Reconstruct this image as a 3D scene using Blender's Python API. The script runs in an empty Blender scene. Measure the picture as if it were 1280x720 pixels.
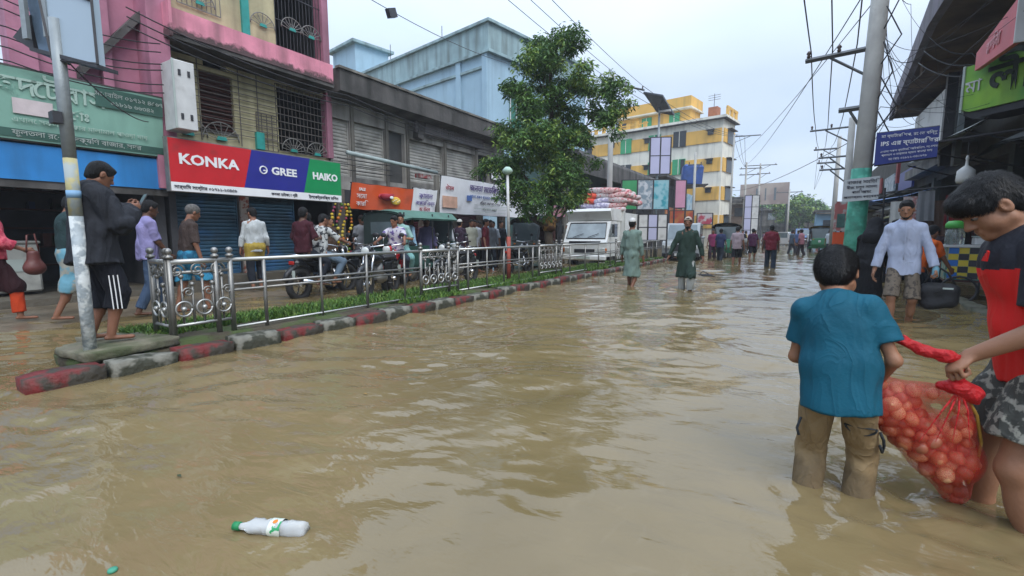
import bpy, bmesh, math, random
import numpy as np
from mathutils import Vector, Matrix
random.seed(7); np.random.seed(7)
SC = bpy.context.scene; COL = SC.collection; PI = math.pi
R = math.radians

# ------------------------------------------------------------------ camera
cam_d = bpy.data.cameras.new("camera"); cam = bpy.data.objects.new("camera", cam_d); COL.objects.link(cam)
cam.location = (0, 0, 1.15); cam.rotation_euler = (R(90 - 6.59), 0, R(31.66))
cam_d.sensor_width = 36; cam_d.lens = 36 * 580 / 1280; cam_d.clip_start = 0.05; cam_d.clip_end = 2000
SC.camera = cam; SC.render.resolution_x = 1024; SC.render.resolution_y = 576

# ------------------------------------------------------------------ world: overcast daylight
SUN_EL, SUN_ROT = R(50), R(122)
W = bpy.data.worlds.new("World"); SC.world = W; W.use_nodes = True
nt = W.node_tree; N = nt.nodes; L = nt.links
bg = N["Background"]; bg.inputs[1].default_value = 1.0
sky = N.new("ShaderNodeTexSky"); sky.sky_type = 'NISHITA'; sky.sun_disc = False
sky.sun_elevation = SUN_EL; sky.sun_rotation = SUN_ROT
skm = N.new("ShaderNodeVectorMath"); skm.operation = 'SCALE'; skm.inputs['Scale'].default_value = 0.09
L.new(sky.outputs[0], skm.inputs[0])
tc = N.new("ShaderNodeTexCoord"); sep = N.new("ShaderNodeSeparateXYZ"); L.new(tc.outputs['Generated'], sep.inputs[0])
# cloud layer projected on a plane so that clouds flatten towards the horizon
zz = N.new("ShaderNodeMath"); zz.operation = 'MAXIMUM'; zz.inputs[1].default_value = 0.0; L.new(sep.outputs[2], zz.inputs[0])
za = N.new("ShaderNodeMath"); za.operation = 'ADD'; za.inputs[1].default_value = 0.22; L.new(zz.outputs[0], za.inputs[0])
dv = N.new("ShaderNodeVectorMath"); dv.operation = 'DIVIDE'; L.new(tc.outputs['Generated'], dv.inputs[0])
cmb = N.new("ShaderNodeCombineXYZ"); [L.new(za.outputs[0], cmb.inputs[i]) for i in (0, 1)]; cmb.inputs[2].default_value = 1
L.new(cmb.outputs[0], dv.inputs[1])
nz = N.new("ShaderNodeTexNoise"); nz.inputs['Scale'].default_value = 0.9; nz.inputs['Detail'].default_value = 4; nz.inputs['Roughness'].default_value = 0.5
L.new(dv.outputs[0], nz.inputs['Vector'])
cr = N.new("ShaderNodeValToRGB"); cr.color_ramp.elements[0].position = 0.36; cr.color_ramp.elements[1].position = 0.66
cr.color_ramp.elements[0].color = (0.43, 0.53, 0.69, 1); cr.color_ramp.elements[1].color = (0.54, 0.62, 0.73, 1)
L.new(nz.outputs[0], cr.inputs[0])
# overcast skies brighten towards the zenith
gr = N.new("ShaderNodeMapRange"); gr.inputs[1].default_value = 0.28; gr.inputs[2].default_value = 1.0
gr.inputs[3].default_value = 1.12; gr.inputs[4].default_value = 3.1; L.new(zz.outputs[0], gr.inputs[0])
cs = N.new("ShaderNodeVectorMath"); cs.operation = 'SCALE'; L.new(cr.outputs[0], cs.inputs[0]); L.new(gr.outputs[0], cs.inputs['Scale'])
mx = N.new("ShaderNodeMix"); mx.data_type = 'RGBA'; mx.inputs[0].default_value = 0.88
L.new(skm.outputs[0], mx.inputs[6]); L.new(cs.outputs[0], mx.inputs[7]); L.new(mx.outputs[2], bg.inputs[0])
sd = bpy.data.lights.new("sun", 'SUN'); sd.energy = 1.5; sd.angle = R(35); sd.color = (1, 0.97, 0.92)
so = bpy.data.objects.new("sun", sd); COL.objects.link(so)
so.rotation_euler = (R(90) - SUN_EL, 0, R(180) - SUN_ROT)
SC.view_settings.view_transform = 'Standard'; SC.view_settings.look = 'None'; SC.view_settings.gamma = 1
SC.view_settings.exposure = 0.52
SC.cycles.max_bounces = 6; SC.cycles.transparent_max_bounces = 12; SC.cycles.volume_bounces = 0
SC.cycles.caustics_reflective = False; SC.cycles.caustics_refractive = False

# ------------------------------------------------------------------ materials
MATS = {}
def srgb(h):
    if isinstance(h, str):
        c = [int(h[i:i+2], 16) / 255 for i in (0, 2, 4)]
        return tuple((x / 12.92 if x <= .04045 else ((x + .055) / 1.055) ** 2.4) for x in c)
    return tuple(h)
def M(name, col, rough=.6, var=.18, scale=4., dirt=0., dirtcol=(.05, .045, .035), bump=.15, bscale=30., metal=0., streak=False,
      spec=.4, alpha=1., emit=None, two=None, twoscale=6., edge=(.45, .55), objrand=0., sheen=0., bvec=None, fold=0., foldvec=(1, 1, .4), foldscale=9.):
    """procedural surface: noise-varied base, optional second colour patches, optional dirt (streaked) and bump"""
    if name in MATS: return MATS[name]
    m = bpy.data.materials.new(name); m.use_nodes = True; t = m.node_tree; n = t.nodes; l = t.links
    b = n["Principled BSDF"]; c = srgb(col)
    tc = n.new("ShaderNodeTexCoord"); co = tc.outputs['Object']
    def noise(sc, det=4, vec=None):
        q = n.new("ShaderNodeTexNoise"); q.inputs['Scale'].default_value = sc; q.inputs['Detail'].default_value = det
        l.new(vec or co, q.inputs['Vector']); return q.outputs[0]
    def ramp(src, a, bb):
        q = n.new("ShaderNodeMapRange"); q.inputs[1].default_value = a; q.inputs[2].default_value = bb; l.new(src, q.inputs[0]); return q.outputs[0]
    def mix(f, a, bb):
        q = n.new("ShaderNodeMix"); q.data_type = 'RGBA'
        for i, v in ((0, f), (6, a), (7, bb)):
            if hasattr(v, 'links'): l.new(v, q.inputs[i])
            else: q.inputs[i].default_value = (v if i == 0 else (*v, 1))
        return q.outputs[2]
    cur = mix(ramp(noise(scale), .3, .7), tuple(x * (1 - var) for x in c), tuple(min(1, x * (1 + var)) for x in c))
    if two is not None: cur = mix(ramp(noise(twoscale, 3), *edge), cur, srgb(two))
    if objrand:
        oi = n.new("ShaderNodeObjectInfo"); h = n.new("ShaderNodeHueSaturation")
        l.new(cur, h.inputs['Color']); q = n.new("ShaderNodeMapRange"); q.inputs[3].default_value = 1 - objrand; q.inputs[4].default_value = 1 + objrand
        l.new(oi.outputs['Random'], q.inputs[0]); l.new(q.outputs[0], h.inputs['Value']); cur = h.outputs[0]
    if dirt:
        if streak:
            mp = n.new("ShaderNodeMapping"); mp.inputs['Scale'].default_value = (1, 1, .12); l.new(co, mp.inputs[0])
            d1 = ramp(noise(2.2, 6, mp.outputs[0]), .62 - .3 * dirt, .85 - .25 * dirt)
        else: d1 = ramp(noise(scale * .8, 8), .65 - .3 * dirt, .85 - .25 * dirt)
        q = n.new("ShaderNodeMath"); q.operation = 'MULTIPLY'; q.inputs[1].default_value = min(1, .35 + dirt * .6); l.new(d1, q.inputs[0])
        cur = mix(q.outputs[0], cur, dirtcol)
    l.new(cur, b.inputs['Base Color'])
    b.inputs['Roughness'].default_value = rough; b.inputs['Metallic'].default_value = metal
    b.inputs['Specular IOR Level'].default_value = spec
    if sheen: b.inputs['Sheen Weight'].default_value = sheen
    if bump:
        bp = n.new("ShaderNodeBump"); bp.inputs['Strength'].default_value = bump; bp.inputs['Distance'].default_value = .02
        bv = None
        if bvec: mq = n.new("ShaderNodeMapping"); mq.inputs['Scale'].default_value = bvec; l.new(co, mq.inputs[0]); bv = mq.outputs[0]
        l.new(noise(bscale, 5, bv), bp.inputs['Height']); l.new(bp.outputs[0], b.inputs['Normal'])
        if fold:   # cloth creases: ridged, stretched along the drop
            mq = n.new("ShaderNodeMapping"); mq.inputs['Scale'].default_value = foldvec; mq.inputs['Rotation'].default_value = (.3, .4, .2); l.new(co, mq.inputs[0])
            q = n.new("ShaderNodeTexNoise"); q.inputs['Scale'].default_value = foldscale; q.inputs['Detail'].default_value = 3; q.inputs['Distortion'].default_value = .8; l.new(mq.outputs[0], q.inputs['Vector'])
            s1 = n.new("ShaderNodeMath"); s1.operation = 'SUBTRACT'; s1.inputs[1].default_value = .5; l.new(q.outputs[0], s1.inputs[0]); s2 = n.new("ShaderNodeMath"); s2.operation = 'ABSOLUTE'; l.new(s1.outputs[0], s2.inputs[0])
            s3 = n.new("ShaderNodeMath"); s3.operation = 'POWER'; s3.inputs[1].default_value = .6; l.new(s2.outputs[0], s3.inputs[0])
            b2_ = n.new("ShaderNodeBump"); b2_.inputs['Strength'].default_value = fold; b2_.inputs['Distance'].default_value = .03; b2_.invert = True; l.new(s3.outputs[0], b2_.inputs['Height']); l.new(bp.outputs[0], b2_.inputs['Normal']); l.new(b2_.outputs[0], b.inputs['Normal'])
    if alpha < 1: b.inputs['Alpha'].default_value = alpha
    if emit: b.inputs['Emission Color'].default_value = (*srgb(col), 1); b.inputs['Emission Strength'].default_value = emit
    MATS[name] = m; return m
def zstain(m, z0, z1, amp, col, strength=.8, scale=6, invert=False):
    """mould or damp with its own ragged edge between two heights of the object"""
    t = m.node_tree; b = t.nodes["Principled BSDF"]; src = b.inputs['Base Color'].links[0].from_socket; tc = t.nodes.new("ShaderNodeTexCoord"); sx = t.nodes.new("ShaderNodeSeparateXYZ"); t.links.new(tc.outputs['Object'], sx.inputs[0])
    nz = t.nodes.new("ShaderNodeTexNoise"); nz.inputs['Scale'].default_value = scale; nz.inputs['Detail'].default_value = 6; t.links.new(tc.outputs['Object'], nz.inputs['Vector'])
    ad = t.nodes.new("ShaderNodeMath"); ad.operation = 'MULTIPLY_ADD'; ad.inputs[1].default_value = amp; t.links.new(nz.outputs[0], ad.inputs[0]); t.links.new(sx.outputs[2], ad.inputs[2])
    mr = t.nodes.new("ShaderNodeMapRange"); mr.inputs[1].default_value = z0 + amp / 2; mr.inputs[2].default_value = z1 + amp / 2; mr.inputs[3].default_value = 0 if invert else strength; mr.inputs[4].default_value = strength if invert else 0; t.links.new(ad.outputs[0], mr.inputs[0])
    mx = t.nodes.new("ShaderNodeMix"); mx.data_type = 'RGBA'; t.links.new(mr.outputs[0], mx.inputs[0]); t.links.new(src, mx.inputs[6]); mx.inputs[7].default_value = (*col, 1); t.links.new(mx.outputs[2], b.inputs['Base Color']); return m
def flat(name, col, rough=.55): return M(name, col, rough, var=.06, bump=0)

# ------------------------------------------------------------------ objects
def link(o, parent=None):
    COL.objects.link(o)
    if parent is not None: o.parent = parent
    return o
def tag(o, label=None, cat=None, group=None, kind=None):
    if label: o['label'] = label
    if cat: o['category'] = cat
    if group: o['group'] = group
    if kind: o['kind'] = kind
    return o
def thing(name, label, cat, loc=(0, 0, 0), rz=0, group=None, scale=1):
    o = bpy.data.objects.new(name, None); link(o); o.location = loc; o.rotation_euler = (0, 0, rz)
    if scale != 1: o.scale = (scale,) * 3
    o.empty_display_size = .1
    return tag(o, label, cat, group)
def dup(root, loc, rz, label=None, group=None, scale=None):
    def cp(o, par):
        c = o.copy(); COL.objects.link(c); c.parent = par
        for ch in KIDS.get(o.name, []): cp(ch, c)
        return c
    r = root.copy(); COL.objects.link(r); r.location = loc; r.rotation_euler = (0, 0, rz)
    if scale: r.scale = (scale,) * 3
    if label: r['label'] = label
    if group: r['group'] = group
    for ch in root.children: 
        c = ch.copy(); COL.objects.link(c); c.parent = r
        for g in ch.children:
            d = g.copy(); COL.objects.link(d); d.parent = c
    return r
def V(*a): return np.array(a, float)
def nrm(v): v = np.asarray(v, float); return v / (np.linalg.norm(v) + 1e-12)

class MB:
    def __init__(s): s.v = []; s.f = []; s.m = []; s.cm = 0; s.sm = []; s.cs = False
    def add(s, vs, fs):
        o = len(s.v); s.v += [tuple(map(float, p)) for p in vs]; s.f += [tuple(i + o for i in f) for f in fs]
        s.m += [s.cm] * len(fs); s.sm += [s.cs] * len(fs); return s
    def mat(s, i): s.cm = i; return s
    def smooth(s, v=True): s.cs = v; return s
    def box(s, c, d, rz=0, rx=0, ry=0, bev=0.):
        x, y, z = d[0] / 2, d[1] / 2, d[2] / 2
        if bev:
            b = min(bev, x * .9, y * .9, z * .9); P = []
            for sz in (-1, 1):
                for (ax, ay, az) in ((x - b, y, z - b), (x, y - b, z - b), (x - b, y - b, z)):
                    for sx, sy in ((-1, -1), (1, -1), (1, 1), (-1, 1)): P.append((sx * ax, sy * ay, sz * az))
            # convex hull through bmesh keeps it simple
            bm = bmesh.new(); [bm.verts.new(p) for p in P]; bmesh.ops.convex_hull(bm, input=bm.verts[:]); bm.verts.index_update()
            vs = [v.co[:] for v in bm.verts]; fs = [[v.index for v in f.verts] for f in bm.faces]; bm.free()
        else:
            vs = [(-x, -y, -z), (x, -y, -z), (x, y, -z), (-x, y, -z), (-x, -y, z), (x, -y, z), (x, y, z), (-x, y, z)]
            fs = [(3, 2, 1, 0), (4, 5, 6, 7), (0, 1, 5, 4), (1, 2, 6, 5), (2, 3, 7, 6), (3, 0, 4, 7)]
        if rz or rx or ry:
            mt = Matrix.Rotation(rz, 3, 'Z') @ Matrix.Rotation(ry, 3, 'Y') @ Matrix.Rotation(rx, 3, 'X'); vs = [mt @ Vector(v) for v in vs]
        return s.add([(v[0] + c[0], v[1] + c[1], v[2] + c[2]) for v in vs], fs)
    def b2(s, x0, x1, y0, y1, z0, z1, **k): return s.box(((x0 + x1) / 2, (y0 + y1) / 2, (z0 + z1) / 2), (abs(x1 - x0), abs(y1 - y0), abs(z1 - z0)), **k)
    def cyl(s, p0, p1, r0, r1=None, n=10, caps=True):
        r1 = r0 if r1 is None else r1; p0 = V(*p0); p1 = V(*p1); d = nrm(p1 - p0)
        a = nrm(np.cross(d, (0, 0, 1) if abs(d[2]) < .9 else (1, 0, 0))); b = np.cross(d, a); vs = []; 
        for p, r in ((p0, r0), (p1, r1)):
            for i in range(n):
                t = 2 * PI * i / n; vs.append(p + r * (math.cos(t) * a + math.sin(t) * b))
        fs = [(i, (i + 1) % n, n + (i + 1) % n, n + i) for i in range(n)]
        if caps: fs += [tuple(range(n - 1, -1, -1)), tuple(range(n, 2 * n))]
        return s.add(vs, fs)
    def tube(s, pts, r, n=8, closed=False):
        pts = [V(*p) for p in pts]; k = len(pts); rr = r if hasattr(r, '__len__') else [r] * k
        vs = []; prev = None
        for i, p in enumerate(pts):
            a = pts[i - 1] if (i or closed) else p; b = pts[(i + 1) % k] if (i < k - 1 or closed) else p
            d = nrm(b - a)
            if prev is None: u = nrm(np.cross(d, (0, 0, 1) if abs(d[2]) < .9 else (1, 0, 0)))
            else: u = nrm(prev - d * np.dot(prev, d))
            prev = u; w = np.cross(d, u)
            for j in range(n):
                t = 2 * PI * j / n; vs.append(p + rr[i] * (math.cos(t) * u + math.sin(t) * w))
        fs = []
        for i in range(k if closed else k - 1):
            a = i * n; b = ((i + 1) % k) * n
            fs += [(a + j, a + (j + 1) % n, b + (j + 1) % n, b + j) for j in range(n)]
        if not closed: fs += [tuple(range(n - 1, -1, -1)), tuple(range((k - 1) * n, k * n))]
        return s.add(vs, fs)
    def ball(s, c, r, nu=12, nv=8):
        r = r if hasattr(r, '__len__') else (r, r, r); vs = [(c[0], c[1], c[2] - r[2])]
        for j in range(1, nv):
            t = PI * j / nv - PI / 2
            for i in range(nu):
                a = 2 * PI * i / nu; vs.append((c[0] + r[0] * math.cos(t) * math.cos(a), c[1] + r[1] * math.cos(t) * math.sin(a), c[2] + r[2] * math.sin(t)))
        vs.append((c[0], c[1], c[2] + r[2])); fs = []
        for i in range(nu): fs.append((0, 1 + (i + 1) % nu, 1 + i))
        for j in range(nv - 2):
            for i in range(nu):
                a = 1 + j * nu; fs.append((a + i, a + (i + 1) % nu, a + nu + (i + 1) % nu, a + nu + i))
        e = len(vs) - 1; a = 1 + (nv - 2) * nu
        for i in range(nu): fs.append((a + i, a + (i + 1) % nu, e))
        return s.add(vs, fs)
    def prism(s, poly, a0, a1, axis='y'):
        """extrude polygon; axis y: poly is (x,z); x: poly is (y,z); z: poly is (x,y)"""
        n = len(poly)
        f = {'y': lambda p, a: (p[0], a, p[1]), 'x': lambda p, a: (a, p[0], p[1]), 'z': lambda p, a: (p[0], p[1], a)}[axis]
        vs = [f(p, a0) for p in poly] + [f(p, a1) for p in poly]
        return s.add(vs, [tuple(range(n - 1, -1, -1)), tuple(range(n, 2 * n))] + [(i, (i + 1) % n, n + (i + 1) % n, n + i) for i in range(n)])
    def lathe(s, prof, c=(0, 0, 0), n=12):
        vs = []; k = len(prof)
        for r, z in prof:
            for i in range(n):
                t = 2 * PI * i / n; vs.append((c[0] + r * math.cos(t), c[1] + r * math.sin(t), c[2] + z))
        fs = []
        for j in range(k - 1): fs += [(j * n + i, j * n + (i + 1) % n, (j + 1) * n + (i + 1) % n, (j + 1) * n + i) for i in range(n)]
        fs += [tuple(range(n - 1, -1, -1)), tuple(range((k - 1) * n, k * n))]
        return s.add(vs, fs)
    def data(s, name, mats):
        me = bpy.data.meshes.new(name); me.from_pydata(s.v, [], s.f)
        for m in (mats if isinstance(mats, (list, tuple)) else [mats]): me.materials.append(m)
        me.polygons.foreach_set('material_index', s.m); me.polygons.foreach_set('use_smooth', s.sm)
        bm = bmesh.new(); bm.from_mesh(me); bmesh.ops.recalc_face_normals(bm, faces=bm.faces[:]); bm.to_mesh(me); bm.free()
        me.update(); return me
    def build(s, name, mats, parent=None, loc=None):
        o = bpy.data.objects.new(name, s.data(name, mats)); link(o, parent)
        if loc is not None: o.location = loc
        return o
def raw(name, v, f, mats, parent=None, smooth=True, midx=None):
    me = bpy.data.meshes.new(name); v = np.asarray(v, np.float32); f = np.asarray(f, np.int32); k = f.shape[1]
    me.vertices.add(len(v)); me.vertices.foreach_set('co', v.ravel()); me.loops.add(f.size); me.loops.foreach_set('vertex_index', f.ravel())
    me.polygons.add(len(f)); me.polygons.foreach_set('loop_start', np.arange(0, f.size, k, dtype=np.int32)); me.polygons.foreach_set('loop_total', np.full(len(f), k, np.int32))
    for m in (mats if isinstance(mats, (list, tuple)) else [mats]): me.materials.append(m)
    if midx is not None: me.polygons.foreach_set('material_index', np.asarray(midx, np.int32))
    me.update(calc_edges=True); me.polygons.foreach_set('use_smooth', [smooth] * len(f)); me.validate()
    o = bpy.data.objects.new(name, me); return link(o, parent)
def text(s, size, mat, parent, loc, rot=(PI / 2, 0, 0), ext=.004, name='lettering', align='CENTER', sx=1., shear=0., bold=0., res=2):
    cu = bpy.data.curves.new('t', 'FONT'); cu.body = s; cu.size = size; cu.extrude = ext; cu.align_x = align; cu.align_y = 'CENTER'
    cu.resolution_u = res; cu.shear = shear; cu.offset = bold
    o = bpy.data.objects.new('t', cu); COL.objects.link(o); bpy.context.view_layer.update()
    me = bpy.data.meshes.new_from_object(o.evaluated_get(bpy.context.evaluated_depsgraph_get())); bpy.data.objects.remove(o)
    me.materials.clear(); me.materials.append(mat); me.name = name
    o = bpy.data.objects.new(name, me); link(o, parent); o.location = loc; o.rotation_euler = rot; o.scale = (sx, 1, 1); return o

# ------------------------------------------------------------------ signed-distance figures
def vnoise(p, seed=0):
    """cheap smooth pseudo-noise in -1..1 from summed sines"""
    rs = np.random.RandomState(seed); out = 0
    for i in range(6):
        k = rs.normal(size=3); k /= np.linalg.norm(k); k *= rs.uniform(.7, 1.6); out = out + np.sin(p @ k + rs.uniform(0, 6.28) + 1.3 * np.sin(p @ rs.normal(size=3) * .6))
    return out / 3.4
class SDF:
    def __init__(s): s.p = []; s.cuts = []
    def ell(s, c, r, fr=None, k=.03, op='u'):
        s.p.append(('e', V(*c), V(*r), np.eye(3) if fr is None else fr, k, op, None)); return s
    def cone(s, a, b, ra, rb, k=.03, op='u', flat=None, cuts=None):
        """flat=(axis, factor): squash along axis"""
        s.p.append(('c', V(*a), V(*b), (ra, rb, flat), k, op, cuts)); return s
    def cut(s, p, n): s.cuts.append((V(*p), nrm(n))); return s
    def mesh(s, h, disp=None):
        lo = np.full(3, 1e9); hi = -lo; bb = []
        for q in s.p:
            if q[0] == 'e': m = np.max(q[2]); a = q[1] - m; b = q[1] + m
            else: m = max(q[3][0], q[3][1]); a = np.minimum(q[1], q[2]) - m; b = np.maximum(q[1], q[2]) + m
            e = h * 3 + q[4] * 1.2; bb.append((a - e, b + e))
            if q[5] == 'u': lo = np.minimum(lo, a - 3 * h); hi = np.maximum(hi, b + 3 * h)
        n = np.ceil((hi - lo) / h).astype(int) + 2
        ax = [lo[i] + h * np.arange(n[i]) for i in range(3)]; F = np.full(n, 1.0, np.float32)
        for q, (a, b) in zip(s.p, bb):
            i0 = np.maximum(0, np.floor((a - lo) / h).astype(int)); i1 = np.minimum(n, np.ceil((b - lo) / h).astype(int) + 1)
            if np.any(i1 <= i0): continue
            sl = tuple(slice(i0[i], i1[i]) for i in range(3))
            G = np.stack(np.meshgrid(*[ax[i][sl[i]] for i in range(3)], indexing='ij'), -1)
            if q[0] == 'e':
                P = (G - q[1]) @ q[3]; r = q[2]; k0 = np.linalg.norm(P / r, axis=-1); k1 = np.linalg.norm(P / (r * r), axis=-1) + 1e-9; d = k0 * (k0 - 1) / k1
            else:
                A, B = q[1], q[2]; ra, rb, fl = q[3]; ab = B - A; t = np.clip(((G - A) @ ab) / (ab @ ab + 1e-12), 0, 1)
                D = G - A - t[..., None] * ab
                if fl is not None:
                    u = nrm(fl[0]); D = D + np.outer((D @ u).ravel(), u).reshape(D.shape) * (1 / fl[1] - 1)
                d = np.linalg.norm(D, axis=-1) - (ra + (rb - ra) * t)
                if fl is not None and fl[1] < 1: d = d * (.5 + .5 * fl[1])
            if q[6]:
                for cp, cn in q[6]: d = np.maximum(d, (G - cp) @ nrm(cn))
            f = F[sl]; k = q[4]
            if q[5] == 'u':
                hh = np.clip(k - np.abs(f - d), 0, None) / max(k, 1e-6); F[sl] = np.minimum(f, d) - hh * hh * k * .25
            else: F[sl] = np.maximum(f, -d)
        if s.cuts or disp:
            G = np.stack(np.meshgrid(*ax, indexing='ij'), -1)
            if disp:
                m = np.abs(F) < .06; F[m] += disp(G[m])
            for cp, cn in s.cuts: F = np.maximum(F, (G - cp) @ cn)
        F[0] = F[-1] = 1; F[:, 0] = F[:, -1] = 1; F[:, :, 0] = F[:, :, -1] = 1
        return surface_nets(F.astype(np.float64), lo, h)
def surface_nets(F, lo, h):
    S = F < 0; n = F.shape
    c = [S[i:n[0] - 1 + i, j:n[1] - 1 + j, k:n[2] - 1 + k] for i in (0, 1) for j in (0, 1) for k in (0, 1)]
    cnt = sum(x.astype(np.int8) for x in c); act = (cnt > 0) & (cnt < 8); idx = np.argwhere(act)
    vid = np.full(act.shape, -1, np.int64); vid[act] = np.arange(len(idx))
    acc = np.zeros((len(idx), 3)); w = np.zeros(len(idx)); cor = [(i, j, k) for i in (0, 1) for j in (0, 1) for k in (0, 1)]
    for a in range(8):
        for ax in range(3):
            if cor[a][ax]: continue
            b = list(cor[a]); b[ax] = 1
            fa = F[idx[:, 0] + cor[a][0], idx[:, 1] + cor[a][1], idx[:, 2] + cor[a][2]]; fb = F[idx[:, 0] + b[0], idx[:, 1] + b[1], idx[:, 2] + b[2]]
            m = (fa < 0) != (fb < 0); t = np.where(m, fa / np.where(m, fa - fb, 1), 0)
            p = np.tile(np.array(cor[a], float), (len(idx), 1)); p[:, ax] += t; acc[m] += p[m]; w[m] += 1
    v = lo + h * (idx + acc / np.maximum(w, 1)[:, None]); fs = []
    for ax in range(3):
        a, b = [i for i in range(3) if i != ax]; sl0 = [slice(None)] * 3; sl1 = [slice(None)] * 3; sl0[ax] = slice(0, -1); sl1[ax] = slice(1, None)
        A = S[tuple(sl0)]; B = S[tuple(sl1)]; e = np.argwhere(A != B)
        e = e[(e[:, a] > 0) & (e[:, b] > 0) & (e[:, a] < n[a] - 1) & (e[:, b] < n[b] - 1)]
        q = []
        for da, db in ((0, 0), (-1, 0), (-1, -1), (0, -1)):
            t = e.copy(); t[:, a] += da; t[:, b] += db; q.append(vid[t[:, 0], t[:, 1], t[:, 2]])
        q = np.stack(q, 1); fl = A[e[:, 0], e[:, 1], e[:, 2]]
        if ax == 1: fl = ~fl
        q[~fl] = q[~fl][:, ::-1]; q = q[(q >= 0).all(1)]; fs.append(q)
    return v, np.concatenate(fs)[:, ::-1] if False else np.concatenate(fs)
def sdf_obj(s, name, mats, parent, h, disp=None, region=None):
    v, f = s.mesh(h, disp); mi = None
    if region is not None: mi = region(v[f].mean(1))
    return raw(name, v, f, mats, parent, True, mi)
# ------------------------------------------------------------------ people
def rotm(ax, a):
    return np.array(Matrix.Rotation(a, 3, Vector(ax)))
def ik(a, b, l1, l2, hint):
    d = b - a; D = np.linalg.norm(d); u = d / (D + 1e-9)
    if D > (l1 + l2) * .998: b = a + u * (l1 + l2) * .998; D = (l1 + l2) * .998
    x = (l1 * l1 - l2 * l2 + D * D) / (2 * D); y = math.sqrt(max(0, l1 * l1 - x * x)); hint = V(*hint); h = nrm(hint - u * (hint @ u)); return a + u * x + h * y, b
SK = {'brown': '805844', 'dark': '5a3e30', 'mid': '92684f', 'light': 'a57a60'}
def skin(k): return M('skin_' + k, SK[k], .5, .10, 9, bump=.12, bscale=60, spec=.35, objrand=.05)
def strands(ob, root, crown, n, ln, w, seed):
    # fine hair lying along the scalp away from the crown
    me = ob.data; k = len(me.vertices); co = np.empty(k * 3); me.vertices.foreach_get('co', co); co = co.reshape(-1, 3); nn = np.empty(k * 3); me.vertices.foreach_get('normal', nn); nn = nn.reshape(-1, 3)
    rs = np.random.RandomState(seed); i = rs.randint(0, k, n); p = co[i]; m = nn[i]; d = p - crown + rs.normal(0, .022, (n, 3)); d -= (d * m).sum(1)[:, None] * m; d /= np.linalg.norm(d, axis=1)[:, None] + 1e-6
    s = np.cross(d, m); l = ln * rs.uniform(.5, 1.3, n)[:, None]; lift = rs.uniform(.05, .35, n)[:, None]
    v = np.stack([p - s * w, p + s * w, p + d * l * .55 + m * (lift * l * .6 + .001) + s * w * .7, p + d * l * .55 + m * (lift * l * .6 + .001) - s * w * .7, p + d * l + m * lift * l * .4], 1).reshape(-1, 3); j = np.arange(n)[:, None] * 5
    f = np.concatenate([j + np.array([0, 1, 2]), j + np.array([0, 2, 3]), j + np.array([3, 2, 4])]); raw('hair_strands', v, f, M('hair_strand', (.008, .0072, .007), .45, .3, 40, bump=0, spec=.3), ob, False)
HAIR = lambda: M('black_hair', (.007, .0065, .0065), .5, .3, 40, bump=.8, bscale=60, bvec=(4, 4, .5), spec=.25)
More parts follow.
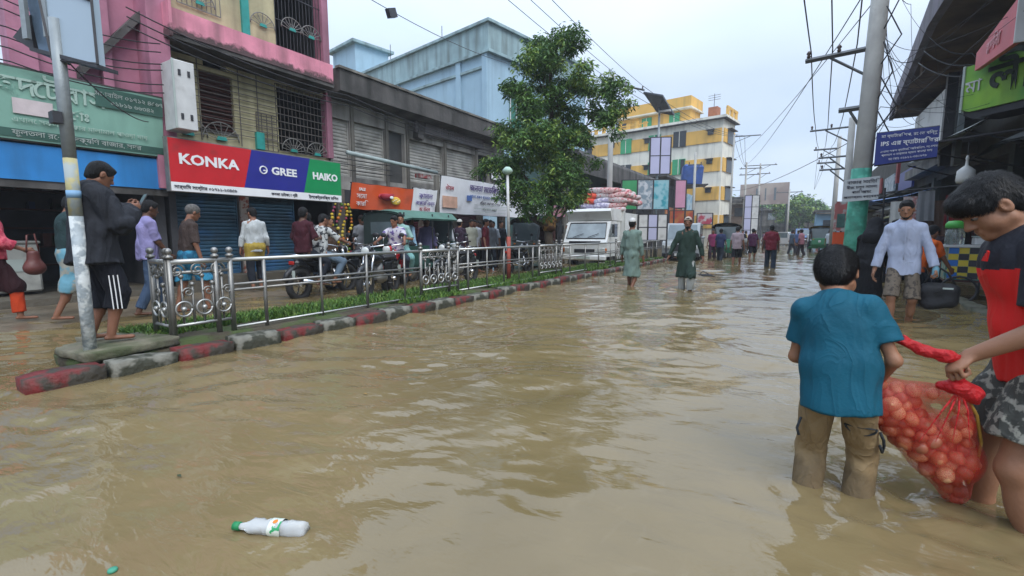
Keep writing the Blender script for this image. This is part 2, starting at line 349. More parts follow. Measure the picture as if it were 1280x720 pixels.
def person(label, loc, face, H=1.68, pose={}, wear=(), sk='brown', h=.012, group=None, fat=1., child=0, facey=True, hairy=True, hair_long=0, beard=None, cap=None, name='person', cat='person', scarf=None, hairfn=None, keep=None):
    """one figure: body is one skinless surface, garments and hair are its children. local -y is forward, +x its left"""
    rz = math.atan2(face[1], face[0]) + PI / 2
    root = thing(name, label, cat, loc, rz, group); S = H / 1.75; P = pose.get; hs = (H / 1.75) ** .35 * (1.03 if child else .96)   # heads shrink less than bodies
    fw = fat
    pel = V(*P('pel', (0, 0, .96 * S))); lean = rotm((1, 0, 0), R(P('lean', 0))); lean = rotm((0, 1, 0), R(P('side', 0))) @ lean
    tw = rotm((0, 0, 1), R(P('twist', 0)))
    ptw = rotm((0, 0, 1), R(P('ptwist', 0)))
    T = lean @ tw; X, Y, Z = T[:, 0], T[:, 1], T[:, 2]; up0 = nrm(Z * .6 + V(0, 0, .4))
    waist = pel + up0 * .14 * S; chest = waist + Z * .22 * S; neck = chest + Z * .165 * S
    sh = P('shrug', -.012)
    shl = chest + Z * (.098 + sh) * S; sw = .160 * S * (1 + (fw - 1) * .5)
    SL, SR = shl + X * sw, shl - X * sw
    hp = ptw @ V(.083 * S, 0, 0); HL, HR = pel + hp - V(0, 0, .03 * S), pel - hp - V(0, 0, .03 * S)
    tl, cl, ua, fa = .44 * S, .42 * S, .285 * S, .25 * S
    FL = V(*P('LF', (.10 * S, 0, .07))); FR = V(*P('RF', (-.10 * S, 0, .07)))
    KL, FL = ik(HL, FL, tl, cl, P('LK', (.15, -1, 0))); KR, FR = ik(HR, FR, tl, cl, P('RK', (-.15, -1, 0)))
    LH = V(*P('LH', SL + V(.10 * S, -.05 * S, -.52 * S))); RH = V(*P('RH', SR + V(-.10 * S, -.05 * S, -.52 * S)))
    EL, LH = ik(SL, LH, ua, fa, P('LE', (.5, 1, -.2))); ER, RH = ik(SR, RH, ua, fa, P('RE', (-.5, 1, -.2)))
    # head frame
    hy = P('head', (0, 0, 0)); Hm = lean @ rotm((0, 0, 1), R(hy[1])) @ rotm((1, 0, 0), R(hy[0])) @ rotm((0, 1, 0), R(hy[2]))
    hb = neck + Z * .035 * S; HC = hb + Hm[:, 2] * .115 * hs - Hm[:, 1] * .018 * hs + Z * .0
    def hp_(x, y, z): return HC + Hm @ (V(x, -y, z) * hs)      # y forward
    hr = lambda *a: V(*a) * hs
    # ---- body
    b = SDF(); k = .045 * S
    bl = .092 * S * fw
    b.cone(HL - V(0, 0, .0), HR, bl, bl, k, flat=(Y, .88)); b.cone(pel, waist, .115 * S * fw, .108 * S * fw, k, flat=(Y, .80))
    b.ell(chest + Z * .02 * S, V(.152, .108, .17) * S * V(fw, fw, 1), T, k); b.cone(SL - X * .05 * S, SR + X * .05 * S, .054 * S, .054 * S, k * .8)
    if fw > 1.12: b.ell(waist - Y * .015 * S, V(.12, .10, .12) * S * fw, T, k)
    for q_ in (SL, SR): b.cone(neck - Z * .035 * S, q_, .050 * S, .040 * S, .03)
    b.cone(neck - Z * .03 * S, hb + Hm[:, 2] * .03 * hs, .062 * S * fw ** .5, .053 * S * fw ** .5, .04 * S)
    def leg(h_, k_, f_, off=0, t1=1., k=.03):
        b.cone(h_, k_, .085 * S * fw, .055 * S * fw, k); b.cone(k_, f_, .053 * S * fw, .036 * S, k)
        cd = k_ + (f_ - k_) * .3; b.ell(cd + V(0, .006 * S, 0), V(.048 * S * fw,) * 2 + (.1 * S,) if False else (.048 * S * fw, .05 * S * fw, .11 * S), None, k)
    leg(HL, KL, FL); leg(HR, KR, FR)
    for A, s_, t in ((FL, 1, P('LT', 8)), (FR, -1, P('RT', 8))):
        fm = rotm((0, 0, 1), R(s_ * t)); toe = A + fm @ V(0, -.15 * S, -.045); b.cone(A + fm @ V(0, .03 * S, -.035), toe, .03 * S, .03 * S, .02, flat=((0, 0, 1), .7))
        if h < .008:
            for q in range(5): b.cone(toe + fm @ V((q - 2) * .014 * S * -s_, 0, -.006), toe + fm @ V((q - 2) * .016 * S * -s_, -.035 * S + .007 * q * S, -.012), .010, .009 - .001 * q, .006)
    b.ell(SL, V(.046, .052, .055) * S * fw ** .5, None, .03 * S); b.ell(SR, V(.046, .052, .055) * S * fw ** .5, None, .03 * S)
    for s0, e0, w0 in ((SL, EL, LH), (SR, ER, RH)):
        b.cone(s0, e0, .046 * S * fw, .037 * S * fw, .02); b.cone(e0, w0, .038 * S * fw, .026 * S * fw ** .5, .02)
    # hands
    fr = max(.0085 * S, h * .72)
    for w0, e0, s_, q in ((LH, EL, 1, 'L'), (RH, ER, -1, 'R')):
        d = nrm(V(*P(q + 'd', w0 - e0))); nn = P(q + 'n', None)
        nn = V(*nn) if nn is not None else (V(-s_, 0, 0) if abs(d[0]) < .7 else V(0, 0, -1)); nn = nrm(nn - d * (nn @ d)); sd_ = np.cross(d, nn) ; sd_ = sd_ * (1 if P(q + 'flip', 0) == 0 else -1)
        # sd_ points to the thumb side
        ts = 1 if q == 'R' else -1
        sd_ = nrm(np.cross(nn, d)) * (-ts if P(q + 'flip', 0) == 0 else ts)
        hS = S ** .7; pc = w0 + d * .05 * hS
        fr3 = np.stack([sd_, nn, d], 1); b.ell(pc, V(.040, .018, .056) * hS, fr3, .018); cu = R(P(q + 'c', 25))
        for i in range(4):
            o = (1.5 - i); base = w0 + d * (.088 - .006 * abs(i - 1)) * hS + sd_ * o * .0195 * hS; ln = (.040, .045, .042, .033)[i] * hS; a = cu * (1 + .08 * i); p0 = base; ang = 0
            for j, fct in enumerate((1., .68, .55)):
                ang += a * (.75, 1.05, .7)[j]; p1 = p0 + (d * math.cos(ang) + nn * math.sin(ang)) * ln * fct + sd_ * o * .0015; b.cone(p0, p1, fr * (1 - .06 * j), fr * (.94 - .06 * j), fr * .5); p0 = p1
        p0 = w0 + d * .03 * hS + sd_ * .030 * hS; c2 = cu * .55
        p1 = p0 + nrm(d * .75 + sd_ * .6 + nn * .35 * (cu > .6)) * .040 * hS; p2 = p1 + nrm(d * .8 + sd_ * (.3 - c2 * .7) + nn * (.2 + c2)) * .034 * hS
        b.cone(w0 + d * .02 * hS, p0, .018 * hS, .014 * hS, .012); b.cone(p0, p1, fr * 1.25, fr * 1.1, .008); b.cone(p1, p2, fr * 1.1, fr * .95, .006)
    # head
    b.ell(hp_(0, -.012, .03), hr(.074, .095, .088), Hm, .03); b.ell(hp_(0, .028, -.03), hr(.057, .062, .085), Hm, .03)
    b.cone(hp_(.046, .0, -.06), hp_(.012, .070, -.088), .024 * hs, .022 * hs, .02); b.cone(hp_(-.046, .0, -.06), hp_(-.012, .070, -.088), .024 * hs, .022 * hs, .02)
    if child: b.ell(hp_(.042, .045, -.04), hr(.030, .034, .034), Hm, .02); b.ell(hp_(-.042, .045, -.04), hr(.030, .034, .034), Hm, .02)
    b.cone(hp_(.03, .074, .026), hp_(-.03, .074, .026), .013 * hs, .013 * hs, .015)
    b.cone(hp_(0, .086, .014), hp_(0, .108, -.026), .0075 * hs, .0125 * hs, .012); b.ell(hp_(.013, .095, -.030), hr(.010, .012, .009), Hm, .008); b.ell(hp_(-.013, .095, -.030), hr(.010, .012, .009), Hm, .008)
    for s_ in (1, -1):
        b.ell(hp_(s_ * .033, .098, .004), hr(.016, .014, .0075), Hm, .01, 's'); b.ell(hp_(s_ * .079, -.004, -.006), hr(.011, .020, .033), Hm, .012)
        if h < .009: b.ell(hp_(s_ * .090, .003, -.002), hr(.008, .011, .020), Hm, .01, 's')
    b.cone(hp_(.016, .089, -.055), hp_(-.016, .089, -.055), .0075 * hs, .0075 * hs, .01); b.cone(hp_(.013, .087, -.066), hp_(-.013, .087, -.066), .008 * hs, .008 * hs, .01)
    sm = skin(sk); body = sdf_obj(b, 'body', sm, root, h)
    dt = keep or root
    if facey:
        W_ = flat('eye_white', '6e6660', .5); Bk = flat('eye_dark', (.01, .008, .006), .15)
        for s_ in (1, -1):
            e = MB().smooth(); c = hp_(s_ * .033, .0775, .004); e.ball((0, 0, 0), (.0115 * hs,) * 3, 14, 10)
            e.mat(1).ball(tuple(Hm @ V(0, -.0075, -.0005) * hs), (.0065 * hs,) * 3, 12, 8); e.build('eye', [W_, Bk], root, c)
            bm_ = MB().smooth(); bm_.tube([hp_(s_ * (.016 + .011 * i), .0865 - .003 * i * i * .9, (.020, .0245, .0245, .019)[i]) for i in range(4)], [.0028 * hs, .0042 * hs, .0036 * hs, .0015 * hs], 6); bm_.build('eyebrow', HAIR(), root)
            bm_ = MB().smooth(); bm_.tube([hp_(s_ * (.019 + .0095 * i), .088 - .0035 * i * i * .5, (.0075, .0115, .0115, .005)[i]) for i in range(4)], [.003 * hs, .0050 * hs, .0050 * hs, .003 * hs], 6); bm_.build('eyelid', sm, root)
        lp = MB().smooth(); lp.tube([hp_(x, .0945 - 22 * x * x * .9, -.0555 - 3 * x * x) for x in (-.022, -.012, 0, .012, .022)], [.0012 * hs, .0042 * hs, .005 * hs, .0042 * hs, .0012 * hs], 6)
        lp.tube([hp_(x, .093 - 22 * x * x * .9, -.065 + 5 * x * x) for x in (-.020, -.010, 0, .010, .020)], [.0012 * hs, .005 * hs, .0062 * hs, .005 * hs, .0012 * hs], 6); lp.build('lips', M('lips', '7d4a3c', .45, .05, bump=0), root)
    # hair
    if hairfn: hairfn(root, hp_, hr, Hm, hs, h)
    elif hairy:
        q = SDF(); t = .007 + .004 * hair_long; q.ell(hp_(0, -.014, .036), hr(.074 + t, .096 + t, .088 + t), Hm, .02); q.ell(hp_(0, -.055, -.02), hr(.062 + t, .05 + t, .07 + t * 2), Hm, .03)
        q.ell(hp_(0, .055, .082), hr(.05, .036, .024), Hm, .02)
        q.ell(hp_(0, .10, -.045), hr(.082, .082, .10), Hm, .01, 's'); q.ell(hp_(.085, .02, -.03), hr(.03, .034, .05), Hm, .01, 's'); q.ell(hp_(-.085, .02, -.03), hr(.03, .034, .05), Hm, .01, 's')
        q.cut(hp_(0, -.02, -.075 - .03 * hair_long), -Hm[:, 2] * 1.0 - (-Hm[:, 1]) * -.0)
        sdf_obj(q, 'hair', HAIR(), root, min(h, .010), (lambda G: .002 * vnoise(G * 90, 3)) if h < .011 else None)
    if beard:
        q = SDF(); q.cone(hp_(.056, .008, -.055), hp_(.012, .070, -.102), .019 * hs, .024 * hs, .015); q.cone(hp_(-.056, .008, -.055), hp_(-.012, .070, -.102), .019 * hs, .024 * hs, .015)
        if beard > 1: q.cone(hp_(0, .08, -.10), hp_(0, .078, -.16), .032 * hs, .012 * hs, .02)
        q.ell(hp_(0, .10, -.058), hr(.028, .03, .018), Hm, .01, 's'); sdf_obj(q, 'beard', HAIR(), root, min(h, .01), (lambda G: .002 * vnoise(G * 110, 5)))
    if cap is not None:
        q = SDF(); q.ell(hp_(0, -.010, .045), hr(.086, .108, .095), Hm, .01); q.cut(hp_(0, 0, .048), -Hm[:, 2] + (-Hm[:, 1]) * .10); sdf_obj(q, 'prayer_cap', cap, root, min(h, .01))
    # ---- garments
    def sleeves(q, off, fr_, wide=0, k=.02):
        for s0, e0, w0 in ((SL, EL, LH), (SR, ER, RH)):
            if fr_ <= 0: continue
            if fr_ <= 1:
                end = s0 + (e0 - s0) * fr_; q.cone(s0, end + (e0 - s0) * .1, .047 * S * fw + off, .046 * S * fw + off + wide, k, cuts=[(end, e0 - s0)])
            else:
                end = e0 + (w0 - e0) * (fr_ - 1); q.cone(s0, e0, .048 * S * fw + off, .041 * S * fw + off + wide * .5, k); q.cone(e0, end, .041 * S * fw + off + wide * .5, .030 * S + off + wide, k, cuts=[(end, w0 - e0)])
            q.ell(s0, V(.046, .048, .050) * S * fw ** .5 + off, None, .03 * S)
    fold = lambda amp, f=(26, 26, 9), sd=1: (lambda G: amp * (1 - 1.6 * np.abs(vnoise(G * V(*f), sd))) + amp * .45 * vnoise(G * V(*f) * 2.3, sd + 9))
    for w in wear:
        kind, mt = w[0], w[1]; o = dict(w[2]) if len(w) > 2 else {}; off = o.get('off', .016 if kind in ('shirt', 'robe') else .009); q = SDF(); kk = .04 * S; g = o.get('folds', .007 if h < .02 else 0)
        nm = o.get('name', {'shirt': 'shirt', 'robe': 'robe', 'trousers': 'trousers', 'wrap': 'lungi'}[kind]); reg = o.get('region')
        if reg is not None: 
            rg = reg; reg = lambda c: rg((c - chest) @ T)
        if kind in ('shirt', 'robe'):
            hem = o.get('hem', -.10) * S; sl = o.get('sleeve', .55)
            if kind == 'shirt':
                q.cone(pel + up0 * (hem - .06 * S), waist, .124 * S * fw + off + o.get('flare', 0), .126 * S * fw + off, kk, flat=(Y, .82), cuts=[(pel + up0 * hem, -up0)])
                for sx_ in (-1, 1): q.cone(pel + X * sx_ * .060 * S + up0 * (hem - .06 * S), waist + X * sx_ * .058 * S, .117 * S * fw + off + o.get('flare', 0), .100 * S * fw + off, .03, flat=(Y, .95), cuts=[(pel + up0 * hem, -up0)])
            else:
                foot = V((FL[0] + FR[0]) * .5, (FL[1] + FR[1]) * .5, 0); mid = V(pel[0] * .5 + foot[0] * .5, pel[1] * .5 + foot[1] * .5, o['hemz'])
                q.cone(HL, HR, bl + off + .006, bl + off + .006, kk, flat=(Y, .88), cuts=[(mid, (0, 0, -1))]); q.cone(pel, mid - V(0, 0, .06), .128 * S * fw + off, .17 * S + o.get('flare', .02), kk, flat=(Y, .78), cuts=[(mid, (0, 0, -1))]); q.cone(pel, waist, .125 * S * fw + off, .118 * S * fw + off, kk, flat=(Y, .82))
                if o.get('legs', 1):
                    for h_, k_, f_ in ((HL, KL, FL), (HR, KR, FR)): q.cone(h_, k_, .078 * S + off, .075 * S + off, .04, cuts=[(mid, (0, 0, -1))]); q.cone(k_, f_, .085 * S, .08 * S, .08, cuts=[(mid, (0, 0, -1))])
            q.ell(chest + Z * .02 * S, V(.152, .108, .17) * S * V(fw, fw, 1) + off, T, kk); q.cone(waist, chest, .124 * S * fw + off, .128 * S * fw + off, kk, flat=(Y, .78))
            q.cone(SL - X * .05 * S, SR + X * .05 * S, .054 * S + off * .8, .054 * S + off * .8, kk * .6)
            if fw > 1.12: q.ell(waist - Y * .03 * S, V(.12, .10, .12) * S * fw + off * .6, T, kk)
            q.cone(waist - X * .062 * S, waist + X * .062 * S, .104 * S * fw + off, .104 * S * fw + off, .03, flat=(Y, .85)); q.cone(waist + X * .06 * S, chest + X * .06 * S, .10 * S * fw + off, .10 * S * fw + off, .03, flat=(Y, .85)); q.cone(waist - X * .06 * S, chest - X * .06 * S, .10 * S * fw + off, .10 * S * fw + off, .03, flat=(Y, .85))
            for q_ in (SL, SR): q.cone(neck - Z * .045 * S, q_, .048 * S + off * .8, .042 * S + off * .8, .03)
            sleeves(q, off, sl, o.get('wide', .006))
            if o.get('collar'): q.cone(neck - Z * .03 * S, neck + Z * .035 * S, .067 * S, .066 * S, .02, cuts=[(neck + Z * (.02) * S - Y * .0, Z + Y * -.35)])
            if o.get('hood'): q.cone(neck + Y * .06 * S + X * .07 * S, neck + Y * .06 * S - X * .07 * S, .05, .05, .03); q.cone(neck - Z * .03 * S, neck + Z * .05 * S, .08 * S, .078 * S, .03, cuts=[(neck + Z * .045 * S, Z)])
            if o.get('tail'): q.ell(pel + Y * .1, V(.12, .08, .1), None, .05)
        elif kind == 'trousers':
            ln = o.get('len', 1.9); q.cone(HL, HR, bl + off, bl + off, kk, flat=(Y, .9)); q.cone(pel, pel + up0 * .09 * S, .118 * S * fw + off, .112 * S * fw + off, kk, flat=(Y, .82), cuts=[(pel + up0 * .09 * S, up0)])
            fl = o.get('flare', .015)
            for h_, k_, f_ in ((HL, KL, FL), (HR, KR, FR)):
                if ln <= 1: e = h_ + (k_ - h_) * ln; q.cone(h_, e + (k_ - h_) * .08, .082 * S * fw + off, .064 * S * fw + off + fl, .03, cuts=[(e, k_ - h_)])
                else:
                    e = k_ + (f_ - k_) * (ln - 1); q.cone(h_, k_, .082 * S * fw + off, .060 * S * fw + off + fl * .6, .012); q.cone(k_, e + (f_ - k_) * .05, .058 * S * fw + off + fl * .6, .046 * S * fw + off + fl, .012, cuts=[(e, f_ - k_)])
        elif kind == 'wrap':
            hz = o['hemz']; c = (KL + KR) / 2; cz = V(c[0], c[1], hz); q.cone(HL, HR, bl + off, bl + off, kk, flat=(Y, .88)); q.cone(pel + up0 * .09 * S, pel, .12 * S * fw + off, .125 * S * fw + off, kk, flat=(Y, .85), cuts=[(pel + up0 * .09 * S, up0)])
            for h_, k_, f_ in ((HL, KL, FL), (HR, KR, FR)): q.cone(h_, k_, .11 * S, .10 * S, .09, cuts=[(cz, (0, 0, -1))]); q.cone(k_, f_, .10 * S, .09 * S, .09, cuts=[(cz, (0, 0, -1))])
        sdf_obj(q, nm, mt, root, o.get('h', h), fold(g, sd=len(label) % 17) if g else None, reg)
    root['_'] = 0; del root['_']
    return root, dict(SL=SL, SR=SR, EL=EL, ER=ER, LH=LH, RH=RH, HL=HL, HR=HR, KL=KL, KR=KR, FL=FL, FR=FR, neck=neck, chest=chest, pel=pel, HC=HC, T=T, Hm=Hm, hp=hp_, S=S)
# ------------------------------------------------------------------ water, ground
def sm(a, b, x): t = np.clip((x - a) / (b - a), 0, 1); return t * t * (3 - 2 * t)
def road_water():
    m = bpy.data.materials.new('muddy_water'); m.use_nodes = True; t = m.node_tree; n = t.nodes; l = t.links; b = n["Principled BSDF"]
    tc = n.new("ShaderNodeTexCoord")
    def noise(s, d=3, vec=None, dist=0):
        q = n.new("ShaderNodeTexNoise"); q.inputs['Scale'].default_value = s; q.inputs['Detail'].default_value = d; q.inputs['Distortion'].default_value = dist
        l.new(vec or tc.outputs['Object'], q.inputs['Vector']); return q.outputs[0]
    c = n.new("ShaderNodeValToRGB"); l.new(noise(.55, 5, None, .6), c.inputs[0]); e = c.color_ramp.elements
    e[0].position = .3; e[0].color = (.136, .100, .045, 1); e[1].position = .72; e[1].color = (.198, .149, .074, 1)
    # thin scum and suspended silt near the surface, drifting in streaks
    mp = n.new("ShaderNodeMapping"); mp.inputs['Scale'].default_value = (1, .35, 1); mp.inputs['Rotation'].default_value = (0, 0, .5); l.new(tc.outputs['Object'], mp.inputs[0])
    q = n.new("ShaderNodeMapRange"); q.inputs[1].default_value = .62; q.inputs[2].default_value = .74; l.new(noise(5, 8, mp.outputs[0], 1.2), q.inputs[0])
    q2 = n.new("ShaderNodeMath"); q2.operation = 'MULTIPLY'; q2.inputs[1].default_value = .09; l.new(q.outputs[0], q2.inputs[0])
    mx = n.new("ShaderNodeMix"); mx.data_type = 'RGBA'; l.new(q2.outputs[0], mx.inputs[0]); l.new(c.outputs[0], mx.inputs[6]); mx.inputs[7].default_value = (.40, .35, .26, 1)
    l.new(mx.outputs[2], b.inputs['Base Color']); b.inputs['Roughness'].default_value = .025; b.inputs['IOR'].default_value = 1.43; b.inputs['Specular IOR Level'].default_value = .62
    mp2 = n.new("ShaderNodeMapping"); mp2.inputs['Rotation'].default_value = (0, 0, R(-28)); mp2.inputs['Scale'].default_value = (.62, 1.5, 1); l.new(tc.outputs['Object'], mp2.inputs[0])
    h1 = noise(5.5, 3, mp2.outputs[0], .7); h2 = noise(19, 3, mp2.outputs[0], .6)
    a = n.new("ShaderNodeMath"); a.operation = 'MULTIPLY_ADD'; l.new(h2, a.inputs[0]); a.inputs[1].default_value = .16; l.new(h1, a.inputs[2])
    bp = n.new("ShaderNodeBump"); bp.inputs['Distance'].default_value = .011; qs = n.new('ShaderNodeMapRange'); qs.inputs[1].default_value = .38; qs.inputs[2].default_value = .62; qs.inputs[3].default_value = .22; qs.inputs[4].default_value = 1.0; l.new(noise(.45, 2, None, .5), qs.inputs[0]); l.new(qs.outputs[0], bp.inputs['Strength']); l.new(a.outputs[0], bp.inputs['Height']); l.new(bp.outputs[0], b.inputs['Normal'])
    nr, na = 900, 540
    rr = np.concatenate([.45 * (60 / .45) ** (np.arange(nr - 40) / (nr - 41)), 60 * (400 / 60) ** (np.arange(1, 41) / 40)]); aa = np.radians(np.linspace(-88, 62, na))   # angle from +Y towards +X
    Rr, Aa = np.meshgrid(rr, aa, indexing='ij'); X = Rr * np.sin(Aa); Y = Rr * np.cos(Aa)
    rs = np.random.RandomState(11); Z = np.zeros_like(X); cell = Rr * .0062
    wx = X + .25 * np.sin(Y * 1.1 + .6) + .12 * np.sin(X * 2.3 + Y * 1.7); wy = Y + .22 * np.sin(X * 1.3) + .1 * np.sin(Y * 2.9 - X)
    for i in range(54):
        lam = .16 * (1.7 / .16) ** rs.rand(); th = rs.normal(2.05, .62); k = 2 * PI / lam
        amp = .0036 * lam ** .78; amp = amp * np.clip(lam / (cell * 3) - .6, 0, 1) * (.55 + .75 * sm(2, 7, Rr))
        Z += amp * np.sin(k * (wx * math.cos(th) + wy * math.sin(th)) + rs.rand() * 6.28) * (.6 + .4 * np.sin(X * .7 + i) * np.cos(Y * .5 + i * 2))
    # ripples spreading from the wading legs
    for (px, py, a0) in ((.12, 2.44, .004), (.32, 2.44, .004), (.87, 2.75, .004), (.9, 2.45, .005), (.64, 2.62, .006), (1.15, 8, .006), (1.3, 8, .006), (-3.2, 10.3, .005), (-2.0, 10.1, .006), (-1.67, .95, .0012)):
        d = np.hypot(X - px, Y - py); Z += a0 * np.exp(-d * 1.5) * np.sin(d * 27 + 2.2 * vnoise(np.stack([X * 5, Y * 5, X * 0], -1), 13) + 1.5 * np.sin(3 * np.arctan2(Y - py, X - px) + px * 9)) * np.clip(d * 8, 0, 1) * (cell < .08)
    # water churned up between the boys' legs and the sack
    G_ = np.stack([X, Y, X * 0], -1); ch = np.exp(-(((X - .55) / .40) ** 2 + ((Y - 2.45) / .42) ** 2)); Z += ch * (.0075 * vnoise(G_ * 17, 21) + .0035 * vnoise(G_ * 38, 22))
    for px, py in ((1.2, 8), (-1.98, 10.1), (-3.2, 10.3), (-.84, 18.7), (-2.06, 20)): ch = np.exp(-(((X - px) / .5) ** 2 + ((Y - py) / .6) ** 2)); Z += ch * .010 * vnoise(G_ * 9, 23) * (cell < .1)
    v = np.stack([X, Y, Z], -1).reshape(-1, 3); i = np.arange(nr * na).reshape(nr, na)
    f = np.stack([i[:-1, :-1], i[:-1, 1:], i[1:, 1:], i[1:, :-1]], -1).reshape(-1, 4)
    o = raw('flood_water', v, f, m); tag(o, kind='structure')
road_water()
asph = M('wet_asphalt', (.05, .048, .044), .5)
g = MB(); g.b2(-400, 400, -60, 900, -.6, -.22); tag(g.build('ground', asph), kind='structure')
mud = M('wet_mud', (.16, .125, .085), .32, .35, 2.5, dirt=.5, dirtcol=(.06, .05, .035), bump=.8, bscale=14, spec=.6)
def heightfield(name, x0, x1, y0, y1, n, m, fn, mat, base=-.22):
    xs = np.linspace(x0, x1, n); ys = np.linspace(y0, y1, m); X, Y = np.meshgrid(xs, ys, indexing='ij'); Z = fn(X, Y)
    v = np.stack([X, Y, Z], -1).reshape(-1, 3); i = np.arange(n * m).reshape(n, m); f = np.stack([i[:-1, :-1], i[1:, :-1], i[1:, 1:], i[:-1, 1:]], -1).reshape(-1, 4)
    return tag(raw(name, v, f, mat), kind='structure')
def sm(a, b, x): t = np.clip((x - a) / (b - a), 0, 1); return t * t * (3 - 2 * t)
heightfield('side_path', -10.45, -6.2, -4, 14, 150, 420, lambda X, Y: -.05 + .075 * sm(-6.6, -8.6, X) * (.55 + .45 * sm(7, 3, Y)) + .014 * vnoise(np.stack([X * 3, Y * 2.2, X * 0], -1), 2) + .006 * vnoise(np.stack([X * 11, Y * 9, X * 0], -1), 4) - .03 * sm(3.5, 8, Y), mud)
# ------------------------------------------------------------------ median: kerb blocks, soil, grass
kw = M('kerb_white_paint', '76746a', .75, .25, 9, dirt=.9, dirtcol=(.045, .045, .030), bump=.9, bscale=22, two=(.03, .032, .02), twoscale=7, edge=(.44, .52), streak=False)
kr = M('kerb_red_paint', '6a201f', .65, .25, 9, dirt=.8, dirtcol=(.05, .042, .030), bump=.9, bscale=22, two=(.035, .03, .022), twoscale=6, edge=(.46, .53))
kp = M('kerb_bare_concrete', '6d6a5c', .8, .25, 6, dirt=.9, dirtcol=(.035, .045, .018), bump=.9, bscale=18)
def rough_block(L_, W_, H_, seed, n=(8, 4, 4)):
    bm = bmesh.new(); bmesh.ops.create_cube(bm, size=1); bmesh.ops.subdivide_edges(bm, edges=bm.edges[:], cuts=3, use_grid_fill=True)
    rs = np.random.RandomState(seed); co = np.array([v.co[:] for v in bm.verts])
    s = np.sign(co) * np.minimum(np.abs(co), .5); d = vnoise(co * 5, seed)[:, None]; ed = (np.abs(co) > .45).sum(1) >= 2
    co = co * V(L_, W_, H_); co -= nrm(1) * 0
    co = co - np.sign(co) * (ed[:, None] * np.clip(.012 + .012 * d, 0, .03)) + .004 * vnoise(co * 40, seed + 3)[:, None] * np.sign(co)
    for v, c in zip(bm.verts, co): v.co = c
    me = bpy.data.meshes.new('kerb_block'); bm.to_mesh(me); bm.free(); me.polygons.foreach_set('use_smooth', [True] * len(me.polygons)); return me
median = thing('median_kerb', 'long low road divider edged with chipped red and white painted kerb blocks', 'kerb', (-4.9, .95, 0))
kms = [rough_block(.46, .24, .30, i) for i in range(5)]
def kerb_run(p0, p1, start, pitch=.50, maxn=80):
    p0, p1 = V(*p0), V(*p1); d = nrm(p1 - p0); n = int(np.linalg.norm(p1 - p0) / pitch); a = math.atan2(d[1], d[0])
    for i in range(min(n, maxn)):
        me = kms[(i * 7 + start) % 5]; me2 = me.copy(); me2.materials.append(kr if (i // 1 + start) % 2 == 0 else kw) ; o = bpy.data.objects.new('kerb_block', me2); link(o, median)
        p = p0 + d * (i + .5) * pitch; o.location = (p[0] + 4.9 + random.uniform(-.012, .012), p[1] - .95, .005 - .03 + random.uniform(-.016, .016)); o.rotation_euler = (random.uniform(-.02, .02), random.uniform(-.03, .03), a + random.uniform(-.02, .02) + PI * (i % 2))
        o.scale = (1.06, 1, 1)
kerb_run((-4.78, .90), (-4.95, 21.0), 0, .50)
kerb_run((-6.02, 2.1), (-6.15, 21.0), 1, .50)
soil = M('median_soil', (.055, .045, .028), .9, .3, 5, bump=1.0, bscale=20, two=(.05, .07, .02), twoscale=3)
heightfield('median_soil', -6.05, -4.95, 1.75, 21.0, 24, 300, lambda X, Y: .125 + .02 * vnoise(np.stack([X * 6, Y * 5, X * 0], -1), 8) - .1 * sm(.45, .56, np.abs(X + 5.5)), soil)
slabm = M('mossy_slab', '6f6a5a', .85, .25, 5, dirt=.8, dirtcol=(.045, .06, .022), bump=1., bscale=14)
sb = rough_block(.62, .72, .10, 21); sb.materials.append(slabm); o = bpy.data.objects.new('concrete_slab', sb); link(o, median); o.location = (-5.27 + 4.9, 1.66 - .95, .135); o.rotation_euler = (.02, .015, .12)
sb = rough_block(.70, .30, .2, 24); sb.materials.append(slabm); o = bpy.data.objects.new('rubble_fill', sb); link(o, median); o.location = (-5.6 + 4.9, 1.75 - .95, .07); o.rotation_euler = (0, .03, .3)
sb = rough_block(.62, .62, .2, 29); sb.materials.append(soil); o = bpy.data.objects.new('rubble_fill', sb); link(o, median); o.location = (-5.35 + 4.9, 1.62 - .95, 0); o.rotation_euler = (0, .0, .1)
def blades(name, n, box, hgt, cols, z, wide=.008, seed=1, patch=True):
    rs = np.random.RandomState(seed); x = rs.uniform(box[0], box[1], n * 2); y = box[2] + (box[3] - box[2]) * rs.rand(n * 2) ** 1.35
    if patch: k = vnoise(np.stack([x * 4, y * 1.6, x * 0], -1), 6) > -.25; x, y = x[k][:n], y[k][:n]
    n = len(x); a = rs.uniform(0, 6.28, n); hh = hgt * rs.uniform(.4, 1.2, n); ln = rs.uniform(.2, .9, n) * hh; la = rs.uniform(0, 6.28, n)
    w = wide * rs.uniform(.6, 1.3, n) * (1 + y * .05); c = np.stack([x, y, np.full(n, z)], -1); s = np.stack([np.cos(a), np.sin(a), a * 0], -1) * w[:, None]
    lv = np.stack([np.cos(la), np.sin(la), la * 0], -1) * ln[:, None]; up = V(0, 0, 1) * hh[:, None]
    v = np.stack([c - s, c + s, c + up * .6 + lv * .35 + s * .7, c + up * .6 + lv * .35 - s * .7, c + up + lv], 1).reshape(-1, 3); i = np.arange(n)[:, None] * 5
    f = np.concatenate([i + V(0, 1, 2).astype(int), i + V(0, 2, 3).astype(int), i + V(3, 2, 4).astype(int)]); mi = np.tile(rs.randint(0, len(cols), n), 3)
    return raw(name, v, f, cols, None, False, mi)
gc = [M('grass_%d' % i, c, .6, .3, 12, bump=0, spec=.25) for i, c in enumerate(((.09, .18, .028), (.065, .14, .025), (.13, .20, .04), (.04, .09, .022)))]
tag(blades('grass', 26000, (-6.0, -4.93, 1.9, 20.5), .085, gc, .12), 'short green grass and weeds growing along the road divider', 'grass', kind='stuff')
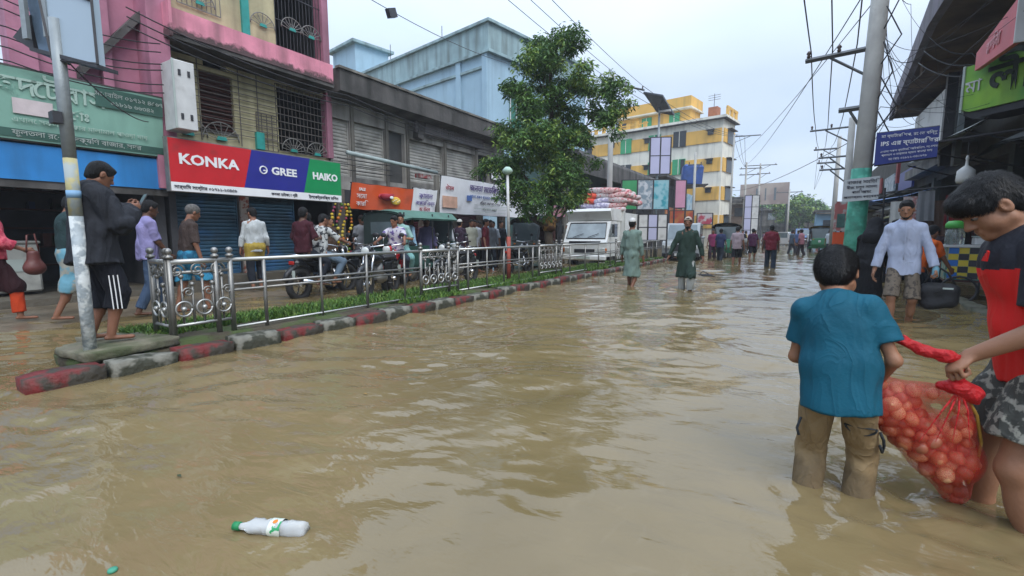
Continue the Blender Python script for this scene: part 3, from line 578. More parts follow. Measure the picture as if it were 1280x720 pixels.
# broken bits, scum and leaves lying at the end of the median and on the muddy side path
# ------------------------------------------------------------------ stainless railing
st = M('stainless_steel', (.27, .265, .25), .5, .12, 8, bump=.05, metal=.9, dirt=.35, dirtcol=(.18, .15, .11))
stw = M('bright_steel', (.42, .42, .40), .45, .08, 8, bump=0, metal=.85)
XR = -5.12
def ball_post(mb, x, y, z0, z1, r=.026, ball=.034):
    mb.smooth(); mb.cyl((x, y, z0), (x, y, z1), r, n=10); mb.lathe([(r * 1.5, 0), (r * 1.5, .02), (r * .8, .03), (r * .8, .04)], (x, y, z1), 10); mb.ball((x, y, z1 + .04 + ball * .8), ball, 12, 8)
def scroll(mb, cx, cz, r, turns=1.0, a0=0, y=0, w=.011, sgn=1, axis='x'):
    pts = []
    for i in range(22):
        t = i / 21; rr = r * (1 - .78 * t * (turns > 1)); a = a0 + sgn * t * turns * 2 * PI; p = (cx + rr * math.cos(a), y, cz + rr * math.sin(a)); pts.append(p if axis == 'x' else (y, p[0], p[2]))
    mb.smooth(); mb.tube(pts, w, 6)
def ornate_panel(loc, rz, W_, label, full=True):
    r = thing('railing_panel', label, 'railing panel', loc, rz, 'ornate steel railing panels')
    for x in ([0, W_ * .74, W_] if full else [0, W_]):
        mb = MB(); ball_post(mb, x, 0, -.02, .80); mb.build('post', st, r)
    mb = MB().smooth(); mb.cyl((0, 0, .765), (W_, 0, .765), .026, n=12); mb.build('top_rail', stw, r)
    for z in (.14, .66): mb = MB().smooth(); mb.cyl((0, 0, z), (W_, 0, z), .016, n=8); mb.build('cross_rail', stw if z < .3 else st, r)
    nb = max(3, round(W_ / .10))
    for i in range(1, nb):
        x = W_ * i / nb; mb = MB().smooth(); mb.cyl((x, 0, .14), (x, 0, .60 if i % 2 else .52), .011, n=6); mb.ball((x, 0, (.62 if i % 2 else .54)), .024, 10, 6); mb.build('bar', st, r)
    k = max(1, round(W_ / .20))
    for i in range(k):
        c = W_ * (i + .5) / k
        mb = MB(); scroll(mb, c, .30, .072, 1.0, 0, -.015, .011); mb.build('ring', stw, r)
        mb = MB().smooth(); mb.ball((c, -.015, .30), .026, 10, 6); mb.build('boss', stw, r)
        mb = MB(); scroll(mb, c - .04, .68, .075, 1.6, PI * .0, -.01, .009); mb.build('scroll', st, r); mb = MB(); scroll(mb, c + .05, .46, .05, 1.4, PI, -.01, .008, -1); mb.build('scroll', st, r)
    return r
ornate_panel((XR, 2.05, .12), PI / 2, .56, 'ornate steel panel with rings and ball finials at the near end of the railing')
ornate_panel((XR - .36, 2.04, .12), 0, .34, 'narrow ornate steel return panel behind the man looking at his phone', False)
def plain_run(y0, y1, label, npost):
    r = thing('steel_railing', label, 'railing', (XR, y0, .12), PI / 2, 'plain steel railing runs'); W_ = y1 - y0
    mb = MB().smooth(); mb.cyl((0, 0, .765), (W_, 0, .765), .021, n=12); mb.build('top_rail', stw, r)
    for z in (.44, .50, .04): mb = MB().smooth(); mb.cyl((0, 0, z), (W_, 0, z), .014, n=8); mb.build('rail', stw if z < .3 else st, r)
    for i in range(npost):
        x = W_ * (i + .5) / npost; mb = MB().smooth(); mb.cyl((x, 0, -.05), (x, 0, .765), .020 if i % 2 == 0 else .016, n=8); mb.build('post', st, r)
plain_run(2.61, 5.53, 'plain tubular railing run between the first and second ornate panels', 4)
ornate_panel((XR, 5.53, .12), PI / 2, .94, 'ornate steel railing panel in front of the green roofed rickshaw')
plain_run(6.47, 9.5, 'plain tubular railing run beside the red and white lamp post', 5)
ornate_panel((XR, 9.5, .12), PI / 2, 1.2, 'ornate steel railing panel beside the tree trunk and truck front')
plain_run(10.7, 14.8, 'plain tubular railing run in front of the white truck', 4)
ornate_panel((XR, 14.8, .12), PI / 2, 1.6, 'far ornate railing panel behind the man in the pale green robe')
plain_run(16.4, 20.6, 'farthest plain railing run at the end of the divider', 3)
# ------------------------------------------------------------------ buildings on the left
XF = -10.5
def wall_holes(mb, x0, x1, z0, z1, y, th, holes):
    xs = sorted({x0, x1, *[min(max(h[i], x0), x1) for h in holes for i in (0, 1)]}); zs = sorted({z0, z1, *[min(max(h[i], z0), z1) for h in holes for i in (2, 3)]})
    for a, b in zip(xs, xs[1:]):
        run = None
        for c, d in zip(zs, zs[1:]):
            m = ((a + b) / 2, (c + d) / 2); inh = any(h[0] < m[0] < h[1] and h[2] < m[1] < h[3] for h in holes)
            if inh:
                if run: mb.b2(a, b, y, y + th, run[0], run[1]); run = None
            else: run = (run[0], d) if run else (c, d)
        if run: mb.b2(a, b, y, y + th, run[0], run[1])
    return mb
def shutter(name, x0, x1, z0, z1, y, mat, parent, pitch=.075):
    n = int((z1 - z0) / pitch); vs = []; fs = []
    for i in range(n + 1):
        z = z0 + (z1 - z0) * i / n
        for dz, dy in ((0, 0), (.3, -.018), (.7, -.018)):
            if i == n and dz: continue
            vs += [(x0, y + dy, z + dz * (z1 - z0) / n), (x1, y + dy, z + dz * (z1 - z0) / n)]
    k = len(vs) // 2; fs = [(2 * i, 2 * i + 1, 2 * i + 3, 2 * i + 2) for i in range(k - 1)]
    mb = MB(); mb.add(vs, fs); mb.b2(x0, x1, y - .03, y + .01, z0 - .02, z0 + .06); mb.b2(x0 - .03, x0, y - .04, y + .03, z0, z1); mb.b2(x1, x1 + .03, y - .04, y + .03, z0, z1)
    return mb.build(name, mat, parent)
pink = M('pink_render', 'ae7488', .75, .14, 3, dirt=.45, dirtcol=(.10, .06, .07), bump=.25, bscale=18, streak=True)
pinkl = M('pink_ledge_paint', 'd98a9c', .7, .15, 3, dirt=.5, dirtcol=(.07, .055, .05), bump=.3, streak=True)
cream = M('cream_render', 'b3ab88', .8, .16, 2.5, dirt=.55, dirtcol=(.10, .09, .06), bump=.3, bscale=14, streak=True)
zstain(pinkl, 4.84, 4.92, .30, (.035, .033, .028), .9, 9)
mold = M('mouldy_concrete', '575452', .85, .3, 2.2, dirt=.75, dirtcol=(.022, .022, .020), bump=.6, bscale=10, streak=True)
moldl = M('weathered_concrete', '77736c', .85, .25, 2.2, dirt=.7, dirtcol=(.045, .042, .036), bump=.6, bscale=10, streak=True)
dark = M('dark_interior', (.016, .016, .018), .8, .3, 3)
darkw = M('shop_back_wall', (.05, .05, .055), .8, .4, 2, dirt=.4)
plinth = M('shop_step', '5b554a', .7, .25, 3, dirt=.6, bump=.6)
slate = M('blue_green_shutter', '35566a', .5, .3, 3, dirt=.45, dirtcol=(.04, .05, .05), bump=.1, metal=.2, two=(.035, .12, .25), twoscale=1.1, edge=(.50, .62))
steelsh = M('grey_shutter', 'aeaca6', .55, .2, 3, dirt=.5, dirtcol=(.09, .085, .075), bump=.1, metal=.25)
iron = M('dark_iron', (.035, .035, .04), .5, .2, 8, bump=.1)
ironl = M('painted_iron_grey', '74736f', .5, .25, 6, dirt=.4)
maroon = M('maroon_wood', '4a2a26', .55, .25, 6, dirt=.3)
tealp = M('teal_paint', '2c8f86', .5, .15, 5, dirt=.3)
white = M('white_paint', 'c4c4c2', .55, .1, 4, dirt=.35, dirtcol=(.25, .24, .22), bump=.1)
red = M('signal_red', 'c0272d', .4, .06, 4, dirt=.15, bump=0); blue = M('sign_navy', '2b2f86', .4, .06, 4, dirt=.15, bump=0); green = M('sign_green', '1c8a52', .4, .06, 4, dirt=.15, bump=0)
wl = flat('white_lettering', 'e4e4e4'); bl_ = flat('dark_lettering', (.03, .03, .05)); gl = flat('grey_lettering', 'a9b3ad')
def lbld(name, label, y0, cat='building'): return thing(name, label, cat, (XF, y0, 0), PI / 2)
# --- pink building with the green sign
b = lbld('pink_building', 'pink painted building over an open dark shop at the left edge', -4)
o_ = lambda y: y + 4
mb = MB(); wall_holes(mb, 0, o_(4.22), .18, 3.75, 0, .25, [(o_(-3.5), o_(-.6), 0, 2.3), (o_(.6), o_(4.05), 0, 2.3)]); mb.build('wall', darkw, b)
mb = MB(); wall_holes(mb, o_(2.55), o_(4.2), 3.75, 8.4, .02, .25, []); mb.build('wall', pink, b)
mb = MB(); mb.b2(o_(2.3), o_(2.62), -.10, .25, 3.7, 8.4); mb.build('pilaster', pink, b)
mb = MB(); mb.b2(o_(3.42), o_(3.56), -.14, .02, 3.7, 8.4); mb.build('pilaster', pink, b)
mb = MB(); mb.b2(o_(4.0), o_(4.34), -.45, .1, 2.0, 8.4); mb.build('pilaster', pink, b)
mb = MB(); mb.prism([(o_(3.1), 3.75), (o_(4.0), 4.95), (o_(4.0), 5.12), (o_(3.1), 3.92)], -.22, .0); mb.build('sloping_ledge', mold, b)
for z in (4.5, 4.9, 5.4, 5.9): MB().b2(o_(2.7), o_(3.35), -.02, .02, z, z + .05).build('window_bar', ironl, b)
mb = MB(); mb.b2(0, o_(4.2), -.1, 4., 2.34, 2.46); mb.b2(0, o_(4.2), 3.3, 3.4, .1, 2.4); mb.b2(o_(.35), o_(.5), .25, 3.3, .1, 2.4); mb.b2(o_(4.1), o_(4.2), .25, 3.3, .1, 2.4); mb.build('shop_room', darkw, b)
mb = MB(); mb.b2(0, o_(4.2), -.35, 4, -.2, .14); mb.build('step', plinth, b)
for i in range(5): MB().b2(o_(.7), o_(3.9), 2.9, 3.25, .5 + i * .38, .53 + i * .38).build('shelf', maroon, b)
for i in range(34):
    x = random.uniform(.8, 3.8); z = .53 + random.randint(0, 4) * .38; mb = MB(); hh = random.uniform(.1, .28); mb.box((o_(x), 3.0, z + hh / 2), (random.uniform(.08, .22), .2, hh)); mb.build('goods', M('goods_%d' % (i % 6), [(.12, .03, .02), (.03, .05, .12), (.10, .09, .03), (.05, .05, .05), (.02, .07, .04), (.18, .17, .16)][i % 6], .5), b)
mb = MB(); mb.b2(0, o_(4.15), -.38, -.30, 1.98, 2.55); mb.b2(0, o_(4.15), -.38, 0, 2.52, 2.60); mb.build('fascia', M('blue_fascia', '2f7fc0', .45, .12, 2, dirt=.4, dirtcol=(.02, .08, .16), bump=.1, streak=True), b)
MB().b2(0, o_(4.15), -.36, -.24, 1.86, 1.98).build('lintel', mold, b)
s = thing('shop_sign', 'long faded green shop sign with pale Bengali letters above blue fascia', 'sign', (XF + .42, -1.2, 0), PI / 2)
gs = M('faded_green_board', '7fa898', .6, .12, 1.2, dirt=.45, dirtcol=(.12, .22, .18), bump=.1, streak=True)
mb = MB(); mb.box((2.65, -.02, 3.08), (5.3, .10, 1.02), rx=.10); mb.build('board', gs, s)
mb = MB(); mb.box((2.65, -.08, 3.60), (5.34, .04, .04), rx=.1); mb.build('frame', mold, s); MB().box((2.65, .03, 2.57), (5.34, .05, .05)).build('frame', mold, s)
MB().box((4.82, -.127, 3.40), (.95, .01, .30), rx=.10, ry=0).build('address_panel', M('dull_green', '3d5f55', .6), s)
MB().box((4.15, -.035, 2.66), (2.3, .01, .12), rx=.10).build('address_panel', MATS['dull_green'], s)
MB().box((3.6, -.085, 3.05), (.44, .01, .22), rx=.1).build('paper_patch', M('pink_paper', 'c9bcbc', .7), s)
gt = flat('pale_green_letter', 'a8c0b4')
for t_, x, z, sz in (("হদ", 3.45, 3.33, .36), ("েট্র", 3.88, 3.33, .36), ("াস", 4.33, 3.33, .34), ("প্রোঃ", 4.02, 3.03, .18)): text(t_, sz, gt, s, (x, -.075 - (z - 3.08) * .1 - .012, z), rot=(PI / 2 + .1, 0, 0), bold=.004)
text("মোবাইল ০১৭১২ ৪৫৬৭", .10, gl, s, (4.82, -.14, 3.45), rot=(PI / 2 + .1, 0, 0)); text("০১৮১৯ ৬৬৩৪২", .10, gl, s, (4.85, -.127, 3.33), rot=(PI / 2 + .1, 0, 0))
text("ফুলতলা রোড, দক্ষিণ বাজার, সদর", .11, gl, s, (4.15, -.045, 2.665), rot=(PI / 2 + .1, 0, 0)); text("এখানে সকল প্রকার মালামাল পাওয়া যায়", .10, gt, s, (4.2, -.075, 2.85), rot=(PI / 2 + .1, 0, 0))
c = thing('counter', 'low white freezer counter inside the dark shop behind the handbag', 'counter', (-11.25, 2.1, .14), PI / 2)
mb = MB(); mb.box((0, 0, .45), (.82, .6, .8), bev=.03); mb.build('cabinet', M('freezer_white', 'a5a59e', .5, .08, 4, dirt=.4), c); MB().box((0, 0, .88), (.86, .64, .05), bev=.02).build('lid', MATS['freezer_white'], c)
MB().box((0, -.31, .5), (.4, .01, .2)).build('label_plate', gl, c)
# --- cream building with KONKA sign
b = lbld('cream_building', 'cream and pink upper storeys with barred balconies above the red blue green sign', 4.3)
o_ = lambda y: y - 4.3
hol = [(o_(5.0), o_(5.66), 3.3, 4.45), (o_(5.1), o_(5.55), 4.55, 4.82), (o_(6.65), o_(8.0), 3.1, 4.6), (o_(6.72), o_(8.0), 5.45, 8.0), (o_(4.6), o_(5.4), 6.1, 7.3)]
mb = MB(); wall_holes(mb, 0, o_(8.0), 3.0, 8.6, 0, .22, hol + [(o_(5.0), o_(5.66), 4.44, 4.46)]); mb.build('wall', cream, b)
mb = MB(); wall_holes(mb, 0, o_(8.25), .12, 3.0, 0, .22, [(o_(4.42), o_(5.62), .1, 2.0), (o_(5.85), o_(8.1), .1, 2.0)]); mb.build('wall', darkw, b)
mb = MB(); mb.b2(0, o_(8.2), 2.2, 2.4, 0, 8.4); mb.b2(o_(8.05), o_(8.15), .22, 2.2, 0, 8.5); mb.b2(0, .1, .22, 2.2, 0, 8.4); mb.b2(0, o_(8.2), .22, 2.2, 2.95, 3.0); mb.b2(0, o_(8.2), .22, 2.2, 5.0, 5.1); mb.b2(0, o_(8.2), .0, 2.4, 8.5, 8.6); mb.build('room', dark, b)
mb = MB(); mb.prism([(.0, 4.80), (0, 5.36), (-.1, 5.40), (-.62, 5.22), (-.62, 4.78)], 0.02, o_(7.75), 'x'); mb.build('ledge', pinkl, b)
mb = MB(); mb.prism([(.0, 4.66), (0, 4.80), (-.60, 4.78), (-.60, 4.70)], 0.0, o_(7.78), 'x'); mb.build('ledge_soffit', mold, b)
MB().b2(-.05, .0, -.7, 0, 4.7, 5.3).build('ledge_end', pinkl, b)
shutter('ground_shutter', o_(4.45), o_(5.6), .32, 2.0, .1, slate, b); shutter('ground_shutter', o_(5.9), o_(6.95), .32, 2.0, .1, slate, b)
MB().b2(o_(5.64), o_(5.82), -.06, .05, .1, 2.0).build('pillar', M('rusty_white_pillar', '9a8f86', .7, .2, 5, two=(.22, .05, .03), twoscale=7, edge=(.52, .58)), b)
MB().b2(0, o_(8.3), -.5, .3, -.2, .3).build('step', plinth, b)
# window with maroon louvres
MB().b2(o_(5.0), o_(5.66), .10, .14, 3.3, 4.45).build('window_frame', maroon, b)
for i in range(14): MB().box((o_(5.33), .06, 3.36 + i * .078), (.64, .05, .018), rx=.6).build('louvre', maroon, b)
MB().b2(o_(4.95), o_(5.71), -.03, .02, 3.24, 3.30).build('window_sill', moldl, b)
def fan(x, z, r, n=9, mat=ironl, parent=None, y=-.04, col=tealp):
    f = MB().smooth(); f.tube([(x + r * math.cos(PI * i / 14), y, z + r * math.sin(PI * i / 14)) for i in range(15)], .011, 5)
    o = f.build('grille_fan', mat, parent)
    for i in range(n):
        a = PI * (i + .5) / n; MB().cyl((x, y, z), (x + r * math.cos(a), y, z + r * math.sin(a)), .008, n=5).build('spoke', mat, o)
    MB().prism([(x - r * .3, z - .01), (x + r * .3, z - .01), (x + r * .22, z + r * .18), (x - r * .22, z + r * .18)], y - .02, y + .01).build('hub', col, o)
def grille(x0, x1, z0, z1, parent, dx=.11, dz=.16, y=-.03, mat=iron, fans=()):
    n = int((x1 - x0) / dx)
    for i in range(n + 1): MB().cyl((x0 + (x1 - x0) * i / n, y, z0), (x0 + (x1 - x0) * i / n, y, z1), .008, n=5).build('bar', mat, parent)
    n = int((z1 - z0) / dz)
    for i in range(n + 1): MB().b2(x0, x1, y - .014, y - .002, z0 + (z1 - z0) * i / n - .01, z0 + (z1 - z0) * i / n + .01).build('cross_bar', mat, parent)
    for fx, fz, fr in fans: fan(fx, fz, fr, parent=parent, y=y - .03)
ironr = M('weathered_bars', '55504c', .5, .3, 8)
grille(o_(6.6), o_(7.9), 3.1, 4.6, b, .10, .15, mat=ironr, fans=[(o_(6.98), 3.12, .3), (o_(7.62), 3.12, .3)])
grille(o_(6.12), o_(6.6), 3.05, 3.85, b, .10, .13, mat=ironr)
for k in range(11): MB().b2(o_(4.62), o_(6.6), -.05, -.04, 3.28 + k * .125, 3.295 + k * .125).build('balcony_bar', ironr, b)
for x in (4.95, 5.75, 6.15): MB().b2(o_(x), o_(x) + .015, -.056, -.045, 3.05, 4.66).build('balcony_bar', ironr, b)
for a in (4.72, 5.35): fan(o_(a), 3.12, .36, 7, parent=b)
MB().b2(o_(6.08), o_(6.26), -.08, -.0, 3.05, 3.42).build('green_block', tealp, b)
grille(o_(6.7), o_(7.95), 5.42, 7.9, b, .085, .5, mat=iron, fans=[(o_(7.1), 5.9, .28), (o_(7.6), 5.9, .28)])
grille(o_(4.7), o_(5.5), 5.6, 6.2, b, .085, .5, mat=ironl, fans=[(o_(5.1), 5.7, .28)]); fan(o_(6.4), 5.75, .28, 7, parent=b)
MB().b2(o_(5.93), o_(6.09), -.06, 0.0, 5.4, 8.4).build('post', tealp, b)
MB().b2(o_(7.88), o_(8.06), -.12, .2, 5.2, 8.6).build('column', pink, b); MB().b2(o_(7.9), o_(8.06), -.12, .1, 3.1, 4.7).build('column', pink, b)
MB().b2(o_(7.85), o_(8.2), -.12, .22, 4.7, 5.2).build('column_head', moldl, b)
s = thing('lightbox', 'tall white box sign standing beside the pink column', 'sign', (XF + .75, 4.10, 0), PI / 2)
MB().box((.20, 0, 3.62), (.34, .46, 1.18), ry=-.0, bev=.01).build('case', white, s)
for x in (.12, .27):
    for z in (3.2, 3.95): MB().b2(x - .02, x + .02, -.245, -.23, z, z + .10).build('fixing_slot', iron, s)
MB().b2(.0, .03, -.25, -.231, 3.03, 4.21).build('edge_strip', gl, s)
s = thing('appliance_sign', 'wide red blue and green sign reading KONKA, GREE and HAIKO', 'sign', (XF + .75, 4.02, 0), PI / 2)
LX = 3.72; z0, z1 = 1.93, 2.90
yb = -.0
MB().b2(0, LX, -.02, .12, z0, z1).build('backing', ironl, s)
def pan(name, pts, mat, y=-.026, t=.006): MB().prism(pts, y, y + t).build(name, mat, s)
zb = z0 + .17
pan('red_panel', [(.02, zb), (1.33, zb), (1.52, z1 - .02), (.02, z1 - .02)], red); pan('blue_panel', [(1.33, zb), (2.68, zb), (2.87, z1 - .02), (1.52, z1 - .02)], blue); pan('green_panel', [(2.68, zb), (LX - .02, zb), (LX - .02, z1 - .02), (2.87, z1 - .02)], green)
pan('white_strip', [(.02, z0 + .01), (LX - .02, z0 + .01), (LX - .02, zb), (.02, zb)], wl)
text("KONKA", .26, wl, s, (.70, -.032, 2.52), sx=1.15, bold=.008); text("GREE", .22, wl, s, (2.22, -.032, 2.50), sx=1.15, bold=.007); text("HAIKO", .22, wl, s, (3.26, -.032, 2.50), sx=1.0, bold=.008)
mb = MB(); mb.tube([(1.75 + .075 * math.cos(t / 16 * 2 * PI), -.032, 2.50 + .075 * math.sin(t / 16 * 2 * PI)) for t in range(16)], .014, 5, True); mb.b2(1.745, 1.80, -.036, -.03, 2.48, 2.505); mb.build('emblem', wl, s)
text("সার্ভিস সেন্টার ০১৭১১-২৩৪৫৬", .085, bl_, s, (.62, -.032, z0 + .085)); text("কনকা হাইকো গ্রী", .08, bl_, s, (2.2, -.032, z0 + .085)); text("ইলেকট্রনিক্স ভিশন", .095, bl_, s, (3.2, -.032, z0 + .085))
# --- grey two-storey row of rolled shutters
b = lbld('grey_row_building', 'grey mouldy two storey building with rolled shutters upstairs and black parapet', 8.05)
o_ = lambda y: y - 8.05; E_ = 16.4
hol = [(o_(8.12), o_(8.7), 2.7, 4.18), (o_(8.82), o_(9.95), 2.7, 4.2), (o_(10.05), o_(10.75), 2.7, 4.2), (o_(10.95), o_(12.58), 2.8, 4.1), (o_(12.7), o_(14.4), 2.8, 4.1), (o_(14.55), o_(15.3), 2.8, 4.15)]
mb = MB(); wall_holes(mb, 0, o_(E_), 2.35, 5.3, 0, .25, hol); mb.build('wall', M('grey_render', 'a09c96', .8, .2, 2.2, dirt=.65, dirtcol=(.06, .057, .05), bump=.4, streak=True), b)
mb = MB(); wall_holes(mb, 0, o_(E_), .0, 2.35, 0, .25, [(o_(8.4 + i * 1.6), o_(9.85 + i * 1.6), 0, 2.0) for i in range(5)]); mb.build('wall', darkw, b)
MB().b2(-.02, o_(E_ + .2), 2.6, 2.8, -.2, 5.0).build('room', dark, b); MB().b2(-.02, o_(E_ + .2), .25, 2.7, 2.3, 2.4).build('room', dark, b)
mb = MB(); mb.prism([(-.62, 4.70), (0, 4.62), (0.3, 4.62), (.3, 5.25), (-.55, 5.25), (-.62, 5.22)], -.1, o_(E_), 'x'); mb.build('parapet', mold, b)
MB().b2(-.14, o_(E_ + .02), -.66, -.50, 5.22, 5.28).build('coping', moldl, b)
for i, h in enumerate(hol):
    if i in (0, 1, 3, 4): shutter('shutter', h[0] + .03, h[1] - .03, h[2], h[3], .12, steelsh, b, .09)
    else: MB().b2(h[0], h[1], .14, .18, h[2], h[3]).build('dark_doorway', dark if i == 5 else M('dark_grey_door', '4a4a4a', .6), b)
for x in (8.76, 10.0, 10.85, 12.64, 14.47): MB().b2(o_(x) - .05, o_(x) + .05, -.05, .0, 2.4, 4.6).build('mullion', moldl, b)
mb = MB(); mb.box((o_(12.9), -.12, 4.50), (3.6, .14, .36), bev=.02); mb.build('shop_board', M('faded_board', '736e70', .7, .15, 2, dirt=.4), b)
text("বিসমিল্লাহ", .28, M('faded_letter', '8d8687', .7), b, (o_(12.9), -.2, 4.5), sx=1.3)
MB().box((o_(11.3), -.10, 4.42), (.28, .25, .6), ry=.2).build('bracket', mold, b)
mb = MB().smooth(); mb.cyl((o_(8.2), -.45, 3.25), (o_(11.7), -.45, 3.12), .055, n=10); mb.build('awning_rail', M('pale_rail', '9aa7a6', .5), b)
for x in (9.0, 10.2, 11.4): MB().cyl((o_(x), -.45, 3.2), (o_(x), 0, 3.3), .02, n=6).build('bracket', iron, b)
for k in range(3):
    f = MB().smooth(); f.tube([(o_(8.1), -.2, 2.85 + .14 * k), (o_(9), -.22, 2.84 + .14 * k), (o_(10), -.2, 2.86 + .14 * k)], .012, 5); f.build('rail', iron, b)
MB().b2(o_(10.95), o_(11.5), -.4, -.2, 2.9, 3.02).build('red_tray', M('faded_red_tray', '9c4a4a', .6, two=(.4, .35, .33)), b)
for i in range(4): shutter('ground_shutter', o_(8.45 + (i + 1) * 1.6), o_(9.8 + (i + 1) * 1.6), .2, 2.0, .1, M('dark_teal_shutter', '24424a', .5, .25, 4, dirt=.4) if i % 2 else M('wine_shutter', '4a2430', .5, .25, 4, dirt=.4), b) if i not in (1, 3) else None
for i in range(6): MB().b2(o_(8.15 + i * 1.6), o_(8.38 + i * 1.6), -.08, .1, 0, 2.35).build('pillar', M('stained_pillar', '6f665d', .8, .25, 4, dirt=.6, streak=True), b)
MB().b2(0, o_(E_), -.5, 2.7, -.2, .06).build('step', plinth, b)
# tilted cloth banners over the shops
def banner(label, x0, x1, zt, zb, y, mat, parts, lean=.12, frame=True, name='banner', wav=.012):
    s = thing(name, label, 'banner', (y, x0, zb), PI / 2); W_ = x1 - x0; H_ = zt - zb; n = 24; vs = []; fs = []
    for j in range(7):
        for i in range(n + 1): u = i / n; w = j / 6; vs.append((u * W_, -lean * w + wav * math.sin(u * 14 + w * 3) + wav * .6 * math.sin(u * 37 + w * 9), w * H_ + .008 * math.sin(u * 20)))
    for j in range(6):
        for i in range(n): a = j * (n + 1) + i; fs.append((a, a + 1, a + n + 2, a + n + 1))
    m2 = MB().smooth(); m2.add(vs, fs); m2.add([(v[0], v[1] + .012, v[2]) for v in vs], [f[::-1] for f in fs]); m2.build('sheet', mat, s)
    if frame:
        for z, yy in ((0, .03), (H_, .03 - lean)): MB().b2(-.02, W_ + .02, yy, yy + .03, z - .015, z + .015).build('frame', iron, s)
        for x in (0, W_): MB().cyl((x, .04, 0), (x, .04 - lean, H_), .015, n=5).build('frame', iron, s)
    for nm, kind, a in parts:
        if kind == 'box': MB().prism(a[0], -lean * .5 - .03 - a[2] if len(a) > 2 else -lean * .5 - .035, -lean * .5 - .02).build(nm, a[1], s)
        else:
            t_, sz, mt, px, pz = a[:5]; text(t_, sz, mt, s, (px, -lean * pz / H_ - wav * 1.6 - .015, pz), rot=(PI / 2 + math.atan(lean / H_), 0, 0), bold=a[5] if len(a) > 5 else 0)
    return s
org = M('orange_vinyl', 'dc5a2c', .45, .1, 2, dirt=.15, bump=.05, two=(.72, .12, .05), twoscale=1.5); wv = M('white_vinyl', 'f0f1f5', .5, .07, 2, dirt=.25, dirtcol=(.35, .34, .36), bump=.05); pur = flat('purple_print', '6a5a9a'); redp = flat('red_print', 'a83040'); yel = flat('yellow_print', 'e0b84a')
s = banner('orange food banner with snack picture next to the white purple lettered sheet', 8.02, 10.2, 2.45, 1.80, XF + .72, org, [
    ('lettering', 't', ("SALE", .10, wl, .30, .50, .003)), ('lettering', 't', ("সেমা", .17, wl, .30, .33)), ('lettering', 't', ("কারি", .16, wl, .30, .14))])
mb = MB().smooth(); mb.lathe([(.02, 0), (.17, .05), (.21, .17), (.19, .18)], (1.15, -.10, .26), 16); mb.tube([(.93, -.1, .42), (.87, -.1, .36), (.93, -.1, .30)], .02, 6); mb.build('printed_pot', redp, s)
mb = MB().smooth(); mb.ball((1.5, -.085, .28), (.19, .02, .11), 14, 8); mb.build('printed_snack', yel, s)
for k in range(5): mb = MB().smooth(); mb.ball((1.38 + k * .06, -.105, .25 + .03 * (k % 3)), (.035, .012, .02), 8, 6); mb.build('printed_snack', flat('cream_print', 'e8d8b0'), s)
MB().smooth().ball((1.15, -.295, .34), (.07, .008, .04), 10, 6).build('printed_patch', wl, s)
s = banner('white cloth banner with purple Bengali lettering right of the orange food banner', 10.22, 11.25, 2.5, 1.78, XF + .72, wv, [('lettering', 't', ("কামাল", .22, pur, .52, .50)), ('lettering', 't', ("বেকারি এন্ড", .16, pur, .52, .30)), ('lettering', 't', ("হোটেল", .15, redp, .52, .12))])
s = banner('large white shop banner with printed notice block left of the tree', 11.6, 17.0, 3.0, 1.84, XF + .6, wv, [('lettering', 't', ("জনতা মেডিকেল হল", .30, M('violet_print', '5a4a80', .6), 2.7, .90, .004)),
    ('lettering', 't', ("এখানে সকল প্রকার ঔষধ খুচরা ও পাইকারি", .15, flat('blue_print', '4a6aa8'), 2.8, .62)), ('lettering', 't', ("বিক্রয় করা হয় ০১৭১৮", .14, bl_, 2.8, .42)), ('lettering', 't', ("সদর রোড, বাজার", .12, gl, 2.8, .22)), ('lettering', 't', ("ঔষধ", .2, redp, .4, .8))], lean=.14)
MB().b2(.1, .85, -.075, -.065, .18, .55).build('printed_block', M('pale_orange_print', 'c9a08a', .6), s); MB().b2(1.35, 1.62, -.115, -.10, .46, .64).build('printed_block', flat('blue_print', '4a6aa8'), s)
for k in range(3): MB().b2(1.8, 3.9, -.06 - k * .02, -.05 - k * .02, .10 + .12 * k, .112 + .12 * k).build('printed_rule', gl, s)
MB().b2(-.18, -.03, -.05, .05, -.02, 1.16).build('side_box', moldl, s)
for lab, y0, y1, m_, t_ in (('second faded white banner with thin blue lettering behind the tree', 17.2, 19.3, wv, "মা জুয়েলার্স"), ('pink and white paper poster hanging above the far shops by the tree', 19.4, 21.0, M('pink_vinyl', 'c08a98', .5, .1), "অফার")):
    banner(lab, y0, y1, 2.9, 2.0, XF + .6, m_, [('lettering', 't', (t_, .35, flat('blue_print', '4a6aa8'), (y1 - y0) / 2, .5))], lean=.2)
banner('small torn poster of red print under the eave near the crown', 15.35, 16.0, 4.0, 3.3, XF + .1, wv, [('lettering', 't', ("ভর্তি", .2, redp, .32, .35))], lean=.02)
# --- light blue building behind
lb = M('pale_blue_render', '97b3c3', .75, .06, 1.2, dirt=.3, dirtcol=(.16, .22, .26), bump=.12, streak=True); lbt = M('pale_blue_parapet', '8ea6aa', .8, .15, 1.5, dirt=.6, dirtcol=(.10, .12, .11), bump=.3, streak=True)
CB = V(-14, 20.4); db = R(10)
b = thing('pale_blue_building', 'pale blue rendered building with stair tower rising behind the grey shutter row', 'building', (CB[0], CB[1], 0), PI / 2 - db)
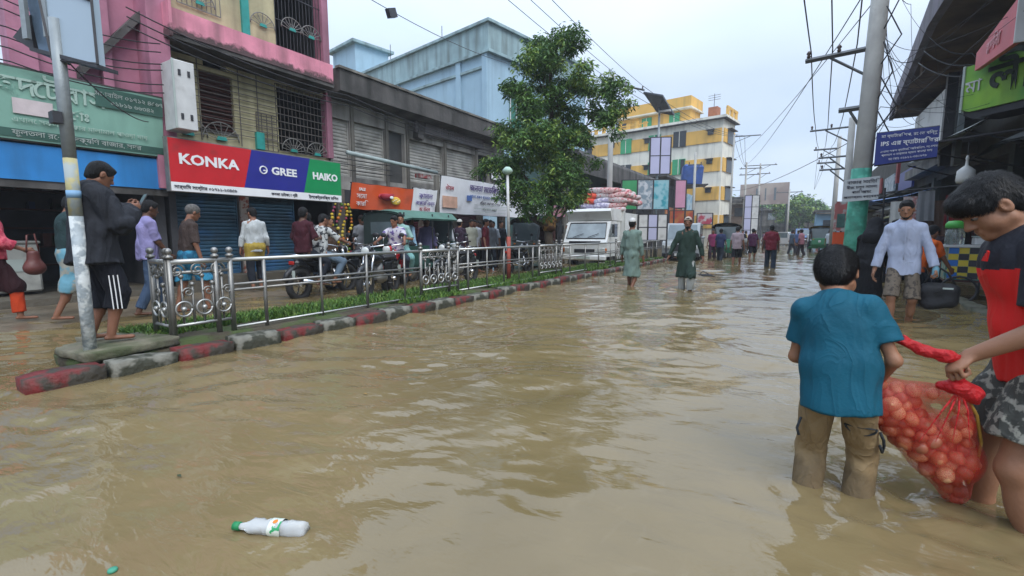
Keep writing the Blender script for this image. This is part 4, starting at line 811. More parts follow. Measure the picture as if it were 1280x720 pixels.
# local x: along the street away; local y: away from the street
MB().b2(0, 9, 0, 15, 0, 10.4).build('wall', lb, b)
MB().b2(-.08, 9.08, -.08, 15.08, 10.4, 11.75).build('parapet', lbt, b); MB().b2(-.2, 9.2, -.25, 15.2, 10.28, 10.42).build('cornice', lbt, b); MB().b2(-.22, 9.2, -.24, 15.2, 11.72, 11.86).build('cornice', lbt, b)
for y in (.0, 2.0, 7.6, 11.4): MB().b2(-.12, .02, y, y + .35, 4, 10.3).build('pilaster', lb, b)
MB().b2(-.11, .01, .3, 15, 9.6, 9.72).build('band', lbt, b); MB().b2(-.105, .01, .3, 15, 6.6, 6.68).build('band', lb, b)
w = MB().b2(1.6, 2.6, -.04, .05, 6.9, 8.7).build('window', M('green_glass_window', '2f6f5f', .25, .1), b); MB().b2(1.4, 2.8, -.55, 0.02, 8.85, 9.0).build('window_hood', mold, b)
for x in (1.6, 2.08, 2.54): MB().b2(x, x + .06, -.07, -.04, 6.9, 8.7).build('frame', white, w)
MB().b2(-.02, 2.6, 12.6, 15.6, 10.4, 14.0).build('stair_tower', lb, b); MB().b2(-.35, 2.9, 12.3, 15.9, 14.0, 14.18).build('tower_roof', lbt, b)
for y, hh in ((3.8, .9), (8.8, 1.2), (14.2, 1.0)): MB().cyl((.2, y, 11.8), (.2, y, 11.8 + hh), .02, n=5).build('rebar', iron, b)
# --- dark low building beyond the tree
b = thing('low_dark_building', 'low dark walled shop building with a sloping black roof edge beyond the truck', 'building', (XF + .2, 22, 0), PI / 2)
MB().b2(0, 15, .5, 7, 0, 5.2).build('wall', M('dull_green_wall', '3c5450', .8, .3, 1.5, dirt=.6), b)
mb = MB(); mb.prism([(-.9, 4.2), (.6, 4.7), (.6, 5.4), (-.8, 5.3), (-.9, 5.1)], -.5, 15.2, 'x'); mb.build('roof_edge', mold, b)
MB().b2(0, 15, .3, .5, 0.2, 3).build('shopfront', dark, b)
for i in range(5): MB().b2(.2 + i * 3, .5 + i * 3, .1, .5, 0, 4.3).build('pillar', moldl, b)
b = thing('mid_row_building', 'dark two storey shop block with blue water tank just left of the yellow building foot', 'building', (-9.6, 37.5, 0), PI / 2)
MB().b2(0, 11, .5, 7, 0, 5.6).build('wall', M('dull_wall', '4b4a4c', .8, .3, 1.5, dirt=.6), b); MB().b2(-.2, 11.2, -.6, 7, 5.6, 5.8).build('roof', mold, b); MB().b2(2, 4.5, .4, .55, 3.3, 5.2).build('window', dark, b)
MB().b2(5, 8, .4, .55, 3.3, 5.2).build('window', dark, b)
MB().b2(0, 10.8, -.6, -.5, 2.2, 3.3).build('signboard', M('orange_brown_board', 'b07848', .6, .2, 2, two='b04a3a', twoscale=.6), b); MB().b2(7, 10, -.75, -.62, 2.6, 4.8).build('signboard', M('pale_poster', 'a9bcc4', .6, .2, 2, two='7fa0b4', twoscale=2), b)
# --- yellow and white block
yw = M('yellow_render', 'd8aa54', .75, .12, .8, dirt=.35, dirtcol=(.22, .15, .07), bump=.1, streak=True); ww = M('offwhite_render', 'dad6c8', .75, .1, .8, dirt=.4, dirtcol=(.28, .26, .22), bump=.1, streak=True)
gw = M('green_shutters', '3a9a6a', .4, .1, 3); dk = M('window_dark', (.03, .035, .04), .3)
az = R(73.4)
b = thing('yellow_apartment_building', 'tall yellow and white striped apartment block with green shutters at the street bend', 'building', (-6.9, 50, 0), PI - 0 - (az - PI / 2) if False else 0)
b.rotation_euler[2] = R(-9.5)   # local x runs from the far left end to the street corner
Wd = 16.2; fl = 2.78; ZB = .6
def yb_(x0, x1, y0, y1, z0, z1, nm, mt, par=None): return MB().b2(x0 , x1, y0, y1, z0, z1).build(nm, mt, par or b)
yb_(-Wd, 0, 0, 3.6, 0, 12.2, 'wall', ww)
for f in range(4):
    z = 1.75 + f * fl
    yb_(-Wd, -.12, -.10, 0.01, z, z + 1.3, 'yellow_band', yw); yb_(-.0, .10, .15, 3.5, z, z + 1.3, 'yellow_band', yw)
    for j, x in enumerate((-14.9, -9.9, -6.6, -3.9)):
        if j == 2 and f != 3: pass
        wv_ = yb_(x - .95, x + .35, -.16, .02, z - .05, z + 1.5, 'window', gw if (j + f) % 3 else dk)
        yb_(x - .35, x - .29, -.19, -.16, z - .05, z + 1.5, 'frame', ww, wv_)
        if (j + f) % 2: yb_(x - .1, x + .33, -.18, -.16, z, z + 1.45, 'open_leaf', dk, wv_)
    for x in (-12.2, -8.0, -1.4): v_ = yb_(x, x + .55, -.2, .02, z + .75, z + 1.15, 'vent_window', dk); yb_(x - .08, x + .63, -.5, -.1, z + 1.17, z + 1.24, 'hood', mold, v_)
    yb_(.08, .5, 1, 3, z + 1.3, z + 1.38, 'hood', mold); yb_(.1, .14, 1.1, 2.9, z, z + 1.25, 'window', dk); 
yb_(-Wd - .3, .45, -.55, 3.8, 12.2, 12.26, 'cornice', mold); yb_(-Wd - .25, .4, -.52, 3.76, 12.26, 12.5, 'roof_slab', ww)
for i in range(9): yb_(-Wd + .1 + i * 1.0, -Wd + .5 + i * 1.0, -.4, -.25, 12.5, 13.1 + .15 * (i % 2), 'parapet_post', yw)
yb_(-Wd + .1, -Wd + 8.6, -.35, -.28, 12.9, 13.0, 'parapet_rail', yw)
for i in range(3): yb_(.1, .3, .2 + i * 1.3, .7 + i * 1.3, 12.5, 13.3, 'parapet_post', yw)
yb_(.12, .28, .2, 3.5, 13.2, 13.45, 'parapet_rail', yw); yb_(-.3, .3, -.3, -.1, 12.5, 14.0, 'parapet_post', yw) if 0 else None
yb_(-11.9, -3.7, 1.2, 4.0, 12.5, 14.0, 'penthouse', yw); yb_(-12.2, -3.4, .6, 4.2, 14.0, 14.15, 'roof_slab', ww); yb_(-12.1, -3.5, .7, 4.1, 14.15, 15.2, 'parapet', yw)
for x in (-9.0, -5.9): w_ = yb_(x, x + 1.1, 1.1, 1.25, 12.7, 13.8, 'window', gw); yb_(x + .5, x + .56, 1.06, 1.1, 12.7, 13.8, 'frame', ww, w_)
yb_(-11.4, -10.9, 1.1, 1.25, 13.2, 13.6, 'vent_window', dk); yb_(-2.2, -1.3, 2, 3, 12.5, 14.0, 'roof_hut', M('terracotta_tank', '9a6040', .7)); 
MB().cyl((-1.8, 2.5, 14), (-1.8, 2.5, 15.4), .03, n=5).build('aerial', iron, b)
for k in range(3): MB().cyl((-2.4, 2.5, 14.8 + k * .22), (-1.2, 2.5, 14.8 + k * .22), .02, n=4).build('aerial', iron, b)
# ------------------------------------------------------------------ tree
barkm = M('bark', (.075, .058, .042), .9, .3, 5, bump=1, bscale=30)
lfs = [M('leaf_%d' % i, c, .45, .25, 3, bump=0, spec=.3) for i, c in enumerate(((.078, .160, .042), (.118, .225, .055), (.050, .115, .034), (.23, .33, .07)))]
for m_ in lfs:
    b_ = m_.node_tree.nodes["Principled BSDF"]; b_.inputs['Subsurface Weight'].default_value = 0; b_.inputs['Transmission Weight'].default_value = 0
def foliage(clumps, n, ln, wd, seed, droop=.5):
    """leaf blades in whorls at twig tips spread through each clump"""
    rs = np.random.RandomState(seed); C = []; vol = np.array([c[3] ** 2.2 for c in clumps]); cnt = (n * vol / vol.sum()).astype(int)
    P = []; K = []
    for c, k in zip(clumps, cnt):
        k1 = max(1, k // 9); d = rs.normal(size=(k1, 3)); d /= np.linalg.norm(d, axis=1)[:, None]; r = c[3] * (.35 + .72 * rs.rand(k1) ** .6); t = V(*c[:3]) + d * r[:, None] * V(1, 1, .8)
        bright = (rs.rand() < .22); P.append(np.repeat(t, 9, 0)); K.append(np.repeat(np.where(rs.rand(k1) < (.55 if bright else .10), 3, rs.randint(0, 3, k1)), 9))
    P = np.concatenate(P); K = np.concatenate(K); n = len(P); P = P + rs.normal(0, ln * .35, (n, 3))
    a = rs.uniform(0, 6.28, n); dz = rs.normal(-droop, .45, n); D = np.stack([np.cos(a), np.sin(a), dz], -1); D /= np.linalg.norm(D, axis=1)[:, None]
    Sx = np.cross(D, rs.normal(size=(n, 3)) * .5 + V(0, 0, 1)); Sx /= np.linalg.norm(Sx, axis=1)[:, None]; Nn = np.cross(Sx, D)
    l = ln * rs.uniform(.6, 1.25, n)[:, None]; w = wd * rs.uniform(.7, 1.2, n)[:, None]
    v = np.stack([P, P + D * l * .5 + Sx * w + Nn * l * .06, P + D * l - Nn * l * .1, P + D * l * .5 - Sx * w + Nn * l * .06], 1).reshape(-1, 3); i = np.arange(n)[:, None] * 4
    f = np.concatenate([i + np.array([0, 1, 2]), i + np.array([0, 2, 3])]); return v, f, np.tile(K, 2)
def rs_skip(c): return int(abs(c[0] * 977 + c[2] * 331)) % 3 == 0 and c[3] < .45
def tree(label, loc, trunk, clumps, n, ln, wd, seed, group=None, name='tree', cat='tree', droop=.5):
    t = thing(name, label, cat, loc, 0, group)
    mb = MB().smooth(); mb.tube([p[:3] for p in trunk], [p[3] for p in trunk], 10); mb.build('trunk', barkm, t)
    top = trunk[-1]; rs = np.random.RandomState(seed)
    for c in clumps:
        if c[3] < .25 or rs_skip(c): continue
        j = min(range(len(trunk)), key=lambda q: abs(trunk[q][2] - (c[2] - .6)) + (q < len(trunk) // 3) * 5); p = V(*trunk[j][:3]); e = V(*c[:3]); m = (p + e) / 2 + V(0, 0, -.12)
        MB().smooth().tube([p, m, e], [trunk[j][3] * .55, trunk[j][3] * .35, .012], 6).build('limb', barkm, t)
        for q in range(2):
            k = rs.normal(size=3) * c[3] * .5; MB().smooth().tube([m * .5 + e * .5, e + k], [.018, .006], 5).build('twig', barkm, t)
    v, f, k = foliage(clumps, n, ln, wd, seed, droop); raw('crown', v, f, lfs, t, False, k); return t
# crown outline: narrow top, broad shoulders left and a lobe reaching right over the street
rs = np.random.RandomState(5)
cl = []
TX, TY = -6.25, 12.2
# direction across the street as seen: u (right) ~ (.85,.52)
ux = V(.851, .525, 0)
for (dx, z, r) in ((.05, 6.55, .48), (-.25, 6.2, .55), (.35, 6.15, .5), (-.6, 5.7, .6), (.15, 5.6, .7), (-.15, 5.0, .75), (.7, 5.2, .5), (-.95, 5.0, .55), (-.7, 4.3, .75), (.35, 4.5, .75),
                   (1.35, 5.35, .42), (1.65, 5.1, .42), (1.3, 4.75, .5), (1.85, 4.6, .36), (1.55, 4.25, .40), (2.0, 5.3, .28), (1.0, 4.05, .5), (-1.15, 3.9, .6), (-1.5, 3.35, .45), (-1.8, 3.0, .36), (-1.2, 2.9, .6), (-.5, 3.5, .8), (.35, 3.6, .7),
                   (.95, 3.2, .42), (.6, 2.8, .55), (-.1, 2.7, .7), (-.75, 2.4, .6), (.35, 2.15, .5), (-.25, 1.95, .45), (-1.25, 2.2, .4), (.85, 2.4, .35), (-.6, 1.75, .3), (2.15, 4.9, .22), (1.75, 3.95, .22)):
    o = rs.uniform(-.7, .7) * (1 if r > .4 else .4); q = ux * dx * 1.02 + V(-.525, .851, 0) * o; [cl.append((q[0] + e_[0] * r * .62, q[1] + e_[1] * r * .62, z * .975 + e_[2] * r * .6, r * .52)) for e_ in rs.normal(0, .62, (4, 3))]
tree('dense dark green mango-like tree on the divider in front of the white banners', (TX, TY, .1), [(0, 0, -.2, .16), (.03, 0, .5, .13), (-.05, .03, 1.2, .12), (.06, 0, 2.2, .10), (-.03, .05, 3.4, .08), (.05, 0, 4.6, .055), (0, 0, 5.9, .03)], cl, 30000, .16, .024, 4)
s = thing('trunk_wrap', 'faded yellow and brown cloth wrapped round the fork of the tree trunk', 'cloth', (TX, TY, 1.25)); mb = MB().smooth(); mb.lathe([(.16, 0), (.20, .1), (.19, .22), (.22, .34), (.17, .44)], (0, 0, 0), 14); mb.build('wrap', M('yellow_brown_cloth', '8a6a3a', .8, .3, 9, two=(.06, .03, .02), twoscale=9), s)
# ------------------------------------------------------------------ poles, wires
galv = M('galvanised_pole', '8d9496', .5, .15, 6, dirt=.35, metal=.3, bump=.2, streak=True)
conc = M('concrete_pole', 'a3a19b', .8, .14, 3, dirt=.35, dirtcol=(.12, .115, .10), bump=.35, bscale=25, streak=True)
wirem = flat('black_wire', (.02, .02, .022), .5)
def wire(name, label, pts, r=.008, sag=.0, n=14, group=None, cat='wire'):
    P_ = []
    for a, b_ in zip(pts, pts[1:]):
        a, b_ = V(*a), V(*b_)
        for i in range(n + (b_ is pts[-1])):
            t = i / n; P_.append(a + (b_ - a) * t - V(0, 0, 4 * sag * t * (1 - t)))
    P_.append(V(*pts[-1])); o = MB().smooth().tube(P_, r, 4).build(name, wirem); return tag(o, label, cat, group)
# billboard pole on the end of the median
bp_ = thing('billboard_pole', 'scuffed steel pole with flaking yellow paint carrying a blank tilted billboard', 'pole', (-5.14, 1.42, .15))
mb = MB().smooth(); mb.cyl((0, 0, -.1), (-.0, 0, 1.15), .047, n=14); mb.build('lower_pole', M('scuffed_steel', '8f979a', .5, .25, 9, two='c0c4c2', twoscale=14, bump=.4, bscale=40), bp_)
mb = MB().smooth(); mb.cyl((0, 0, 1.15), (0, 0, 1.62), .046, n=14); mb.build('painted_band', M('flaking_cream_yellow', 'b0a77a', .6, .15, 7, two='9aa3a2', twoscale=8), bp_)
mb = MB().smooth(); mb.cyl((0, 0, 1.62), (0, 0, 2.7), .045, n=14); mb.build('upper_pole', galv, bp_)
mb = MB().smooth(); mb.cyl((0, 0, 1.30), (0, 0, 1.36), .049, n=14); mb.build('blue_band', flat('pale_blue_band', '7aa0c0'), bp_); MB().box((.0, -.06, 1.93), (.10, .06, .09)).build('clamp', iron, bp_)
g = M('blank_billboard', '9fb0bd', .35, .05, 1, bump=0, spec=.6)
bb = thing('billboard', 'blank pale billboard with dark frame at the very top left, tilted downward', 'billboard', (-5.13, 1.42, 2.62), R(31.66 - 10))
W1, H1 = .46, .75
mb = MB(); mb.prism([(-.06, -.08), (.37, .02 - .16), (.37, .95), (-.2, .95)], 0, .05); mb.build('panel', g, bb)
for a, b_ in (((-.06, -.08), (.37, -.14)), ((.37, -.14), (.37, .95)), ((-.06, -.08), (-.2, .95)), ((-.15, .55), (.37, .33))):
    MB().tube([(a[0], -.01, a[1]), (b_[0], -.01, b_[1])], .012, 4).build('frame', iron, bb)
mb = MB(); mb.prism([(-.26, .0), (-.06, -.08), (-.2, .95), (-.42, .95)], .05, .12); mb.build('side_box', M('grey_blue_metal', '5d6f80', .4, .2, 5, metal=.4), bb)
mb = MB(); mb.prism([(-.26, -.0), (.37, -.17), (.37, -.14), (-.26, .03)], -.02, .15); mb.build('bottom_edge', iron, bb)
for x in (-.33, -.12): MB().b2(x, x + .05, -.01, .02, .1, .95).build('tube', galv, bb)
MB().prism([(-.5, .14), (-.3, .02), (-.3, .30)], .04, .10).build('bracket', iron, bb)
# red and white lamp post on the median
lp = thing('lamp_post', 'thin lamp post painted white above and red below behind the railing', 'lamp post', (-5.45, 8.7, .1))
mb = MB().smooth(); mb.cyl((0, 0, 0), (0, 0, 1.0), .045, n=10); mb.build('red_base', M('faded_red_post', '9a4a3c', .6, .2, 8, dirt=.3), lp); mb = MB().smooth(); mb.cyl((0, 0, 1.0), (-.03, 0, 2.35), .036, .028, n=10); mb.build('white_shaft', white, lp)
mb = MB().smooth(); mb.lathe([(.03, 0), (.08, .03), (.12, .08), (.10, .12), (.05, .17)], (-.03, 0, 2.33), 14); mb.build('lamp_head', M('pale_green_lamp', '9fb8a8', .4), lp)
# utility poles
def xarm(mb, x, y, z, L_, ang, brace=True, r=.04, side=1):
    c, s_ = math.cos(ang), math.sin(ang); mb.tube([(x - c * L_ * (1 - side) * .5, y - s_ * L_ * (1 - side) * .5, z), (x + c * L_ * .5 * (1 + side), y + s_ * L_ * .5 * (1 + side), z + .12)], r, 6)
def utility(label, loc, H_, r0, r1, arms, cm=conc, sq=True, group='electricity poles', band=None, lean=(0, 0)):
    u = thing('utility_pole', label, 'pole', loc, 0, group); tp = (lean[0], lean[1], H_)
    mb = MB().smooth(); mb.cyl((0, 0, -.3), tp, r0, r1, n=12); mb.build('shaft', cm, u)
    for (z, x0, x1, ang, ins) in arms:
        c, s_ = math.cos(ang), math.sin(ang); lx, ly = lean[0] * z / H_, lean[1] * z / H_
        a = MB().tube([(lx + c * x0, ly + s_ * x0, z), (lx + c * x1, ly + s_ * x1, z)], .045 if H_ > 5 else .03, 4).build('cross_arm', M('arm_steel', '55585a', .5, .2), u)
        e = x0 if abs(x0) > abs(x1) else x1
        MB().tube([(lx, ly, z - .5), (lx + c * e * .62, ly + s_ * e * .62, z - .03)], .022, 4).build('brace', MATS['arm_steel'], u)
        for k in range(ins):
            x = x0 + (x1 - x0) * (k + .1) / max(1, ins - .8); MB().smooth().lathe([(.02, 0), (.035, .03), (.02, .05), (.04, .08), (.02, .12)], (lx + c * x, ly + s_ * x, z + .04), 8).build('insulator', M('brown_insulator', '4a3a34', .3), a)
    if band: z0_, z1_, mt = band; mb = MB().smooth(); f0 = (z0_ + .3) / (H_ + .3); f1 = (z1_ + .3) / (H_ + .3); mb.cyl((lean[0] * z0_ / H_, lean[1] * z0_ / H_, z0_), (lean[0] * z1_ / H_, lean[1] * z1_ / H_, z1_), r0 + (r1 - r0) * f0 + .006, r0 + (r1 - r0) * f1 + .006, n=12); mb.build('painted_band', mt, u)
    return u
tg = M('teal_green_paint', '3f8f78', .6, .2, 5, two='5aa890', dirt=.4)
AR = R(-9)
p1 = utility('thick leaning concrete pole with green painted base beside the blue battery shop sign', (.80, 10.2, 0), 7.2, .155, .115, [(4.28, -1.0, .0, AR, 3), (3.32, -.42, 0, AR, 0)], band=(.2, 2.28, tg), lean=(.14, 0))
utility('second slimmer pole with three cross arms behind the thick leaning pole', (1.22, 19.0, 0), 4.9, .13, .09, [(4.62, -1.15, .05, R(-6), 3), (3.7, -.85, .05, R(-6), 2), (3.3, -.8, .05, R(-6), 2)])
utility('third far pole with short arms seen against the sky right of the street end', (1.45, 30, 0), 6.2, .13, .09, [(5.6, -1.1, .05, 0, 2), (4.9, -.9, .05, 0, 2)])
utility('tall pale pole behind the truck with a long slanting cross arm', (-7.2, 19.8, 0), 7.9, .13, .10, [(7.55, -.3, 1.9, R(62), 3)], cm=M('pale_pole', 'a0a09c', .7, .1, 3, dirt=.2, streak=True))
utility('thin pole with a bundle of meters in front of the yellow building', (-5.6, 30, 0), 6.0, .09, .07, [(5.3, -.4, .4, R(20), 2)])
utility('slender pole rising right beside the corner of the yellow building', (-5.2, 44, 0), 9.5, .10, .07, [(9.3, 0, 2.0, R(10), 1)])
utility('far left pole of the distant pair crossing the brown billboard', (-4.9, 52, 0), 8.2, .12, .08, [(7.6, -.6, 1.4, R(10), 2), (7.0, -.6, 1.2, R(10), 2)])
utility('far right pole of the distant pair crossing the brown billboard', (-4.1, 58, 0), 8.8, .12, .08, [(8.6, -1.6, 1.6, R(10), 3), (7.7, -.3, 1.0, R(10), 2)])
utility('very far pole in front of the distant trees', (-1.3, 62, 0), 6.2, .12, .08, [(5.9, -1.3, 1.3, 0, 3)])
# solar street light in the median end
s = thing('solar_street_light', 'street light pole topped by a dark tilted solar panel', 'street light', (-6.0, 23, 0)); MB().smooth().cyl((0, 0, 0), (0, 0, 7.1), .07, .05, n=8).build('shaft', galv, s); MB().box((0, 0, 7.25), (.9, 2.7, .07), rx=-.10, ry=.3).build('solar_panel', M('solar_cell', (.05, .055, .07), .25), s); MB().box((.25, 0, 6.9), (.5, .15, .08)).build('lamp_head', white, s)
# hoardings hung on the median poles
def hoard(label, loc, rz, W_, H_, mats, legs=True, nx=1, nz=1, name='hoarding'):
    s = thing(name, label, 'hoarding', loc, rz)
    for i in range(nx):
        for j in range(nz):
            MB().b2(W_ * i / nx + .02, W_ * (i + 1) / nx - .02, -.04, .04, H_ * j / nz + .02, H_ * (j + 1) / nz - .02).build('panel', mats[(i + j * nx) % len(mats)], s)
    for i in range(nx + 1): MB().b2(W_ * i / nx - .03, W_ * i / nx + .03, -.05, .05, -loc[2] if legs else 0, H_).build('frame_post', iron, s)
    for j in range(nz + 1): MB().b2(0, W_, -.045, .045, H_ * j / nz - .02, H_ * j / nz + .02).build('frame_rail', iron, s)
    return s
lil = M('lilac_vinyl', 'b4b4cf', .5, .05, 1.5, dirt=.15, dirtcol=(.3, .3, .38)); tealv = M('teal_vinyl', '3a93a0', .5, .2, 3, two='8fb8c0', twoscale=2); grv = M('green_vinyl', '3a8a58', .5, .2, 2); pw = M('printed_white', 'b0b4b8', .6, .2, 5, two='7a8a94', twoscale=6)
FR_ = R(25)
hoard('pair of tall lilac hoardings hung high on the solar light pole', (-6.3, 22.7, 4.0), FR_, .95, 1.7, [lil], False, 2, 2)
hoard('green white and teal printed hoarding above the truck', (-7.2, 21.4, 2.3), FR_, 2.15, 1.35, [grv, pw, tealv], True, 3, 1)
hoard('white gridded hoarding frames behind the man in pale green robe', (-5.95, 20.0, .9), FR_, 1.2, 1.1, [white, lil, white], True, 3, 2)
hoard('pink narrow hoarding just left of the blue tank', (-5.6, 25, 2.5), FR_, .55, 1.4, [M('pink_hoard', 'c08aa0', .6, .1, 2)], True)
hoard('tall lilac panelled post in the far street centre', (-3.75, 40, .6), R(12), 1.0, 3.5, [lil, white], True, 2, 4)
s = thing('big_billboard', 'large faded brown billboard high above the far end of the street', 'billboard', (-7.2, 80, 0), R(-4)); MB().b2(-1, 5.5, -.1, .1, 5.6, 8.7).build('panel', M('faded_brown_board', '8f7f78', .7, .12, .3, two='a89a90', twoscale=.25), s)
for x in (-.8, 2, 5.2): MB().b2(x, x + .15, .1, .3, 0, 8.7).build('post', iron, s)
for x, w_ in ((1.2, .2), (2.4, .15), (3.6, .25)): MB().b2(x, x + w_, -.14, -.1, 6.2, 8).build('printed_mark', M('dull_grey_print', '5f6a70', .7), s)
hoard('long orange brown shop sign right of the white gridded frames', (-6.25, 26.8, 1.7), R(10), 1.25, .75, [M('orange_brown_sign', 'b8743f', .6, .25, 3, two='a84a3a', twoscale=1.5)], True)
hoard('small white and red shop sign beside the orange brown one', (-4.9, 27.4, 1.7), R(10), .8, .6, [M('white_red_sign', 'c4bcbc', .6, .1, 3, two='b04858', twoscale=3)], True)
# blue tank on the dark block, air cooler boxes
s = thing('water_tank', 'dark blue tarpaulin covered tank on a roof before the yellow building', 'tank', (-7.5, 39, 4.9)); mb = MB(); mb.box((0, 0, .8), (1.5, 1.4, 1.6), ry=.08, rz=.3, bev=.15); mb.build('tarpaulin', M('blue_tarp', '2c4a86', .5, .25, 3), s); MB().box((0, 0, .04), (2.2, 1.9, .08), rz=.3).build('base', iron, s)
# far town
def house(label, x, y, w, d, h_, mt, rows, seed, roof=None):
    s = thing('far_house', label, 'building', (x, y, 0), 0, 'far buildings closing the street'); MB().b2(0, w, 0, d, 0, h_).build('wall', mt, s); MB().b2(-.3, w + .3, -.4, d, h_, h_ + .25).build('roof', roof or mold, s)
    n = max(2, int(w / 2.2))
    for j in range(rows):
        for i in range(n):
            q = MB().b2(w * (i + .25) / n, w * (i + .7) / n, -.06, .02, h_ * (j + .35) / rows, h_ * (j + .75) / rows).build('window', dk if (i * 3 + j + seed) % 4 else pw, s)
        MB().b2(0, w, -.6, 0, h_ * (j + .98) / rows - .15, h_ * (j + .98) / rows).build('balcony_slab', moldl, s)
    return s
hz = [('pale grey three storey house under the brown billboard', -7.5, 86, 7, 8, 5.2, moldl, 2), ('dark grey house left of the lilac post far away', -12.5, 66, 6, 8, 5.6, mold, 2), ('cream far house right of the brown billboard', -1.0, 92, 6, 8, 4.6, M('far_cream', 'a09c90', .8, .1), 2),
      ('low blue and white far shop near the orange poster', 1.6, 70, 6, 8, 3.9, M('far_blue', '6f93ac', .8, .12, 1), 1), ('small grey far house behind the cars', -6.0, 98, 4, 8, 6.6, M('far_grey', '8a8a88', .8, .1), 3), ('dull brown roadside house past the yellow building', -8.8, 57, 4, 8, 4.6, M('far_brown', '6a5a4e', .8, .2), 2)]
for i, a in enumerate(hz): house(*a, i)
def fartree(label, x, y, s_, seed, n=2600):
    rs = np.random.RandomState(seed); c = [(rs.uniform(-1.3, 1.3) * s_, rs.uniform(-1, 1) * s_, s_ * rs.uniform(1.3, 2.9), s_ * rs.uniform(.4, .8)) for _ in range(11)]
    tree(label, (x, y, 0), [(0, 0, -.2, .2), (0, 0, s_, .16), (.1, 0, 2 * s_, .08)], c, n, .5, .13, seed, 'trees at the far end of the street')
for i, (lb_, x, y, s_) in enumerate((('far round tree behind the billboard foot', -5.2, 95, 2.4), ('far dark tree right of the billboard', -.2, 84, 2.3), ('far tree beside the blue shop', 1.0, 88, 2.0), ('far tree over the pale house', -2.4, 100, 2.7), ('small far tree near the yellow building', -8.6, 72, 2.0))): fartree(lb_, x, y, s_, i + 20)
# ------------------------------------------------------------------ right hand side
brn = M('stained_soffit', '6a5a4c', .85, .3, 1.2, dirt=.7, dirtcol=(.03, .025, .02), bump=.4); rw_ = M('dark_render', '45443f', .85, .3, 2, dirt=.6); tarp = M('grey_tarp', '6c6f6a', .6, .25, 2.5, dirt=.6, dirtcol=(.06, .06, .055), bump=.3, streak=False); tarpd = M('dark_tarp', '34383a', .6, .3, 3, bump=.3); tarpb = M('brown_tarp', '80776c', .7, .25, 4, dirt=.5, bump=.3)
b = thing('right_shop_building', 'dark shop building with a big overhanging stained slab above the right side', 'building', (3.7, 6.5, 0))
MB().b2(0, 6, 0, 17, 2.9, 9).build('wall', rw_, b); MB().b2(2.2, 2.4, 0, 17, 0, 3).build('shop_back', dark, b); MB().b2(-.2, 2.4, 0, 17, -.2, .1).build('step', plinth, b); MB().b2(0, 2.4, -.2, 0, 0, 3).build('side_wall', rw_, b)
mb = MB(); mb.prism([(-1.68, 6.8), (-1.06, 16.6), (.0, 16.6), (0, -1), (-1.68, -1)], 5.5, 5.68, 'z'); mb.build('overhang_slab', brn, b)
mb = MB(); mb.prism([(-1.70, 6.8), (-1.08, 16.62), (-.96, 16.62), (-1.55, 6.8), (-1.55, -1), (-1.70, -1)], 5.45, 5.98, 'z'); mb.build('slab_edge', M('lilac_grey_fascia', '77727a', .8, .2, 2, dirt=.6, streak=True), b)
MB().b2(-1.0, .0, 1, 1.4, 5.1, 5.5).build('beam', brn, b); MB().b2(-1.3, .0, 9.5, 9.8, 5.2, 5.5).build('beam', brn, b); MB().b2(-1.2, .0, 14, 14.3, 5.2, 5.5).build('beam', brn, b)
MB().b2(-.75, -.55, 9.7, 9.9, 2.9, 5.4).build('pipe_post', iron, b); MB().b2(-.5, -.38, 9.6, 9.9, 2.9, 5.4).build('pipe_post', galv, b)
MB().b2(-.68, -.62, 10.2, 14.0, 3.6, 4.95).build('white_hoarding', M('off_white_sheet', 'c4c4c2', .6, .1, 2, dirt=.4), b); MB().b2(-.4, 0, 10, 17, 3.2, 3.5).build('ledge', moldl, b)
for i in range(5): MB().b2(-.06, .12, .4 + i * 3.4, .7 + i * 3.4, 0, 3).build('pillar', M('grimy_pillar', '3f4440', .8, .3, 3), b)
MB().b2(-1.0, -.92, 14.2, 14.5, 2.9, 3.9).build('red_board', M('dull_red_board', '8a3a38', .6), b)
s = thing('lime_sign', 'lime green projecting shop sign with big black Bengali letters', 'sign', (2.40, 11.75, 3.33), R(-52.3))
mb = MB(); mb.prism([(0, 0.05), (.12, .0), (3.2, -.02), (3.2, .86), (0, .80)], -.04, .5); mb.build('sign_box', M('lime_vinyl', '8fbe42', .45, .1, 1.5, dirt=.35, dirtcol=(.07, .14, .04), streak=True, two='5f9a42', twoscale=.8), s)
mb = MB(); mb.prism([(0.0, -.04), (.14, -.12), (3.2, -.16), (3.2, -.025), (.12, -.004), (0, .045)], -.0, .56); mb.build('sign_underside', iron, s)
text('লীরা', .72, M('black_sign_letter', (.02, .03, .02), .5), s, (1.0, -.055, .42), bold=.012, sx=.9); text('মা', .3, white, s, (.16, -.055, .42)); MB().b2(-.04, 0, -.06, .5, .02, .82).build('edge', gl, s)
s = thing('red_board', 'pinkish red sign board standing on top of the lime sign', 'sign', (2.45, 11.45, 3.98), -PI / 2)
mb = MB(); mb.prism([(0, .0), (1.85, -.14), (1.85, .50), (0, .30)], -.03, .04); mb.build('panel', M('faded_pink_red', 'cc6068', .5, .1, 1.5, dirt=.2, dirtcol=(.35, .12, .14)), s); MB().b2(1.85, 1.885, -.05, .06, -.15, .52).build('frame', white, s); text('মদিনা', .26, M('pink_letter', 'd99aa0', .6), s, (.9, -.04, .16), bold=.006)
